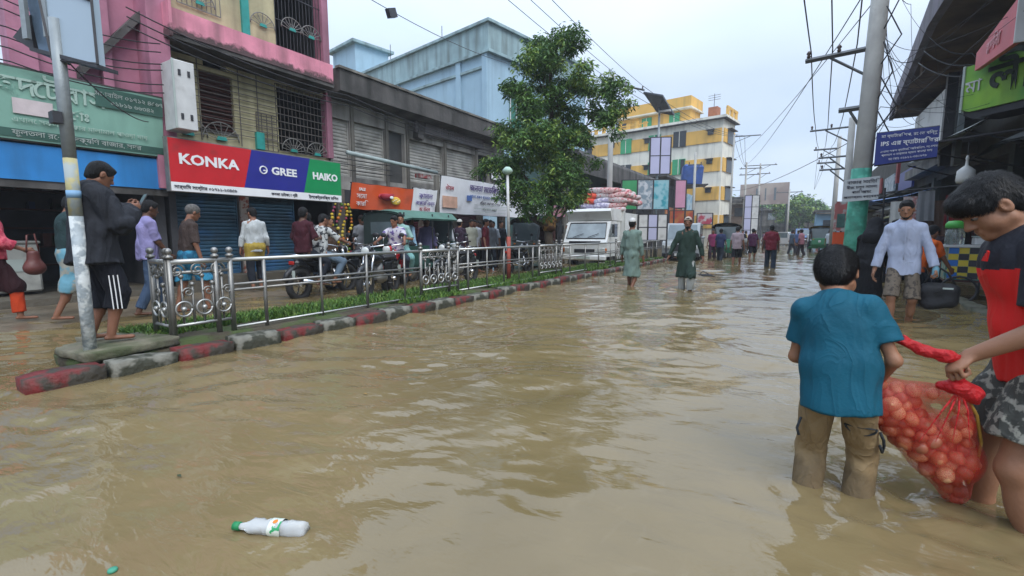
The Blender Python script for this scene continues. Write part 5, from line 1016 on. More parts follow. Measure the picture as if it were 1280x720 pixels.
def awn(label, x, y0, y1, zt, zb, out, mt, name='awning', n=10):
    s = thing(name, label, 'awning', (x, y0, 0)); mb = MB(); vs = []; L_ = y1 - y0
    for i in range(n + 1):
        t = i / n; sg = .05 * math.sin(t * 9 + y0) ; vs += [(0, t * L_, zt), (-out * .5, t * L_, (zt + zb) / 2 - .05 + sg * .5), (-out, t * L_, zb + sg)]
    fs = [(3 * i + j, 3 * i + j + 1, 3 * i + j + 4, 3 * i + j + 3) for i in range(n) for j in (0, 1)]; mb.add(vs, fs); mb.add([(v[0], v[1], v[2] - .03) for v in vs], [f[::-1] for f in fs]); mb.build('sheet', mt, s)
    for t in (.05, .5, .95): MB().cyl((-out + .05, t * L_, zb), (0, t * L_, zb - .35), .018, n=5).build('stay', iron, s)
    return s
awn('pale grey tin awning under the lime sign beside the blue sign', 3.45, 11.6, 17.4, 3.75, 3.05, 1.05, M('tin_grey', 'a4aaa6', .5, .25, 3, dirt=.6, metal=.2)); awn('dark sagging tarpaulin awning above the cart', 3.7, 8.6, 12.6, 3.30, 2.62, 1.0, tarpd); awn('grey brown canvas awning nearest the frame edge', 3.75, 5.2, 8.5, 3.1, 2.45, 1.1, tarpb)
awn('blue plastic sheet awning in the right bazaar beyond the pole', 3.4, 18.5, 22.5, 2.55, 2.2, 1.5, M('blue_plastic', '4a7ab8', .4, .15)); awn('pale cloth awning of the far right bazaar stalls', 3.6, 23, 29, 3.0, 2.4, 1.6, tarp)
s = thing('hanging_lamp', 'white bell shaped lamp hanging under the dark awning', 'lamp', (2.55, 11.9, 2.1)); mb = MB().smooth(); mb.lathe([(.12, 0), (.14, .05), (.13, .22), (.07, .28), (.025, .32), (.02, .42), (.03, .44), (.015, .50)], (0, 0, 0), 16); mb.build('shade', M('opal_white', 'c8c8c4', .4, .04, bump=0), s); MB().cyl((0, 0, .5), (0, 0, .75), .008, n=5).build('cord', wirem, s)
# blue battery shop sign
s = thing('blue_sign', 'dark blue hanging sign reading IPS with white Bengali lines beside the concrete pole', 'sign', (.99, 10.0, 2.30), R(-3))
mb = MB(); mb.prism([(0, 0), (.78, .07), (.78, .54), (0, .52)], -.03, .03); mb.build('panel', M('ink_blue', '22307a', .4, .08, 2, dirt=.2, dirtcol=(.05, .07, .2), bump=0), s)
text('মা ব্যাটারি শপ, রোড বিন্দু', .062, wl, s, (.41, -.036, .455), shear=.0); text('IPS এর ব্যাটারি ঘর', .092, wl, s, (.42, -.036, .335), bold=.0015); text('এখানে সকল ব্যাটারি, আইপিএস, সোলার', .042, wl, s, (.42, -.036, .225), rot=(PI / 2, -.05, 0)); text('প্যানেল ও চার্জার ফ্যান পাওয়া যায়', .042, wl, s, (.40, -.036, .165), rot=(PI / 2, -.05, 0)); text('মোবাঃ ০১৮১২-৩৪৫৬৭৮', .048, wl, s, (.42, -.036, .095), rot=(PI / 2, -.06, 0))
for a, b_ in (((0, .52), (.78, .54)), ((0, 0), (.78, .07))): MB().tube([(a[0], 0, a[1]), (b_[0], 0, b_[1])], .018, 4).build('frame', iron, s)
MB().cyl((.78, 0, .3), (2.0, .3, .45), .02, n=5).build('bracket', iron, s)
s = thing('white_notice', 'small white notice board with black Bengali writing tied to the pole below the blue sign', 'sign', (.58, 9.92, 1.70), R(4))
mb = MB(); mb.prism([(0, 0), (.50, .04), (.50, .42), (.02, .38)], -.012, .012); mb.build('panel', M('notice_white', 'b9bcbc', .6, .06, 3, dirt=.3, dirtcol=(.3, .3, .3)), s)
for t_, z, sz in (('বাজার সমিতি', .33, .075), ('ধীরে চলুন সামনে', .245, .062), ('পানি আছে', .165, .062), ('আদেশক্রমে কর্তৃপক্ষ', .085, .05)): text(t_, sz, bl_, s, (.26, -.016, z), rot=(PI / 2, -.04, 0))
# orange poster panel and stalls clutter past the pole
s = thing('orange_poster', 'orange and red-white poster board standing between the two poles', 'sign', (.62, 12.6, .25), R(8)); MB().b2(0, .30, -.02, .02, 0, .95).build('orange_panel', M('orange_sheet', 'd8582c', .5, .06), s); MB().b2(0, .30, -.02, .02, .97, 1.62).build('upper_panel', M('faded_red_white', 'b06a66', .6, .2, 4, two='b4b8b4', twoscale=5), s); MB().b2(.05, .2, -.03, -.02, 1.05, 1.35).build('picture', M('poster_teal', '4a6a64', .6, .3, 9), s); MB().cyl((.15, .02, -.4), (.15, .02, 1.6), .02, n=5).build('stake', iron, s)
cl_ = [('hanging white cloth', 'c0c0bc'), ('striped pale red cloth', 'a87a78'), ('hanging grey garment', '7a7c80'), ('brown hanging garment', '5a463c'), ('red hanging garment', '7a2428')]
for i, (nm, c_) in enumerate(cl_):
    s = thing('hanging_cloth', nm + ' on a rail of the bazaar stalls under the blue sign', 'cloth', (1.62 + i * .22, 12.9 + .1 * (i % 2), 1.85 + .1 * (i % 3)), R(-10), 'clothes hanging at the bazaar stall')
    vs = []; W_, H_ = .26, .62 + .1 * (i % 2)
    for j in range(8):
        for k in range(9): vs.append((k / 8 * W_ * (1 + .1 * j / 7), .03 * math.sin(k * 1.7 + i) * (.3 + j / 7), -j / 7 * H_))
    fs = [(j * 9 + k, j * 9 + k + 1, j * 9 + k + 10, j * 9 + k + 9) for j in range(7) for k in range(8)]; m2 = MB().smooth(); m2.add(vs, fs); m2.add([(v[0], v[1] + .012, v[2]) for v in vs], [f[::-1] for f in fs]); m2.build('cloth', M(nm.replace(' ', '_'), c_, .8, .1, 4, two=('b8b0ae' if i == 1 else None), twoscale=14), s); MB().cyl((W_ / 2, 0, 0), (W_ / 2, 0, .12), .006, n=4).build('hanger', iron, s)
s = thing('cloth_rail', 'long rail of the bazaar stall carrying the hanging clothes', 'rail', (1.5, 12.9, 2.05), R(-10)); MB().cyl((0, 0, .0), (1.6, 0, .1), .015, n=6).build('rail', iron, s); [MB().cyl((x, .05, -2.2), (x, .05, .1), .02, n=6).build('post', iron, s) for x in (0.0, 1.6)]
rs = np.random.RandomState(8); ccols = ['3f4a58', '8a3a3a', '6a6a66', '2c3a34', '9a9a94', '5a3f5a', 'b07a4a', '2f5a78', '70704a']
for i in range(16):
    x = rs.uniform(2.3, 3.5); y = rs.uniform(14, 26); w_ = rs.uniform(.4, .9); h_ = rs.uniform(.6, 1.7); s = thing('stall', 'small covered market stall heaped with goods in the dim right hand bazaar', 'stall', (x, y, 0), rs.uniform(-.3, .3), 'stalls of the right hand bazaar')
    m_ = M('stall_%d' % (i % 9), ccols[i % 9], .7, .3, 5)
    MB().box((0, 0, .45), (w_, w_, .08)).build('table', maroon, s)
    for lx in (-1, 1):
        for ly in (-1, 1): MB().cyl((lx * w_ * .42, ly * w_ * .42, -.2), (lx * w_ * .42, ly * w_ * .42, h_ + .5), .018, n=5).build('leg', maroon, s)
    for k in range(4): MB().box((rs.uniform(-.3, .3) * w_, rs.uniform(-.3, .3) * w_, .55 + .12 * (k % 2)), (w_ * .35, w_ * .35, .16), rz=rs.rand(), bev=.02).build('goods', M('stall_%d' % ((i + k) % 9), ccols[(i + k) % 9], .7, .3, 5), s)
    mb = MB(); mb.prism([(-w_ * .6, h_ + .4), (w_ * .6, h_ + .5), (w_ * .6, h_ + .53), (0, h_ + .62), (-w_ * .6, h_ + .43)], -w_ * .6, w_ * .6); mb.build('cover', m_, s)
b = thing('right_far_row', 'dim row of low shops continuing along the right side of the street', 'building', (3.9, 23.5, 0)); MB().b2(0, 5, 0, 40, 0, 5.4).build('wall', rw_, b)
for i in range(9): MB().b2(-.8, 0, .3 + i * 4.3, 4 + i * 4.3, 2.7 + .2 * (i % 3), 2.78 + .2 * (i % 3)).build('eave', [tarp, mold, tarpb][i % 3], b); MB().b2(-.3, -.22, .5 + i * 4.3, 3.5 + i * 4.3, 3.0 + .2 * (i % 3), 3.8 + .2 * (i % 3)).build('signboard', [MATS['ink_blue'], pw, MATS['dull_red_board'], lil][i % 4], b)
# snack cart with coloured check panels
s = thing('checked_cart', 'street food cart with yellow blue and black checked front and green topped jar', 'cart', (2.28, 11.3, .0), R(-6))
# local x runs towards the camera side of the street, local -y faces the road
cw, chh = 1.15, .56
MB().b2(0, cw, 0, .62, .30, .34).build('floor', maroon, s)
for k, (a0, a1, y0, y1) in enumerate(((0, cw, .6, .62), (0, .02, 0, .62), (cw - .02, cw, 0, .62))): MB().b2(a0, a1, y0, y1, .34, .92).build('side', M('cream_teal_side', 'a8a88c', .5, .1, 4, two='4a8a88', twoscale=8), s)
MB().b2(0, cw, 0.0, .02, .34, .92).build('front_backing', MATS['cream_teal_side'], s)
ck = [flat('check_yellow', 'c9b43a'), flat('check_blue', '2a6ab8'), flat('check_black', (.03, .03, .04)), flat('check_cream', 'b8b8a0')]
for i in range(8):
    for j in range(5): MB().b2(.03 + i * .136, .03 + i * .136 + .130, -.012, -.001, .36 + j * .112, .36 + j * .112 + .106).build('check_tile', ck[0] if (i + j) % 2 else ck[[1, 2][(i // 2 + j) % 2]], s)
for j in range(5):
    for i in range(4): MB().b2(cw + .001, cw + .012, .03 + i * .142, .03 + i * .142 + .135, .36 + j * .112, .36 + j * .112 + .106).build('check_tile', ck[0 if (i + j) % 2 else [1, 2][i % 2]], s)
MB().b2(-.04, cw + .04, -.04, .66, .92, .96).build('counter', white, s)
for x in (.2, .95):
    w_ = MB().smooth(); w_.tube([(x + .0, .66, .16), (x, .66, .16)], .02, 4); 
    q = MB().smooth(); q.tube([(x + .24 * math.cos(t / 20 * 2 * PI), -.05 + .7 * (x > .5) , .16 + .24 * math.sin(t / 20 * 2 * PI)) for t in range(20)], .022, 6, True); q.build('wheel', iron, s)
for x in (.02, cw - .02): MB().cyl((x, .6, .96), (x, .6, 1.75), .014, n=5).build('post', iron, s)
j_ = thing('jar', 'clear glass jar with green lid standing on the checked cart', 'jar', (2.42, 11.55, .96)); mb = MB().smooth(); mb.lathe([(.13, 0), (.14, .02), (.14, .26), (.10, .30), (.10, .31)], (0, 0, 0), 16)
gm = bpy.data.materials.new('jar_glass'); gm.use_nodes = True; gb = gm.node_tree.nodes["Principled BSDF"]; gb.inputs['Transmission Weight'].default_value = .85; gb.inputs['Roughness'].default_value = .1; gb.inputs['Base Color'].default_value = (.7, .8, .75, 1); mb.build('glass', gm, j_)
mb = MB().smooth(); mb.lathe([(.12, .30), (.15, .31), (.15, .38), (.11, .43), (.03, .44)], (0, 0, 0), 16); mb.build('lid', flat('lime_lid', '4fae4a', .4), j_)
for k in range(4):
    q = thing('snack_box', ['pale tub', 'steel bowl', 'dark packet heap', 'white box'][k] + ' on the checked cart counter', 'box', (2.78 + .12 * k, 11.55, .96)) if k in (0, 3) else None
    if q: MB().box((0, 0, .07 + .02 * k), (.22, .2, .14 + .04 * k), bev=.02).build('tub', [white, st, iron, pw][k], q); MB().box((0, 0, .15 + .04 * k), (.23, .21, .02)).build('lid', gl, q)
k = MB(); kc = thing('right_kerb', 'low broken concrete kerb just above the water on the right side', 'kerb', (2.42, 8.5, 0)); [setattr(link(bpy.data.objects.new('kerb_stone', (lambda m: (m.materials.append(kp), m)[1])(kms[i % 5].copy())), kc), 'location', (random.uniform(-.02, .02), i * .52, -.115 + random.uniform(-.01, .01))) for i in range(14)]
for ob in kc.children: ob.rotation_euler[2] = PI / 2
# ------------------------------------------------------------------ vehicles
paintw = M('truck_white_paint', 'd6d7d4', .35, .06, 3, dirt=.35, dirtcol=(.20, .17, .13), bump=.03, spec=.5); glassd = M('windscreen_glass', (.10, .13, .14), .06, .2, 2, bump=0, spec=.8); rub = M('tyre_rubber', (.018, .018, .018), .8, .2, 12, bump=.3); chrome = M('chrome', (.6, .6, .6), .15, .05, 5, bump=0, metal=1); blkp = M('black_plastic', (.02, .02, .022), .45, .2, 6)
lampm = M('headlamp_glass', 'b9bcb8', .1, .05, 3, bump=0, spec=.8); ambl = flat('amber_lens', 'c8702a', .25); redl = flat('red_lens', '9a1f1a', .25)
def wheel(par, c, r, w, ax='x', spokes=0, name='wheel'):
    t = MB().smooth(); n = 24
    f = (lambda a, rr, o: (c[0] + o, c[1] + rr * math.cos(a), c[2] + rr * math.sin(a))) if ax == 'x' else (lambda a, rr, o: (c[0] + rr * math.cos(a), c[1] + o, c[2] + rr * math.sin(a)))
    prof = [(r * .68, -w * .5), (r * .92, -w * .5), (r, -w * .28), (r, w * .28), (r * .92, w * .5), (r * .68, w * .5)]; vs = []
    for rr, o in prof: vs += [f(2 * PI * i / n, rr, o) for i in range(n)]
    fs = [((j % 6) * n + i, (j % 6) * n + (i + 1) % n, ((j + 1) % 6) * n + (i + 1) % n, ((j + 1) % 6) * n + i) for j in range(6) for i in range(n)]; t.add(vs, fs); o_ = t.build(name, rub, par)
    if spokes:
        for k in range(spokes): a = 2 * PI * k / spokes; MB().cyl(f(a, r * .1, 0), f(a, r * .7, 0), .009, n=5).build('spoke', chrome, o_)
        m = MB(); m.smooth(); m.cyl(f(0, 0, -w * .7), f(0, 0, w * .7), r * .14, n=12); m.build('hub', chrome, o_)
    else:
        m = MB().smooth(); m.cyl(f(0, 0, -w * .35), f(0, 0, w * .35), r * .7, n=20); m.build('rim', st, o_)
    return o_
def motorcycle(label, loc, heading, col, group=None):
    """local -y is forward"""
    b = thing('motorcycle', label, 'motorcycle', loc, math.atan2(heading[1], heading[0]) + PI / 2, group); pm = M('bike_paint_' + col, col, .25, .05, 3, bump=0, spec=.6, dirt=.2)
    for y, nm in ((-.66, 'front_wheel'), (.64, 'rear_wheel')): wheel(b, (0, y, .30), .30, .10, 'x', 5, nm)
    MB().smooth().tube([(0, -.60, .62), (0, -.50, .82), (0, -.30, .68), (0, .1, .62), (0, .62, .72)], .03, 8).build('frame', blkp, b); MB().smooth().tube([(0, -.48, .75), (0, -.35, .35), (0, .2, .30), (0, .64, .30)], .026, 8).build('lower_frame', blkp, b)
    for x in (-.09, .09): MB().smooth().tube([(x, -.66, .30), (x, -.52, .70), (x, -.44, .92)], .024, 8).build('fork', chrome, b)
    m = MB().smooth(); m.ball((0, -.22, .76), (.15, .27, .14), 18, 12); m.build('fuel_tank', pm, b); MB().smooth().ball((0, -.26, .895), (.04, .04, .015), 10, 6).build('filler_cap', chrome, b)
    MB().box((0, .28, .76), (.25, .66, .10), bev=.045).build('seat', blkp, b); m = MB().smooth(); m.tube([(-.12, .5, .8), (-.13, .72, .84), (0, .78, .85), (.13, .72, .84), (.12, .5, .8)], .013, 6); m.build('grab_rail', chrome, b)
    MB().box((0, .62, .68), (.16, .26, .16), bev=.05).build('tail_fairing', pm, b); MB().box((0, .80, .70), (.12, .04, .07), bev=.015).build('tail_light', redl, b); MB().box((0, .84, .50), (.20, .015, .14)).build('number_plate', gl, b)
    for s in (-1, 1): MB().box((s * .12, .12, .58), (.05, .34, .20), bev=.02).build('side_panel', pm, b)
    m = MB().smooth(); m.cyl((0, -.06, .40), (0, -.10, .66), .12, .09, 14); m.ball((0, -.02, .38), (.15, .2, .12), 14, 8); m.build('engine', st, b)
    m = MB().smooth(); m.tube([(-.1, -.14, .55), (-.13, -.24, .35), (-.15, 0, .25), (-.17, .4, .32), (-.17, .72, .38)], [.022, .022, .025, .045, .045], 10); m.build('exhaust', chrome, b)
    MB().smooth().tube([(-.36, -.30, 1.02), (-.20, -.42, 1.0), (0, -.46, .97), (.20, -.42, 1.0), (.36, -.30, 1.02)], .014, 8).build('handlebar', chrome, b)
    for s in (-1, 1): MB().smooth().cyl((s * .36, -.30, 1.02), (s * .26, -.38, 1.01), .022, n=8).build('grip', blkp, b); MB().smooth().tube([(s * .25, -.38, 1.01), (s * .27, -.42, 1.16)], .007, 5).build('mirror_stem', chrome, b); MB().smooth().ball((s * .27, -.42, 1.2), (.06, .02, .045), 12, 8).build('mirror', blkp, b)
    m = MB().smooth(); m.ball((0, -.56, .90), (.10, .09, .11), 14, 10); m.build('headlamp_shell', pm, b); MB().smooth().ball((0, -.63, .90), (.08, .035, .085), 14, 8).build('headlight', lampm, b)
    m = MB().smooth(); m.tube([(0, -.66 + .345 * math.sin(a), .30 + .345 * math.cos(a)) for a in (-1.1, -.6, -.1, .4, .9)], .05, 8); m.build('front_mudguard', pm, b); MB().smooth().tube([(0, .64 + .345 * math.sin(a), .30 + .345 * math.cos(a)) for a in (-.9, -.3, .3, .9, 1.3)], .05, 8).build('rear_mudguard', blkp, b)
    for s in (-1, 1): MB().smooth().cyl((s * .1, -.02, .28), (s * .26, -.02, .27), .014, n=6).build('footpeg', blkp, b)
    return b
def autorickshaw(label, loc, heading, canopy, body, group=None, L_=2.5, door=False, nm='auto_rickshaw'):
    """three wheeler, local -y forward"""
    b = thing(nm, label, 'auto rickshaw', loc, math.atan2(heading[1], heading[0]) + PI / 2, group); w = .62; h = 1.72; f = -L_ / 2; r = L_ / 2
    wheel(b, (0, f + .22, .24), .24, .10, 'x', 0, 'front_wheel'); wheel(b, (w - .08, r - .4, .24), .24, .11, 'x', 0, 'rear_wheel'); wheel(b, (-w + .08, r - .4, .24), .24, .11, 'x', 0, 'rear_wheel')
    mb = MB(); mb.prism([(f + .12, .35), (f + .02, .62), (f + .10, 1.0), (f + .32, 1.02), (f + .5, .42)], -.42, .42, 'x'); mb.build('nose', body, b); MB().b2(-w, w, f + .45, r, .34, .44).build('floor', body, b)
    mb = MB(); mb.prism([(r - .95, .44), (r - .9, .80), (r - .05, .86), (r, .44)], -w, w, 'x'); mb.build('rear_body', body, b)
    for s in (-1, 1): MB().b2(s * w - .02, s * w + .02, r - 1.0, r, .44, .92).build('side_panel', body, b); mb = MB(); mb.tube([(s * .40, f + .10, 1.0), (s * .46, f + .38, 1.55), (s * .52, f + .62, h)], .02, 6); mb.smooth(); mb.build('screen_pillar', blkp, b); [MB().cyl((s * w * .97, y, .44), (s * w * .97, y, h), .018, n=6).build('post', blkp, b) for y in (f + .75, .15, r - .06)]
    vs = []; n = 9
    for j, y in enumerate(np.linspace(f + .42, r + .05, 8)):
        for i in range(n): a = -1 + 2 * i / (n - 1); vs.append((a * (w + .05), y, h + .10 * (1 - a * a) - .05 * (abs(y) > L_ * .42) + (-.12 if abs(a) > .99 else 0)))
    fs = [(j * n + i, j * n + i + 1, (j + 1) * n + i + 1, (j + 1) * n + i) for j in range(7) for i in range(n - 1)]; m = MB().smooth(); m.add(vs, fs); m.add([(v[0] * .98, v[1], v[2] - .035) for v in vs], [q[::-1] for q in fs]); m.build('canopy', canopy, b)
    mb = MB(); mb.prism([(-.42, 1.02), (.42, 1.02), (.48, 1.62), (-.48, 1.62)], f + .34, f + .36); mb.build('windscreen', glassd, b); MB().box((0, f + .05, .80), (.14, .05, .14), bev=.03).build('headlight', lampm, b)
    for s in (-1, 1): MB().box((s * .34, f + .08, .92), (.07, .04, .05), bev=.01).build('indicator', ambl, b)
    MB().box((0, r - .45, .95), (1.1, .5, .12), bev=.05).build('seat', blkp, b); MB().box((0, r - .12, 1.2), (1.1, .12, .5), bev=.05).build('seat_back', maroon, b); MB().box((0, f + .85, .72), (.5, .34, .12), bev=.04).build('driver_seat', blkp, b)
    q = MB().b2(-w + .04, w - .04, r + .0, r + .03, .95, h).build('rear_curtain', M('dark_curtain', '23302e', .7, .2, 3), b); MB().b2(-.34, .34, r + .03, r + .045, 1.2, 1.5).build('rear_window', glassd, q)
    mb = MB().smooth(); mb.tube([(-.28, f + .52, 1.0), (0, f + .42, 1.04), (.28, f + .52, 1.0)], .014, 6); mb.build('handlebar', chrome, b); return b
def car(label, loc, heading, col, H_=1.5, L_=4.0, W_=1.6, van=False, group=None):
    b = thing('van' if van else 'parked_car', label, 'van' if van else 'car', loc, math.atan2(heading[1], heading[0]) + PI / 2, group); pm = M('car_' + col, col, .3, .04, 2, bump=0, spec=.6, dirt=.25); f, r = -L_ / 2, L_ / 2; w = W_ / 2; hb = H_ * .55
    mb = MB(); mb.prism([(f, .3), (f, hb * .8), (f + .1, hb * .92), (f + (.4 if van else .95), hb * 1.05), (r - .1, hb * 1.05), (r, hb * .9), (r, .3)], -w, w, 'x'); mb.build('body', pm, b)
    c0, c1 = (f + .35, f + .95) if van else (f + .95, f + 1.45); mb = MB(); mb.prism([(c0, hb * 1.04), (c1, H_ - .03), (c1 + .1, H_), (r - .5, H_), (r - .3, H_ - .05), (r - .08, hb * 1.04)], -w * .92, w * .92, 'x'); mb.build('roof', pm, b)
    mb = MB(); d = V(0, c1 - c0, H_ - hb); k = .02; mb.add([(-w * .82, c0 + .04 - k, hb * 1.07), (w * .82, c0 + .04 - k, hb * 1.07), (w * .76, c1 - k - .03, H_ - .08), (-w * .76, c1 - k - .03, H_ - .08)], [(0, 1, 2, 3)]); mb.build('windscreen', glassd, b)
    for s in (-1, 1):
        MB().b2(s * w * .925, s * w * .935, c1, (c1 + r) / 2 - .05, hb * 1.1, H_ - .1).build('side_window', glassd, b); MB().b2(s * w * .925, s * w * .935, (c1 + r) / 2, r - .5, hb * 1.1, H_ - .1).build('side_window', glassd, b)
        MB().box((s * w * .72, f - .01, hb * .72), (w * .34, .06, .14), bev=.02).build('headlight', lampm, b); MB().box((s * (w + .08), c0 + .35, hb * 1.15), (.16, .08, .12), bev=.03).build('mirror', pm, b)
        wheel(b, (s * (w - .1), f + .7, .3), .3, .18); wheel(b, (s * (w - .1), r - .7, .3), .3, .18)
    MB().b2(-w * .5, w * .5, f - .02, f + .01, hb * .55, hb * .85).build('grille', blkp, b); MB().box((0, f - .02, .36), (W_ * .98, .1, .2), bev=.04).build('bumper', blkp, b); MB().b2(-.24, .24, f - .08, f - .07, .32, .43).build('number_plate', white, b); return b
# white covered truck, front towards the camera
t = thing('truck', 'white cab truck heading this way piled high with red and white sacks', 'truck', (-6.95, 18.0, -.1), R(2))
w = .86; f = -1.6
mb = MB(); mb.prism([(f, .42), (f - .02, .95), (f + .10, 1.12), (f + .42, 1.72), (f + .55, 1.77), (.05, 1.78), (.05, .42)], -w, w, 'x'); mb.build('cab', paintw, t)
mb = MB(); mb.add([(-w * .88, f + .085, 1.12), (w * .88, f + .085, 1.12), (w * .82, f + .37, 1.66), (-w * .82, f + .37, 1.66)], [(0, 1, 2, 3)]); mb.add([(-w * .93, f + .10, 1.09), (w * .93, f + .10, 1.09), (w * .86, f + .395, 1.80), (-w * .86, f + .395, 1.80)], [(0, 1, 2, 3)]) if 0 else None; mb.build('windscreen', M('pale_windscreen', (.22, .26, .27), .08, .3, 2, bump=0, spec=.9), t)
MB().tube([(-w * .9, f + .07, 1.10), (w * .9, f + .07, 1.10), (w * .84, f + .375, 1.68), (-w * .84, f + .375, 1.68)], .022, 5, True).build('windscreen_seal', blkp, t)
MB().tube([(-.5, f + .05, 1.14), (-.1, f + .12, 1.28)], .012, 4).build('wiper', blkp, t); MB().tube([(.1, f + .05, 1.14), (.5, f + .12, 1.28)], .012, 4).build('wiper', blkp, t)
mb = MB(); mb.prism([(f + .50, 1.78), (f + .30, 2.12), (f + .38, 2.22), (.2, 2.24), (.2, 1.78)], -w - .02, w + .02, 'x'); mb.build('roof_fairing', paintw, t)
MB().b2(-.62, .62, f - .035, f, .90, 1.0).build('grille_strip', blkp, t); MB().b2(-.40, .40, f - .04, f, .56, .70).build('lower_grille', blkp, t); MB().box((0, f - .06, .38), (1.72, .16, .20), bev=.04).build('bumper', paintw, t); MB().b2(-.26, .26, f - .15, f - .14, .34, .44).build('number_plate', gl, t)
for s in (-1, 1):
    MB().box((s * .66, f - .02, .66), (.30, .06, .20), bev=.03).build('headlight', lampm, t); MB().box((s * .83, f + .02, .66), (.06, .1, .16), bev=.015).build('indicator', ambl, t)
    d = MB().prism([(f + .22, 1.16), (f + .46, 1.64), (-.35, 1.66), (-.35, 1.16)], s * (w + .003), s * (w + .012), 'x').build('side_window', glassd, t); q = MB().b2(s * w, s * (w + .015), f + .2, -.3, .55, 1.12).build('door', paintw, t); MB().box((s * (w + .025), -.45, 1.0), (.02, .14, .03)).build('handle', blkp, q)
    MB().box((s * (w + .16), f + .25, 1.45), (.06, .16, .34), bev=.02).build('mirror', blkp, t); wheel(t, (s * (w - .12), f + .75, .34), .36, .2); wheel(t, (s * (w - .12), 2.4, .34), .36, .3)
MB().b2(-1.0, 1.0, .15, 3.9, .7, .85).build('cargo_bed', iron, t)
for s in (-1, 1): MB().b2(s * 1.0 - .03, s * 1.0 + .03, .15, 3.9, .85, 2.1).build('cargo_side', paintw, t)
MB().b2(-1.0, 1.0, .15, .2, .85, 2.2).build('headboard', paintw, t)
skm = [M('sack_red_white', 'c8a6a2', .8, .12, 5, two='a04a50', twoscale=9, edge=(.50, .62)), M('sack_lilac', '9a94b0', .8, .15, 5, two='c8c4cc', twoscale=8), M('sack_white_pink', 'b9b0ae', .8, .1, 6, two='b05a60', twoscale=10, edge=(.54, .6)), M('sack_orange', 'c8503a', .75, .15, 5)]
def sackmesh(seed):
    q = MB().smooth(); nu, nv = 16, 10; vs = []; fs = []; rs_ = np.random.RandomState(seed)
    for j in range(nv + 1):
        t_ = -PI / 2 + PI * j / nv
        for i in range(nu):
            a = 2 * PI * i / nu; e = lambda c_, p: math.copysign(abs(c_) ** p, c_); vs.append((.40 * e(math.cos(a), .6) * e(math.cos(t_), .5), .22 * e(math.sin(a), .6) * e(math.cos(t_), .5), .12 * e(math.sin(t_), .8)))
    vs = np.array(vs); vs += .02 * vnoise(vs * 9, seed)[:, None] * V(.6, 1, 1); fs = [(j * nu + i, j * nu + (i + 1) % nu, (j + 1) * nu + (i + 1) % nu, (j + 1) * nu + i) for j in range(nv) for i in range(nu)]; q.add(vs, fs); return q
sk_ = [[sackmesh(i).data('sack', m_) for i in range(3)] for m_ in skm]
desc = ['red striped woven sack', 'lilac woven sack', 'white and pink woven sack', 'orange sack']
n_ = 0
for lz in range(5):
    for ly in range(4):
        for lx in range(3 if lz < 4 else 2):
            if lz < 2 and ly > 0: continue
            k = 3 if (lz, lx, ly) in ((2, 0, 0), (3, 0, 0)) else (1 if lz < 3 and lx < 2 else (0 if (lx + ly + lz) % 2 else 2)); o = bpy.data.objects.new('sack', sk_[k][(lx + ly + lz) % 3]); link(o)
            o.location = (-6.95 + (lx - (1 if lz < 4 else .5)) * .62 + random.uniform(-.05, .05), 18.0 + .1 + ly * .75 * .9 + .25 + random.uniform(-.05, .05), 2.12 + lz * .20); o.rotation_euler = (random.uniform(-.12, .12), random.uniform(-.1, .1), random.uniform(-.25, .25)); n_ += 1
            tag(o, '%s, %s layer %s, %s' % (desc[k], ['lowest', 'second', 'middle', 'fourth', 'topmost'][lz], ['front row', 'second row', 'third row', 'rear row'][ly], ['left side', 'middle', 'right side'][lx]), 'sack', 'sacks piled on the truck')
b1 = motorcycle('black motorcycle carrying two riders behind the nearest plain railing run', (-7.85, 5.75, -.06), (-.22, 1), '1a1c20')
b2 = motorcycle('red motorcycle with two men facing this way beside the green roofed rickshaw', (-7.55, 7.35, -.06), (.50, -.87), 'b01a22')
gcan = M('grey_green_canopy', '4f7468', .6, .15, 2, dirt=.35); grb = M('teal_green_body', '2a4a44', .4, .15, 3, dirt=.4)
autorickshaw('battery rickshaw with tilted grey green canopy behind the red motorcycle', (-8.75, 9.35, -.05), (-.1, 1), gcan, grb, 'three wheelers', 2.7)
autorickshaw('dark rounded three wheeler facing this way beside the tree trunk', (-8.1, 14.6, -.08), (.25, -1), M('dark_canopy', '2e3330', .6, .2, 3), M('dark_olive', '3c4238', .4, .2, 3), 'three wheelers', 2.5)
autorickshaw('yellow and green three wheeler far down the right side', (1.15, 37, -.1), (-.05, -1), M('yellow_canopy', 'c8a83a', .5, .1, 2), M('deep_green_body', '2a6a44', .4, .1, 2), 'three wheelers', 2.5)
autorickshaw('green three wheeler with dark hood behind the man in dark green robe', (-3.2, 26, -.1), (.1, -1), M('dark_canopy', '2e3330'), M('mid_green_body', '2f6f54', .4, .15, 2), 'three wheelers', 2.4)
car('grey white van with black lower front behind the man in dark green robe', (-4.6, 22.9, -.1), (.12, -1), '8f9496', 1.75, 3.8, 1.55, True)
car('white car crossing far down the flooded street', (-1.4, 56, -.1), (1, -.3), 'b4b4b4', group='far cars'); car('dark car parked far left near the lilac post', (-4.2, 46, -.1), (0, -1), '2c3038', group='far cars'); car('silver car far away before the grey houses', (-2.2, 68, -.1), (.1, -1), '9a9c9e', group='far cars'); car('blue far van near the street end', (0.3, 64, -.1), (0, -1), '4a6a9a', 1.9, 4, 1.6, True, group='far cars')
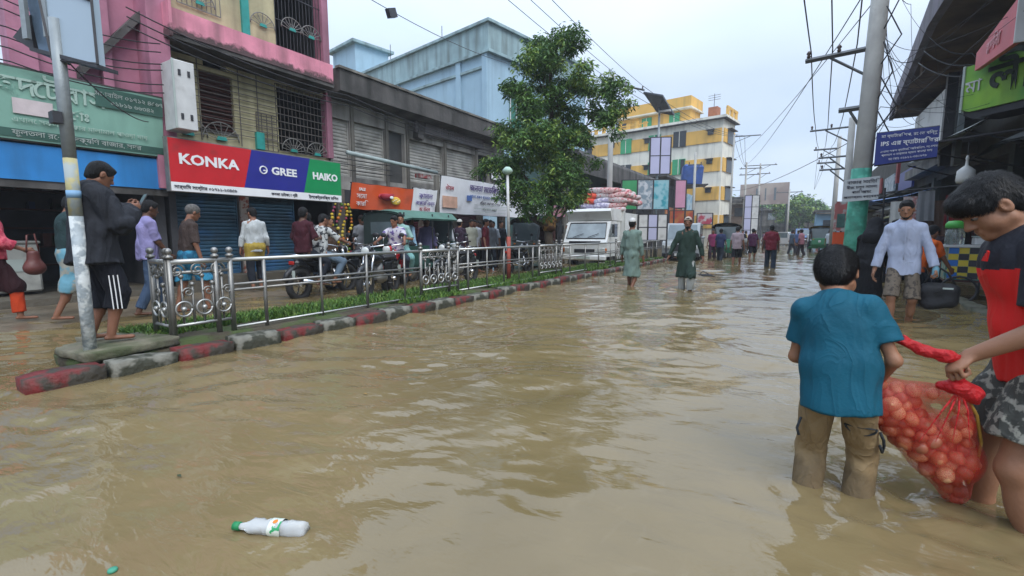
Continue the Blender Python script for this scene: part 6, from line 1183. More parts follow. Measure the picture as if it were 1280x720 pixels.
# ------------------------------------------------------------------ people near the camera
def wl2(P, loc, face):
    rz = math.atan2(face[1], face[0]) + PI / 2; d = V(*P) - V(*loc); c, s = math.cos(-rz), math.sin(-rz); return (d[0] * c - d[1] * s, d[0] * s + d[1] * c, d[2])
teal = M('teal_jersey', '0b4d60', .75, .14, 5, fold=.55, foldscale=7, bump=.12, bscale=90, spec=.25, dirt=.25, dirtcol=(.004, .05, .07)); khk = M('wet_khaki', '857050', .8, .12, 5, fold=.7, foldscale=9, bump=.15, bscale=90, dirt=.45, dirtcol=(.12, .085, .05)); 
def frock(root, hp_, hr, Hm, hs, h):
    q = SDF(); q.ell(hp_(0, -.014, .036), hr(.090, .110, .100), Hm, .02); q.ell(hp_(0, -.05, -.02), hr(.078, .068, .085), Hm, .03); q.ell(hp_(0, .065, .07), hr(.06, .045, .045), Hm, .03)
    q.ell(hp_(0, .12, -.05), hr(.09, .085, .10), Hm, .01, 's'); q.ell(hp_(.095, .02, -.045), hr(.03, .036, .05), Hm, .01, 's'); q.ell(hp_(-.095, .02, -.045), hr(.03, .036, .05), Hm, .01, 's')
    strands(sdf_obj(q, 'hair', HAIR(), root, .005, lambda G: .002 * vnoise(G * V(60, 60, 30), 3) + .001 * vnoise(G * 160, 8)), root, hp_(.01, -.05, .13), 9000, .022, .0006, 2)
tl, tf = (.20, 2.44, -.22), (.10, 1)
W_ = lambda *P: wl2(P, tl, tf)
T1, J1 = person('boy in teal tee shirt and wet khaki trousers seen from behind holding the onion sack', tl, tf, 1.36, dict(pel=(.01, .05, .70), lean=15, side=7, head=(26, -4, 0), LF=(.10, .04, .07), RF=(-.085, -.02, .07), RH=W_(.335, 2.56, .50), RE=(-.55, .5, -.6), LH=W_(.15, 2.62, .50), LE=(.35, .1, -1), Rc=70, Lc=60, Rn=(1, 0, 0)),
    [('shirt', teal, dict(sleeve=.66, hem=-.11, off=.025, flare=.0, wide=.003, folds=.005, h=.0055, collar=1)), ('trousers', khk, dict(len=1.97, off=.013, flare=.018, folds=.006, h=.0055))], sk='mid', h=.0065, fat=.87, child=1, hairfn=frock, facey=True)
def loop(par, pts, name, mt, r=.006): MB().smooth().tube(pts, r, 6).build(name, mt, par)
# trousers details: pocket outlines and hanging cords, in the boy's own frame
pk = flat('dark_stitching', (.02, .025, .03), .8)
_t = khk.node_tree; _b = _t.nodes["Principled BSDF"]; _src = _b.inputs['Base Color'].links[0].from_socket   # the soaked hem of the trousers, above the waterline
_tc = _t.nodes.new("ShaderNodeTexCoord"); _sx = _t.nodes.new("ShaderNodeSeparateXYZ"); _t.links.new(_tc.outputs['Object'], _sx.inputs[0]); _nz = _t.nodes.new("ShaderNodeTexNoise"); _nz.inputs['Scale'].default_value = 12; _t.links.new(_tc.outputs['Object'], _nz.inputs['Vector'])
_ad = _t.nodes.new("ShaderNodeMath"); _ad.operation = 'MULTIPLY_ADD'; _ad.inputs[1].default_value = .14; _t.links.new(_nz.outputs[0], _ad.inputs[0]); _t.links.new(_sx.outputs[2], _ad.inputs[2])
_mr = _t.nodes.new("ShaderNodeMapRange"); _mr.inputs[1].default_value = .38; _mr.inputs[2].default_value = .43; _mr.inputs[3].default_value = .55; _mr.inputs[4].default_value = 0; _t.links.new(_ad.outputs[0], _mr.inputs[0])
_mx = _t.nodes.new("ShaderNodeMix"); _mx.data_type = 'RGBA'; _t.links.new(_mr.outputs[0], _mx.inputs[0]); _t.links.new(_src, _mx.inputs[6]); _mx.inputs[7].default_value = (.055, .038, .02, 1); _t.links.new(_mx.outputs[2], _b.inputs['Base Color'])
hr_ = J1['HR']; kr_ = J1['KR']; by = lambda t_, x, dy: hr_ + (kr_ - hr_) * t_ + V(x, dy, 0)
loop(T1, [by(.40 + .13 * abs(math.sin(a)), -.055 * math.cos(a) - .005, .078 - .014 * abs(math.cos(a))) for a in np.linspace(0, PI, 10)], 'pocket_seam', pk, .0045); loop(T1, [by(.40, -.055, .066), by(.40, 0, .078), by(.40, .052, .066)], 'pocket_seam', pk, .0035)
loop(T1, [by(.50, -.070, .02), by(.62, -.080, .03), by(.74, -.080, .02), by(.84, -.072, .035), by(.70, -.066, .05)], 'strap', pk, .006); loop(T1, [J1['HL'] + V(.066, .02, -.12), J1['HL'] + V(.078, .03, -.17), J1['HL'] + V(.068, .035, -.20)], 'strap', pk, .006)
# boy in red
redj = M('red_jersey', 'c8201e', .7, .08, 5, fold=.5, foldscale=6, bump=.1, bscale=90, spec=.3); navy = M('charcoal_yoke', '1b1d26', .75, .12, 6, bump=.3, bscale=70)
camo = M('camo_shorts', '3c3d38', .8, .2, 9, two='87857a', twoscale=30, edge=(.52, .60), fold=.5, bump=.15)
rl, rf_ = (.835, 2.62, -.22), (-1, -.10)
W2 = lambda *P: wl2(P, rl, rf_)
def redreg(c):   # yoke: shoulders and sleeves dark, body red, diagonal towards the armpit
    return ((c[:, 2] > .045 + .10 * np.clip(1 - np.abs(c[:, 0]) / .14, 0, 1) * (c[:, 1] > 0)) | (np.abs(c[:, 0]) > .172)).astype(int)
def redhair(root, hp_, hr, Hm, hs, h):
    q = SDF(); q.ell(hp_(0, -.010, .042), hr(.083, .104, .090), Hm, .02); q.ell(hp_(0, -.06, -.01), hr(.07, .06, .08), Hm, .03); q.ell(hp_(0, .070, .072), hr(.060, .042, .034), Hm, .04)
    q.ell(hp_(0, .10, -.055), hr(.10, .075, .085), Hm, .01, 's')
    for s in (1, -1): q.ell(hp_(s * .095, .018, -.035), hr(.04, .045, .055), Hm, .01, 's')
    q.cut(hp_(0, -.07, -.055), -Hm[:, 2] + Hm[:, 1] * .3); strands(sdf_obj(q, 'hair', HAIR(), root, .0045, lambda G: .0016 * vnoise(G * V(80, 40, 50), 3) + .001 * vnoise(G * 190, 8)), root, hp_(.01, -.06, .12), 12000, .026, .0006, 5)
T2, J2 = person('boy in red and charcoal jersey with camouflage shorts gripping the onion sack neck', rl, rf_, 1.66, dict(pel=(0, .02, .89), lean=15, head=(26, 4, 0), LF=(.14, .02, .07), RF=(-.12, -.05, .07), LH=W2(.600, 2.47, .675), LE=(.5, .8, -.6), RH=W2(.86, 2.84, .60), RE=(-.6, .7, -.2), Lc=78, Rc=65, Ld=tuple(np.array(W2(.58, 2.46, .64)) - np.array(W2(.64, 2.49, .70))), Ln=(0, .3, -1)),
    [('shirt', navy, dict(sleeve=.74, hem=-.09, off=.021, wide=.020, folds=.007, h=.006, collar=1, region=lambda c: 1 - redreg(c))), ('trousers', camo, dict(len=.74, off=.016, flare=.045, folds=.007, h=.006))], sk='mid', h=.0055, fat=1.18, child=1, hairfn=redhair)
sh_ = [o for o in T2.children if o.name.startswith('shirt')][0]; sh_.data.materials.append(redj)
# sleeve stripes, chest mark, shorts mark
for k in range(3):
    a, e = J2['SL'], J2['EL']; d = nrm(e - a); out = nrm(V(1, 0, 0) - d * d[0]); fw_ = np.cross(d, out); an = math.radians(-40 + k * 26); o_ = out * math.cos(an) + fw_ * math.sin(an); MB().tube([a + (e - a) * t_ + o_ * (.085 + .008 * t_) for t_ in (.38, .5, .62, .70)], .0055, 5).build('sleeve_stripe', flat('pink_red_stripe', 'b84a52'), T2)
T_ = J2['T']; cp = lambda x, y, z: J2['chest'] + T_ @ V(x, y, z)
for k in range(3): MB().prism([(-.018 + k * .014, 0), (-.008 + k * .014, 0), (.006 + k * .012, .016 + .011 * k), (-.002 + k * .010, .020 + .011 * k)], -.003, .003).build('chest_mark', redj, T2, cp(.075, -.150, .085))
mk = MB().smooth(); mk.tube([(.026 * math.cos(a), -.001, .026 * math.sin(a)) for a in np.linspace(.6, 4.6, 12)], [.002] + [.006] * 10 + [.002], 5); q = mk.build('shorts_mark', wl, T2, J2['HL'] + (J2['KL'] - J2['HL']) * .50 + V(.128, -.005, 0)); q.rotation_euler = (0, 0, PI / 2)
# ------------------------------------------------------------------ onion sack
s = thing('onion_sack', 'bulging red net sack of pale red onions held between the two boys', 'sack', (.50, 2.55, 0)); O = V(.50, 2.55, 0)
def hull():
    q = SDF(); a = lambda *p: V(*p) - O
    q.cone(a(.365, 2.54, .415), a(.59, 2.60, .19), .102, .112, .06); q.cone(a(.585, 2.50, .50), a(.615, 2.58, .22), .032, .085, .05); q.cone(a(.325, 2.55, .47), a(.575, 2.50, .50), .050, .035, .05); q.cone(a(.59, 2.60, .19), a(.635, 2.62, .045), .10, .055, .05); return q
hq = hull(); hv, hf = hq.mesh(.011, lambda G: .006 * vnoise(G * 26, 4))
net = bpy.data.materials.new('red_net'); net.use_nodes = True; t_ = net.node_tree; pb = t_.nodes['Principled BSDF']; pb.inputs['Base Color'].default_value = (.55, .028, .018, 1); pb.inputs['Roughness'].default_value = .5
vo = t_.nodes.new('ShaderNodeTexVoronoi'); vo.feature = 'DISTANCE_TO_EDGE'; vo.inputs['Scale'].default_value = 210; tcn = t_.nodes.new('ShaderNodeTexCoord'); t_.links.new(tcn.outputs['Object'], vo.inputs['Vector'])
mr = t_.nodes.new('ShaderNodeMapRange'); mr.inputs[1].default_value = .05; mr.inputs[2].default_value = .16; mr.inputs[3].default_value = .55; mr.inputs[4].default_value = .0; t_.links.new(vo.outputs['Distance'], mr.inputs[0])
nn_ = t_.nodes.new('ShaderNodeTexNoise'); nn_.inputs['Scale'].default_value = 9; t_.links.new(tcn.outputs['Object'], nn_.inputs['Vector']); ma = t_.nodes.new('ShaderNodeMath'); ma.operation = 'MULTIPLY_ADD'; t_.links.new(nn_.outputs[0], ma.inputs[0]); ma.inputs[1].default_value = .34; ma.use_clamp = True
sb_ = t_.nodes.new('ShaderNodeMath'); sb_.operation = 'SUBTRACT'; sb_.inputs[1].default_value = .06; t_.links.new(mr.outputs[0], sb_.inputs[0]); t_.links.new(sb_.outputs[0], ma.inputs[2]); t_.links.new(ma.outputs[0], pb.inputs['Alpha'])
raw('net', hv, hf, net, s)
ctr = []; rs = np.random.RandomState(3); vn = hv.copy()
kd = [(V(.365, 2.54, .415) - O, V(.59, 2.60, .19) - O, .102, .112), (V(.585, 2.50, .50) - O, V(.615, 2.58, .22) - O, .020, .085), (V(.325, 2.55, .47) - O, V(.575, 2.50, .50) - O, .045, .024), (V(.59, 2.60, .19) - O, V(.635, 2.62, .045) - O, .10, .055)]
def inside(p, m):
    for a, b_, ra, rb in kd:
        ab = b_ - a; t = np.clip((p - a) @ ab / (ab @ ab), 0, 1); 
        if np.linalg.norm(p - a - t * ab) < ra + (rb - ra) * t - m: return True
    return False
for _ in range(32000):
    p = rs.uniform(hv.min(0), hv.max(0))
    if inside(p, .021) and all(np.sum((p - c) ** 2) > .0405 ** 2 for c in ctr): ctr.append(p)
onm = [M('onion_skin_%d' % i, c, .42, .18, 18, bump=.12, bscale=50, spec=.5) for i, c in enumerate(('bc8058', 'aa6846', 'cc9870', '9a5840'))]
ond = []
for m_ in onm:
    q = MB().smooth(); q.lathe([(.002, -.024), (.014, -.021), (.025, -.009), (.027, .002), (.021, .014), (.009, .022), (.003, .028)], (0, 0, 0), 12); ond.append(q.data('onion', m_))
for c in ctr: o = bpy.data.objects.new('onion', ond[rs.randint(4)]); link(o, s); o.location = c; o.rotation_euler = rs.uniform(0, 6, 3); o.scale = V(1.15, 1, .98) * rs.uniform(.82, 1.28)
rnet = M('bunched_red_net', 'b4161c', .55, .25, 12, bump=.9, bscale=45)
def bunch(pts, r, nm, seed):
    q = SDF(); 
    for (a, b_), (ra, rb) in zip(zip(pts, pts[1:]), zip(r, r[1:])): q.cone(V(*a) - O, V(*b_) - O, ra, rb, .02)
    sdf_obj(q, nm, rnet, s, .0055, lambda G: .008 * np.abs(vnoise(G * V(55, 55, 90), seed)) - .003)
bunch([(.345, 2.50, .700), (.40, 2.49, .705), (.46, 2.48, .675), (.53, 2.46, .665), (.585, 2.46, .655)], [.008, .020, .020, .024, .012], 'gathered_net', 3)
bunch([(.60, 2.465, .655), (.57, 2.49, .60), (.575, 2.49, .545)], [.014, .020, .030], 'gathered_net', 5)
bunch([(.53, 2.49, .535), (.575, 2.48, .545), (.625, 2.49, .515), (.645, 2.50, .485)], [.018, .034, .032, .012], 'knot', 7)
MB().smooth().tube([V(*p) - O for p in ((.60, 2.49, .52), (.655, 2.53, .42), (.685, 2.56, .30), (.685, 2.58, .2), (.67, 2.60, .10))], .006, 6).build('yellow_drawstring', M('yellow_cord', 'b08a3a', .6, .2, 30), s)
for k in range(4):
    a = V(.585, 2.49, .53) - O; e = V(.47 + .05 * k, 2.47, .30 + .012 * k) - O; MB().tube([a, (a + e) / 2 + V(0, -.045, .03), e + V(0, -.03, .0)], [.005, .003, .001], 5).build('net_fold', rnet, s)
# ------------------------------------------------------------------ floating bottle and litter
s = thing('plastic_bottle', 'crumpled clear plastic bottle with green cap and label floating on the brown water', 'bottle', (-1.67, .95, .018), R(28)); gm2 = bpy.data.materials.new('clear_plastic'); gm2.use_nodes = True; gb = gm2.node_tree.nodes["Principled BSDF"]; gb.inputs['Transmission Weight'].default_value = .6; gb.inputs['Roughness'].default_value = .18; gb.inputs['Base Color'].default_value = (.93, .95, .94, 1); gb.inputs['IOR'].default_value = 1.2
prof = [(-.125, .012), (-.115, .014), (-.10, .016), (-.075, .030), (-.05, .033), (-.035, .029), (-.02, .034), (.0, .033), (.02, .034), (.04, .030), (.055, .034), (.08, .034), (.10, .030), (.112, .024)]
vs = []; n = 18
for x, r_ in prof:
    for i in range(n): a = 2 * PI * i / n; k = 1 + .22 * math.sin(a * 3 + x * 60) * math.sin(x * 35 + 1); vs.append((x * 1.15, r_ * k * math.cos(a), r_ * k * math.sin(a) * .85))
fs = [(j * n + i, j * n + (i + 1) % n, (j + 1) * n + (i + 1) % n, (j + 1) * n + i) for j in range(len(prof) - 1) for i in range(n)] + [tuple(range(n))[::-1], tuple(range((len(prof) - 1) * n, len(prof) * n))]
MB().smooth().add(vs, fs).build('bottle', gm2, s); MB().smooth().cyl((-.165, 0, 0), (-.138, 0, 0), .016, n=14).build('cap', flat('bottle_green', '1f7a4a'), s)
lbm = M('bottle_label', 'c4c8be', .5, .05, 9, bump=0, two='2f8f5a', twoscale=26, edge=(.55, .58)); m = MB().smooth(); vs = []
for x in (-.012, .012, .036):
    for i in range(n): a = 2 * PI * i / n; vs.append((x, .0365 * (1 + .1 * math.sin(a * 3 + x * 50)) * math.cos(a), .0365 * math.sin(a) * .88))
m.add(vs, [(j * n + i, j * n + (i + 1) % n, (j + 1) * n + (i + 1) % n, (j + 1) * n + i) for j in range(2) for i in range(n)]).build('label', lbm, s); MB().smooth().ball((.01, -.008, .031), (.010, .012, .003), 10, 6).build('label_print', flat('orange_print', 'd87a2a'), s)
for i, (x, y, nm_, c_, lb_) in enumerate(((-1.93, .53, 'bottle_cap', '3f8a70', 'small blue green bottle cap floating at the lower left'), (-2.45, .95, 'leaf', '2f3a20', 'tiny dark leaf floating left of the plastic bottle'), (-2.6, 2.2, 'leaf', '8a6a30', 'small yellowing leaf floating in the open brown water'), (-1.2, 2.3, 'leaf', '6a5a34', 'dry leaf drifting in the middle of the road'))):
    s = thing(nm_, lb_, 'litter' if i == 0 else 'leaf', (x, y, .006)); mb = MB().smooth(); (mb.lathe([(.014, 0), (.015, .004), (.013, .010), (.004, .011)], (0, 0, 0), 12) if i == 0 else mb.add([(-.02, 0, .002), (0, .008, .006), (.024, 0, .003), (0, -.008, .004)], [(0, 1, 2, 3)])); mb.build('cap' if i == 0 else 'blade', flat('litter_%d' % i, c_), s)
# ------------------------------------------------------------------ other people
def mt(name, c, **k): return M('cloth_' + name, c, .8, .12, 6, fold=.6, foldscale=8, bump=.1, bscale=90, spec=.2, **k)
capw = M('white_cap_cloth', 'c4c2bc', .8, .05, 9)
walk = lambda s=1, st=.16: dict(LF=(.09, -.16 * s, .08), RF=(-.09, .18 * s, .10))
D_ = .18
# white shirt man with black bag
loc, fc = (1.20, 8.0, -.20), (-.12, -1)
lsh = mt('pale_blue_shirt', 'a3abc0', dirt=.12, dirtcol=(.2, .22, .30)); cgo = M('cargo_shorts', '6c6154', .85, .15, 6, two='473f38', twoscale=22, edge=(.5, .6), bump=.3)
Wm, Jm = person('bearded man in pale blue shirt and khaki shorts wading with a black bag', loc, fc, 1.84, dict(pel=(0, 0, .98), lean=2, side=-2, shrug=-.03, LF=(.10, .10, .10), RF=(-.09, -.14, .08), LH=(.31, -.10, .90), LE=(.9, .6, 0), RH=(-.31, -.04, .84), RE=(-.8, .6, .1), head=(8, -6, 0), Lc=75, Rc=25),
    [('shirt', lsh, dict(sleeve=1.88, hem=-.15, off=.018, flare=.004, wide=.006, folds=.005, collar=1)), ('trousers', cgo, dict(len=1.0, off=.005, flare=.030, folds=.006))], sk='mid', h=.0085, beard=1, fat=.84)
MB().smooth().tube([Jm['chest'] + V(0, -.150 + .004 * abs(z * 10), z) for z in np.linspace(.13, -.34, 6)], .006, 5).build('button_placket', lsh, Wm)
bg_ = M('black_bag', (.014, .014, .016), .6, .3, 8, bump=.4)
s = thing('black_bag', 'bulky black bag hanging from the hand of the man in the pale shirt', 'bag', (1.56, 7.95, .06)); q = SDF(); q.cone((-.09, 0, .36), (.11, 0, .37), .11, .10, .05, flat=((0, 1, 0), .8)); q.cone((-.09, 0, .22), (.12, 0, .24), .10, .10, .06, flat=((0, 1, 0), .8)); sdf_obj(q, 'bag', bg_, s, .014, lambda G: .010 * vnoise(G * 22, 3)); MB().smooth().tube([(-.14, 0, .45), (-.08, .0, .60), (0, 0, .66), (.08, 0, .60), (.16, 0, .45)], .014, 6).build('handle', bg_, s); MB().b2(.02, .12, -.125, -.115, .40, .42).build('maker_tab', gl, s)
s = thing('water_bottle', 'pale blue plastic cup or bottle held above the black bag', 'bottle', (1.50, 7.86, .60)); MB().smooth().lathe([(.03, 0), (.036, .02), (.036, .12), (.016, .16), (.016, .18)], (0, 0, 0), 12).build('bottle', M('pale_blue_plastic', '6f9fb0', .3), s)
# dark clothed and orange clothed shoppers behind him
blk = mt('black_cloth', (.012, .012, .014)); drk = mt('dark_navy', '1c2028')
person('woman in long black robe and headscarf behind the man with the black bag', (.95, 9.1, -.2), (.3, 1), 1.62, dict(lean=18, LH=(.2, -.35, .75), RH=(-.2, -.35, .75)), [('robe', blk, dict(hemz=.35, sleeve=1.9))], h=.012, facey=False, hairfn=lambda root, hp_, hr, Hm, hs, h: sdf_obj(SDF().ell(hp_(0, -.02, .02), hr(.10, .12, .13), Hm, .02).cone(hp_(0, -.03, -.03), hp_(0, -.06, -.22), .10, .15, .05), 'headscarf', blk, root, .012))
orc = mt('orange_cloth', 'c85a22')
person('person in orange top bending beside the black bag', (1.68, 9.9, -.18), (.7, .6), 1.6, dict(pel=(0, .1, .82), lean=30, LH=(.2, -.5, .65), RH=(-.2, -.5, .6)), [('trousers', drk, {}), ('shirt', orc, dict(sleeve=.9, folds=.012))], h=.012, facey=False)
person('shopper in dark clothes standing behind the orange clad person', (1.70, 11.9, -.18), (-.8, .4), 1.62, dict(lean=6), [('trousers', blk, {}), ('shirt', drk, dict(sleeve=1.9))], h=.013, facey=False, sk='dark')
for i, (x, y, c, lb_, f_) in enumerate(((1.72, 14, '7a5a80', 'purple clothed shopper just right of the green pole base', (0, 1)), (2.2, 15.2, '2c3038', 'dark clothed shopper among the bazaar stalls', (-1, 0)), (1.35, 16.5, 'a08a90', 'pale pink clothed shopper low beside the green pole', (0, -1)), (2.6, 13.4, '3a2c30', 'maroon clothed seller behind the checked cart', (-1, -.3)), (1.9, 18.5, '4a5a6a', 'grey blue clothed shopper deep in the bazaar', (.2, 1)))):
    person(lb_, (x, y, -.18), f_, 1.6 - .03 * i, walk(1 if i % 2 else -1), [('trousers', drk, {}), ('shirt', mt('bz%d' % i, c), dict(sleeve=.9))], h=.018, facey=False, sk=['dark', 'brown'][i % 2])
# man in black hooded jacket looking at his phone
jk = M('black_jacket', (.022, .024, .030), .8, .25, 6, bump=.3, bscale=40, fold=.8, foldscale=6, spec=.2); sh_b = mt('black_shorts', (.010, .011, .016))
loc, fc = (-5.30, 1.56, .195), (.06, 1)
Pj, Jj = person('man in black hooded jacket and striped shorts looking down at his phone', loc, fc, 1.62, dict(pel=(0, .0, .87), lean=4, side=0, LF=(.10, .05, .07), RF=(-.09, -.04, .07), LH=(.09, -.28, 1.20), LE=(.7, .3, -1), RH=(-.05, -.27, 1.18), RE=(-.7, .2, -1), head=(24, 0, 0), Lc=60, Rc=55, Ln=(-1, 0, .3), Rn=(1, 0, .3), Rd=(.2, -1, .5), Ld=(-.2, -1, .5)),
    [('trousers', sh_b, dict(len=1.42, off=.014, flare=.022, folds=.007)), ('shirt', jk, dict(sleeve=1.93, hem=-.18, off=.048, flare=.03, wide=.026, folds=.012, hood=1))], sk='brown', h=.0085, fat=1.17)
for k in range(3):
    r_ = Jj; a = Jj['HR'] + (Jj['KR'] - Jj['HR']) * .62; b_ = Jj['KR'] + (Jj['FR'] - Jj['KR']) * .40; o_ = V(-.105, -.025 + .03 * k, 0); MB().tube([a + o_, (a + b_) / 2 + o_ + V(.002, 0, 0), b_ + o_ + V(.012, 0, 0)], .0045, 5).build('shorts_stripe', wl, Pj)
s = thing('phone', 'dark smartphone held up in both hands by the man in the black jacket', 'phone', (loc[0] + .02, loc[1] + .385, loc[2] + 1.27), R(0)); MB().box((0, 0, 0), (.075, .010, .15), rx=-.5, bev=.004).build('case', blkp, s); MB().box((0, -.007, -.0), (.066, .002, .14), rx=-.5).build('screen', flat('phone_screen', (.10, .13, .16), .1), s)
# people walking on the muddy side path
lun = M('checked_lungi', '5f8fa0', .85, .1, 5, two='8f8f86', twoscale=9, bump=.3); gry = mt('dark_teal_shirt', '26383a')
person('man in dark green shirt and pale blue lungi behind the billboard pole', (-8.1, 2.12, .02), (.15, 1), 1.64, dict(LH=(.12, -.25, .85), RH=(-.10, -.26, .86), lean=5, head=(15, 0, 0), Lc=60, Rc=60, **walk(1)), [('wrap', lun, dict(hemz=.40)), ('shirt', gry, dict(sleeve=.95, hem=-.08))], sk='brown', h=.011)
s = thing('blue_bag', 'light blue bag hanging low before the man in the lungi', 'bag', (-7.78, 2.25, .48)); q = SDF(); q.cone((0, 0, .0), (0, 0, .12), .075, .06, .05); sdf_obj(q, 'bag', M('sky_blue_bag', '4aa0b8', .5, .1, 6), s, .014, lambda G: .008 * vnoise(G * 20, 3)); MB().smooth().tube([(0, -.08, .14), (0, 0, .36), (0, .08, .14)], .008, 5).build('handle', flat('sky_bag_handle', '4aa0b8'), s)
pk_ = mt('pink_shawl', 'c85a68', two='a83a4c', twoscale=20); psk = mt('dark_red_skirt', '2c1418'); ork = mt('orange_trousers', 'b8401f')
person('woman in pink shawl and dark skirt cut off by the left frame edge', (-8.75, 1.56, .0), (.1, 1), 1.60, dict(LH=(.15, -.3, .95), RH=(-.18, -.28, .95), Lc=60, Rc=60, **walk(-1)), [('robe', psk, dict(hemz=.42, sleeve=0)), ('trousers', ork, dict(len=1.9)), ('shirt', pk_, dict(sleeve=1.5, hem=-.05, off=.035))], sk='brown', h=.012, facey=False)
s = thing('handbag', 'brown leather handbag hanging beside the woman in pink', 'bag', (-8.4, 1.86, .72)); q = SDF(); q.cone((0, -.03, .0), (0, .03, .0), .08, .08, .05); q.cone((0, 0, .0), (0, 0, .18), .08, .06, .05); q.cut((0, 0, .22), (0, 0, 1)); sdf_obj(q, 'bag', M('brown_leather', '5a2f2a', .45, .2, 8), s, .012); MB().smooth().tube([(0, -.06, .2), (0, -.04, .42), (0, .03, .44), (0, .06, .2)], .010, 5).build('strap', MATS['brown_leather'], s)
person('man in lavender shirt walking right behind the ornate panel', (-7.75, 2.86, .0), (.1, 1), 1.62, dict(head=(12, 0, 0), lean=3, RH=(-.12, -.22, .86), **walk(1)), [('trousers', mt('grey_blue_trousers', '3a4a60'), {}), ('shirt', mt('lavender', '857fa8'), dict(sleeve=.95, hem=-.1, folds=.012, collar=1))], sk='dark', h=.011)
person('older grey haired man in brown shirt and blue lungi walking right', (-7.55, 3.28, .0), (.1, 1), 1.58, dict(head=(14, 0, 0), lean=6, **walk(-1)), [('wrap', M('blue_lungi', '2f7f9f', .85, .1, 6, two='205a78', twoscale=12), dict(hemz=.5)), ('shirt', mt('brown_shirt', '3f3430'), dict(sleeve=1.0, hem=-.08, folds=.012))], sk='brown', h=.011,
       hairfn=lambda root, hp_, hr, Hm, hs, h: (lambda q: (q.ell(hp_(0, -.014, .036), hr(.085, .107, .098), Hm, .02), q.ell(hp_(0, .10, -.045), hr(.082, .082, .10), Hm, .01, 's'), q.cut(hp_(0, -.02, -.06), -Hm[:, 2]), sdf_obj(q, 'hair', M('grey_hair', '55524f', .8, .3, 40, bump=.3), root, .011)))(SDF()))
person('man in white shirt and yellow lungi seen from behind at the blue shutter', (-9.3, 5.25, .02), (-1, .3), 1.66, dict(head=(10, 30, 0), **walk(-.5)), [('wrap', mt('yellow_lungi', 'a08a3f'), dict(hemz=.62)), ('trousers', drk, dict(len=1.7)), ('shirt', mt('white_shirt', 'b0b4b4'), dict(sleeve=1.8, hem=-.14, folds=.014))], sk='brown', h=.012, facey=False)
# riders
def rider(label, b, loc, heading, y, z, shirt, pants, sk='brown', lean=14, pill=False, h=.011, facey=True, cap=None, hands=None):
    H = 1.66; ph = z - loc[2] * 0
    po = dict(pel=(0, 0, .0), lean=lean, head=(4, -20 if not pill else 15, 0)); f0 = (0, 0)
    c, s = math.cos(math.atan2(heading[1], heading[0]) + PI / 2), math.sin(math.atan2(heading[1], heading[0]) + PI / 2)
    L2 = (loc[0] - s * y, loc[1] + c * y, loc[2])
    po.update(pel=(0, 0, z + .09), LF=(.22, -y * 0 - (.10 if not pill else .05) - .05, .33), RF=(-.22, -(.10 if not pill else .05) - .05, .33), LK=(.6, -1, .6), RK=(-.6, -1, .6))
    if pill: po.update(LH=(.16, -.26, z + .28), RH=(-.16, -.26, z + .28))
    else: po.update(LH=(.31, -.30 - y - .05, 1.04), RH=(-.31, -.30 - y - .05, 1.04), Lc=80, Rc=80, LE=(.8, .4, -.5), RE=(-.8, .4, -.5))
    return person(label, L2, heading, H, po, [('trousers', pants, dict(len=1.8)), ('shirt', shirt, dict(sleeve=.95, hem=-.08, folds=.010))], sk=sk, h=h, facey=facey, cap=cap)
prt = M('patterned_shirt', 'b0b2b0', .8, .08, 5, two='2f3238', twoscale=16, edge=(.52, .56)); flo = M('floral_shirt', 'b4b0b8', .8, .08, 5, two='5a4a80', twoscale=14, edge=(.53, .58)); pmt = mt('pale_mint', '86a8a2')
rider('rider in black and white patterned shirt on the black motorcycle', b1, (-7.85, 5.75, -.06), (-.22, 1), .12, .78, prt, mt('faded_jeans', '5f7080'))
rider('pillion passenger in maroon shirt on the black motorcycle', b1, (-7.85, 5.75, -.06), (-.22, 1), .50, .86, mt('maroon_shirt', '3f1c24'), drk, 'dark', 2, True)
rider('rider in floral shirt on the red motorcycle', b2, (-7.55, 7.35, -.06), (.50, -.87), .12, .78, flo, mt('dark_jeans', '2c3440'), 'brown', 8)
rider('pillion passenger in pale mint shirt on the red motorcycle', b2, (-7.55, 7.35, -.06), (.50, -.87), .52, .84, pmt, mt('mint_trousers', '6f9a98'), 'mid', 2, True)
# row of bystanders before the shops
rowp = [(560, 'man in blue shirt seated at the front of the battery rickshaw', '3f5f8f', '2c3038', None, -9.0, 10.6), (578, 'man in white shirt walking just right of the rickshaw', 'b0b4b8', '2c3038', None, -9.0, 11.0), (592, 'man in dark purple coat and white prayer cap', '3a2c3a', '2c2426', capw, -9.0, 11.5), (604, 'man in pale yellow shirt and black trousers facing the road', 'a8a898', '1a1a1e', None, -9.0, 12.1), (616, 'dark clothed bystander next to the pale yellow shirt', '2c2c34', '26262c', None, -9.3, 12.9), (628, 'bystander in faded blue left of the lamp post', '4a5a80', '33363c', None, -9.3, 13.3), (637, 'man in white shirt with blue backpack hidden by the lamp post', 'a8acb4', '3a2a26', None, -8.9, 13.2), (0, 'bystander in grey shirt near the maroon shutter', '6a6c70', '26262c', None, -9.6, 8.2), (0, 'bystander in brown in the dark shop doorway', '4a3a30', '26262c', None, -9.8, 7.4)]
for i, (u, lb_, c, c2, cp_, x, y) in enumerate(rowp): person(lb_, (x, y, -.05), [(.2, 1), (.3, 1), (-.2, 1), (1, -.5), (.5, -1), (0, 1), (.4, -1), (1, -.2), (1, 0)][i], 1.66 + .03 * math.sin(i * 3), walk(1 if i % 2 else -1), [('trousers', mt('bp%d' % i, c2), {}), ('shirt', mt('bs%d' % i, c), dict(sleeve=[.9, 1.9, 1.9, .9, 1.9, .9, .9, .9, .9][i], hem=-.12 if i != 2 else -.3))], sk=['brown', 'dark', 'mid'][i % 3], h=.015, facey=True, cap=cp_, group='bystanders in front of the shops')
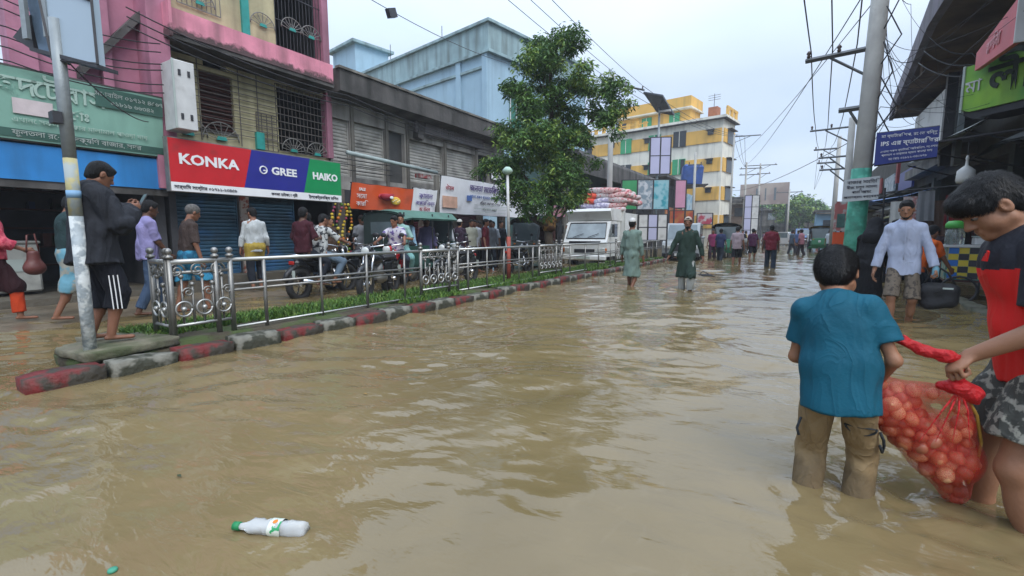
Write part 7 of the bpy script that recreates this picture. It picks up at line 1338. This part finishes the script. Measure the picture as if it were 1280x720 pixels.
s = thing('backpack', 'blue backpack on the bystander beside the lamp post', 'bag', (-8.98, 13.03, 1.0)); MB().smooth().box((0, 0, .15), (.26, .16, .38), bev=.06).build('bag', M('blue_backpack', '2c3f9a', .6), s); MB().box((0, -.09, .1), (.18, .04, .16), bev=.015).build('pocket', MATS['blue_backpack'], s)
# more of the crowd in the side lane: standing figures share meshes with the row above
crowd = [r for r in COL.objects if r.get('group') == 'bystanders in front of the shops']
xtra = [(-8.9, 9.9, 'lavender'), (-9.4, 11.3, 'pale blue'), (-8.6, 12.6, 'grey'), (-9.1, 14.0, 'dark'), (-8.7, 15.0, 'blue'), (-9.2, 16.2, 'white'), (-8.8, 17.4, 'brown'), (-8.3, 11.9, 'dark red'), (-9.5, 6.6, 'dusky'), (-8.6, 18.6, 'green'), (-9.3, 8.9, 'cream'), (-8.4, 8.7, 'sky blue'), (-9.4, 10.4, 'pink'), (-9.0, 12.3, 'white striped'), (-9.6, 13.4, 'beige'), (-8.5, 16.6, 'teal')]
for i, (x, y, c) in enumerate(xtra):
    src = crowd[(i * 4 + 2) % len(crowd)]; n_ = dup(src, (x, y, -.05), random.uniform(0, 6.28), '%s clothed bystander %s' % (c, ['behind the battery rickshaw', 'near the rickshaw front', 'just behind the railing gap', 'left of the tree trunk', 'by the three wheeler hood', 'under the far white banner', 'between trunk and truck cab', 'nearest the second plain railing run', 'in the shadow beside the garlands', 'left of the truck cab', 'behind the floral shirted rider', 'between the rickshaw and red motorcycle', 'in the shade left of the rickshaw front', 'beside the man in prayer cap', 'at the back by the dark shutter', 'just ahead of the truck'][i]))
    cc = mt('xc%d' % i, ['7a749a', '7f95b0', '6f7276', '22252b', '34508a', 'b0b2b4', '4a3a30', '5a2028', '4a4448', '3f5f4a', 'b8b09a', '8fb0c8', 'b08a94', 'bcbec2', 'a89a80', '3a7a80'][i])
    for ch in n_.children:
        if ch.name.startswith('shirt'): ch.data = ch.data.copy(); ch.data.materials[0] = cc
# robed men in the road
sg = M('sage_robe', '6f8278', .85, .10, 4, bump=.4, bscale=40); dg = M('dark_green_robe', '26382f', .85, .12, 4, bump=.4, bscale=40)
person('man in pale sage green robe and white cap walking away beside the divider', (-3.19, 10.28, -.2), (.15, 1), 1.70, dict(LF=(.09, -.1, .1), RF=(-.08, .14, .12), head=(0, 10, 0)), [('robe', sg, dict(hemz=.42, sleeve=1.9, flare=.03, folds=.014))], h=.011, cap=capw, sk='brown')
Pd, Jd = person('bearded man in dark green robe and pale cap wading this way', (-1.98, 10.14, -.2), (.10, -1), 1.70, dict(LF=(.10, -.12, .12), RF=(-.08, .10, .08), LH=(.36, -.06, .74), RH=(-.38, -.1, .80), LE=(.9, .5, 0), RE=(-.9, .5, 0), Lc=70), [('trousers', mt('white_pyjama', 'a8aaa6'), dict(len=1.75, flare=.02)), ('robe', dg, dict(hemz=.48, sleeve=1.9, flare=.035, folds=.014))], h=.010, cap=M('cream_cap', 'b8a898', .8), beard=2, sk='brown')
s = thing('sandals', 'pair of black sandals carried in the hand of the man in dark green robe', 'sandals', (-1.60, 10.12, .33)); [MB().box((.06 * k, -.0, -.02 * k), (.05, .27, .03), rz=PI / 2 + .2, bev=.012).build('sandal', blkp, s) for k in (0, 1)]; MB().smooth().tube([(-.1, .0, .02), (-.04, 0, .07), (.06, 0, .02)], .01, 5).build('strap', blkp, s)
# walkers further up the street
far = [(920, 329, 'walker in pinkish grey shirt and black shorts seen from behind', '9a8a90', '1a1c22', (.1, 1), 1.66, -2.06, 20.0), (962, 334, 'walker in maroon tee shirt and dark trousers seen from behind', '6a2430', '26303c', (-.15, 1), 1.68, -.84, 18.7), (945, 320, 'walker in purple top further up between the two', '4a2440', '1c1c22', (0, 1), 1.62, -1.9, 25.0),
       (898, 322, 'navy clad person beside the green three wheeler', '2c3454', '2a3038', (.2, 1), 1.6, -3.0, 22.6), (1040, 305, 'person in white shirt walking beside the orange poster', 'b4bac0', '3a3c44', (.1, 1), 1.64, 1.55, 34), (998, 300, 'small blue clad figure in mid street far away', '4a5a80', '2a2c34', (0, -1), 1.62, -.1, 38), (1007, 300, 'small white clad figure far up the street', 'b0b4b4', '3a3c44', (0, 1), 1.62, .7, 44), (975, 300, 'small dark figure near the far white car', '2c2c34', '26262c', (1, 0), 1.62, -1.9, 50),
       (890, 300, 'figure in magenta near the van and pink hoardings', '8a3a60', '3a2a36', (0, -1), 1.6, -3.6, 24.5), (905, 300, 'figure in dark red beside the mid row shops', '5a2028', '2c2428', (.4, -1), 1.64, -4.2, 30), (930, 300, 'figure in grey among the far shops', '70747a', '2c2e34', (0, 1), 1.62, -3.2, 34), (940, 300, 'figure in faded green in the far crowd', '4a6a58', '2c2e34', (0, -1), 1.62, -2.6, 36), (868, 300, 'figure in white left of the van', 'a8a8a8', '3a3a40', (0, -1), 1.62, -5.6, 27), (0, 'x', 'figure in teal far right by the bazaar', '3a7a80', '2c2e34', (0, -1), 1.62, 1.9, 27),
       (0, 0, 'figure in red saree colours far up the bazaar', '9a3a40', '6a2a30', (0, -1), 1.58, 1.5, 52), (0, 0, 'pair member in pale pink far centre street', 'b08a98', '3a3c44', (.3, 1), 1.6, -2.2, 41), (0, 0, 'far tiny figure in navy left of the lilac post', '2c3450', '22242c', (0, 1), 1.62, -3.7, 43)]
for i, (u, v_, lb_, c, c2, f_, H, x, y) in enumerate(far): person(lb_, (x, y, -.2), f_, H, dict(lean=3, **walk(1 if i % 2 else -1)), [('trousers', mt('fp%d' % i, c2), dict(len=1.0 if i in (0, 2) else 1.9, off=.015)), ('shirt', mt('fs%d' % i, c), dict(sleeve=.8, off=.018, hem=-.12))], sk=['brown', 'dark'][i % 2], h=.016 if y < 21 else .026, facey=False, group='walkers up the street')
walkers = [r for r in COL.objects if r.get('group') == 'walkers up the street'][3:]
for i, (x, y) in enumerate(((-1.2, 30), (-.4, 33), (.1, 31), (-3.1, 33), (-3.4, 38), (-.6, 48), (-2.6, 47), (1.9, 37), (-4.0, 35), (-1.6, 44), (2.2, 50), (-3.0, 52))):
    n_ = dup(walkers[(i * 3) % len(walkers)], (x, y, -.2), (i * 2.1) % 6.28, '%s figure %s' % (['tiny ochre clad', 'tiny slate clad', 'tiny rose clad', 'tiny black clad', 'tiny mustard clad', 'tiny aqua clad', 'tiny plum clad', 'tiny rust clad', 'tiny ivory clad', 'tiny olive clad', 'tiny cobalt clad', 'tiny charcoal clad'][i], ['in mid street beyond the maroon walker', 'right of street centre in the distance', 'near the orange poster far off', 'left of the lilac post', 'at the foot of the lilac post', 'near the far blue van', 'before the far houses', 'under the far right eaves', 'beside the cycle vans', 'crossing far up the water', 'at the very far right end', 'by the far white car'][i]))
    cc = mt('wc%d' % i, ['9a7a3a', '4a5664', '9a6a74', '1c1c20', '9a8440', '4f8a90', '4f2f4a', '8a4a30', 'a8a498', '5a6040', '30508f', '2a2c30'][i])
    for ch in n_.children:
        if ch.name.startswith('shirt'): ch.data = ch.data.copy(); ch.data.materials[0] = cc
for i, (lc, hd, lb_) in enumerate((((-6.95, 6.35, -.06), (.45, -1), 'dark riderless motorcycle jammed between the two carrying riders'), ((-8.5, 7.0, -.06), (-.2, 1), 'black motorcycle just ahead of the patterned shirt rider'), ((-6.9, 8.7, -.06), (.1, -1), 'dark motorcycle standing close behind the second ornate panel'), ((-8.2, 10.6, -.06), (.3, -1), 'dark motorcycle standing behind the second plain railing run'), ((-7.3, 12.2, -.06), (-.1, 1), 'dark motorcycle parked beside the tree trunk'))):
    n_ = dup(b1, lc, math.atan2(hd[1], hd[0]) + PI / 2, lb_)
for i, (x, y) in enumerate(((-3.6, 28.5), (-2.9, 31))): 
    b_ = thing('cycle_van', ['flat bed cycle van with green goods mid street left', 'second cycle van behind the first with grey load'][i], 'cycle van', (x, y, -.1), R(170)); [wheel(b_, c, .30, .04, 'x', 6, 'wheel') for c in ((-.45, .5, .3), (.45, .5, .3), (0, -.9, .3))]; MB().box((0, .5, .62), (1.05, 1.3, .06)).build('deck', maroon, b_); MB().tube([(0, .0, .6), (0, -.5, .5), (0, -.85, .8)], .02, 6).build('frame', blkp, b_); MB().tube([(-.25, -.7, .95), (0, -.85, .92), (.25, -.7, .95)], .015, 6).build('handlebar', chrome, b_); MB().box((0, -.35, .8), (.18, .24, .06), bev=.02).build('saddle', blkp, b_)
    q = thing('bundle', ['heaped green produce on the first cycle van', 'grey wrapped load on the second cycle van'][i], 'bundle', (x, y - .5, .55)); sdf_obj(SDF().cone((-.3, 0, .1), (.3, 0, .12), .22, .25, .1), 'wrapping', [M('green_produce', '3a6a3a', .7, .3, 9), tarp][i], q, .05, lambda G: .03 * vnoise(G * 9, i))
# marigold garlands outside the dark shop
s = thing('flower_garlands', 'yellow and orange flower garlands hanging outside the shop behind the riders', 'garlands', (-9.75, 7.75, .6)); fy = [flat('marigold_%d' % i, c, .8) for i, c in enumerate(('b09428', 'a8621f', 'b8a448', '8a3a50', '4f7030'))]; fdat = [MB().smooth().ball((0, 0, 0), .045, 8, 6).data('flower', m_) for m_ in fy]
rs = np.random.RandomState(5)
for k in range(4):
    y0 = -.25 + k * .15
    for i in range(15): o = bpy.data.objects.new('flower', fdat[rs.choice(5, p=[.4, .2, .2, .1, .1])]); link(o, s); o.location = (.02 * rs.randn(), y0 + .09 * math.sin(i * .5 + k), .1 + i * .085); o.scale = (rs.uniform(.6, 1.0),) * 3
s = thing('dark_window_frame', 'white framed dark window panel above the red motorcycle', 'window', (-9.9, 8.9, 1.0), PI / 2); MB().b2(-.1, .75, -.02, .02, .25, .85).build('pane', glassd, s); MB().tube([(-.1, -.03, .25), (.75, -.03, .25), (.75, -.03, .85), (-.1, -.03, .85)], .02, 4, True).build('frame', white, s); MB().tube([(0, -.03, .33), (.65, -.03, .33), (.65, -.03, .77), (0, -.03, .77)], .012, 4, True).build('frame', white, s)
# ------------------------------------------------------------------ overhead wires
PT = lambda loc, lean, H_, z, x, ang: (loc[0] + lean * z / H_ + math.cos(ang) * x, loc[1] + math.sin(ang) * x, z)
a1 = [PT((.80, 10.2), .14, 7.2, 4.40, -x, AR) for x in (.92, .6, .25)]
for i, p in enumerate(a1):
    wire('power_line', 'power line from the %s insulator of the big pole arm to the next pole' % ['outer', 'middle', 'inner'][i], [p, (1.22 - 1.0 + .35 * i, 19.0, 4.75), (1.45 - .9 + .3 * i, 30, 5.75), (1.0, 60, 5.9)], .010, .16, group='power lines on the right')
    wire('power_line', 'power line rising overhead from the %s insulator of the big pole' % ['outer', 'middle', 'inner'][i], [p, (p[0] - .9 + .1 * i, -3, 6.5)], .010, .3, group='power lines on the right')
tp = [(-7.2 + .47 * k, 19.8 + .88 * k, 7.72) for k in (-.3, .8, 1.8)]
for i, p in enumerate(tp):
    wire('power_line', 'power line %s of three crossing the sky above the pale blue building' % ['nearest', 'middle one', 'farthest'][i], [(-6.6 + .5 * i, -4, 8.2), p], .012, .5, group='power lines on the left')
    wire('power_line', 'power line %s of three running on from the pale pole' % ['left', 'middle', 'right'][i], [p, (-5.2 + .4 * i, 44, 9.3), (-4.9, 52, 7.7)], .014, .5, group='power lines on the left')
wire('power_line', 'long thin wire across the sky from the big pole to the far left poles', [(.9, 10.2, 5.6), (-4.9, 52, 8.0)], .012, .5); wire('power_line', 'second thin wire crossing the street high above the walkers', [(.95, 10.2, 5.2), (-5.2, 44, 7.4)], .010, .4); wire('power_line', 'low cable bundle crossing from the bazaar to the yellow building', [(1.3, 19, 4.2), (-5.4, 46, 5.0)], .014, .4)
rs = np.random.RandomState(12)
for i in range(18):   # tangle between the big pole and the shops
    z0, z1 = rs.uniform(2.4, 5.6), rs.uniform(3.0, 5.4); y1 = rs.uniform(8.5, 17); x1 = 2.1 + rs.rand() * 1.2
    m = (rs.uniform(1.1, 1.8), rs.uniform(9.8, 12), (z0 + z1) / 2 - rs.uniform(.1, .7)); wire('cable', 'black service cable tangled between the big pole and the shop fronts', [(.80 + .14 * z0 / 7.2 + .1, 10.2 + rs.uniform(-.1, .1), z0), m, (x1, y1, z1)], rs.uniform(.003, .007), rs.uniform(.03, .2), 9, group='tangled service cables')
for i in range(5): z0 = 2.3 + i * .55; wire('cable', ['lowest', 'second', 'third', 'fourth', 'highest'][i] + ' cable loop on the side of the big concrete pole', [(.98, 10.05, z0 + .9), (1.12 + .1 * rs.rand(), 10.0, z0 + .4), (.97, 10.05, z0)], .010, .0, 6, group='cables on the big pole')
for i in range(3): wire('cable', ['nearest', 'middle', 'farthest'][i] + ' white cable drooping below the big overhanging slab', [(2.05, 13.2 + i * .5, 5.2 - .1 * i), (2.6, 12.6, 4.6 - .2 * i), (3.0, 12.2, 4.3 + .2 * i)], .012, .12, 8, group='drooping white cables')
for i in range(6): z = 3.55 + .18 * i + .1 * rs.rand(); wire('cable', ['lowest', 'second lowest', 'third', 'fourth', 'fifth', 'topmost'][i] + ' of six cables sagging along the pink wall above the green sign', [(-9.95, -2, z + .5), (-9.9, 2.2, z), (-9.85, 4.1, z + .3 * rs.rand() - .15)], .010, .12, 9, group='cables on the pink building')
for i in range(3): wire('cable', ['upper', 'middle', 'lower'][i] + ' of three black cables running along the shop fronts above the signs', [(-9.75, 3.6, 4.9 - .15 * i), (-9.7, 8, 4.55 - .12 * i), (-9.72, 16, 4.3 - .1 * i)], .012, .16, 12, group='cables along the shop fronts')
wire('cable', 'cable drooping from the billboard pole to the pink building', [(-5.14, 1.42, 2.6), (-9.8, 3.8, 3.1)], .008, .12, 10)
wire('cable', 'thin cable strung from the top left corner towards the pale blue building', [(-9.6, 6, 7.2), (-12, 19, 9.0)], .012, .3, 12); s = thing('cable_joint_box', 'small dark joint box hanging on the cable in the sky', 'box', (-10.35, 10.2, 7.45)); MB().box((0, 0, 0), (.14, .3, .24), rx=.4).build('case', iron, s)
for i, (x, y, l_) in enumerate(((-9.6, .3, .6), (-9.2, .9, .5), (-8.6, -.2, .7))):
    s = thing('rubble', ['broken concrete rubble in the mud by the counter', 'muddy brick rubble near the woman in pink', 'scattered wet rubble at the left edge'][i], 'rubble', (x, y, .0)); me = rough_block(l_, .3, .12, 40 + i); me.materials.append(mud); o = bpy.data.objects.new('chunk', me); link(o, s); o.rotation_euler = (0, .05, i * 1.1)

# ------------------------------------------------------------------ air
hz_ = MB(); hz_.b2(-60, 60, -12, 150, -1.7, 19); o = hz_.build('haze', None); o.data.materials.clear()
hm = bpy.data.materials.new('haze'); hm.use_nodes = True; hn = hm.node_tree; hn.nodes.remove(hn.nodes["Principled BSDF"]); pv = hn.nodes.new('ShaderNodeVolumePrincipled'); pv.inputs['Color'].default_value = (.88, .92, .98, 1); pv.inputs['Density'].default_value = .0014
hn.links.new(pv.outputs[0], hn.nodes['Material Output'].inputs['Volume']); o.data.materials.append(hm); tag(o, kind='stuff'); o['label'] = 'thin grey humid haze filling the whole street'; o['category'] = 'haze'
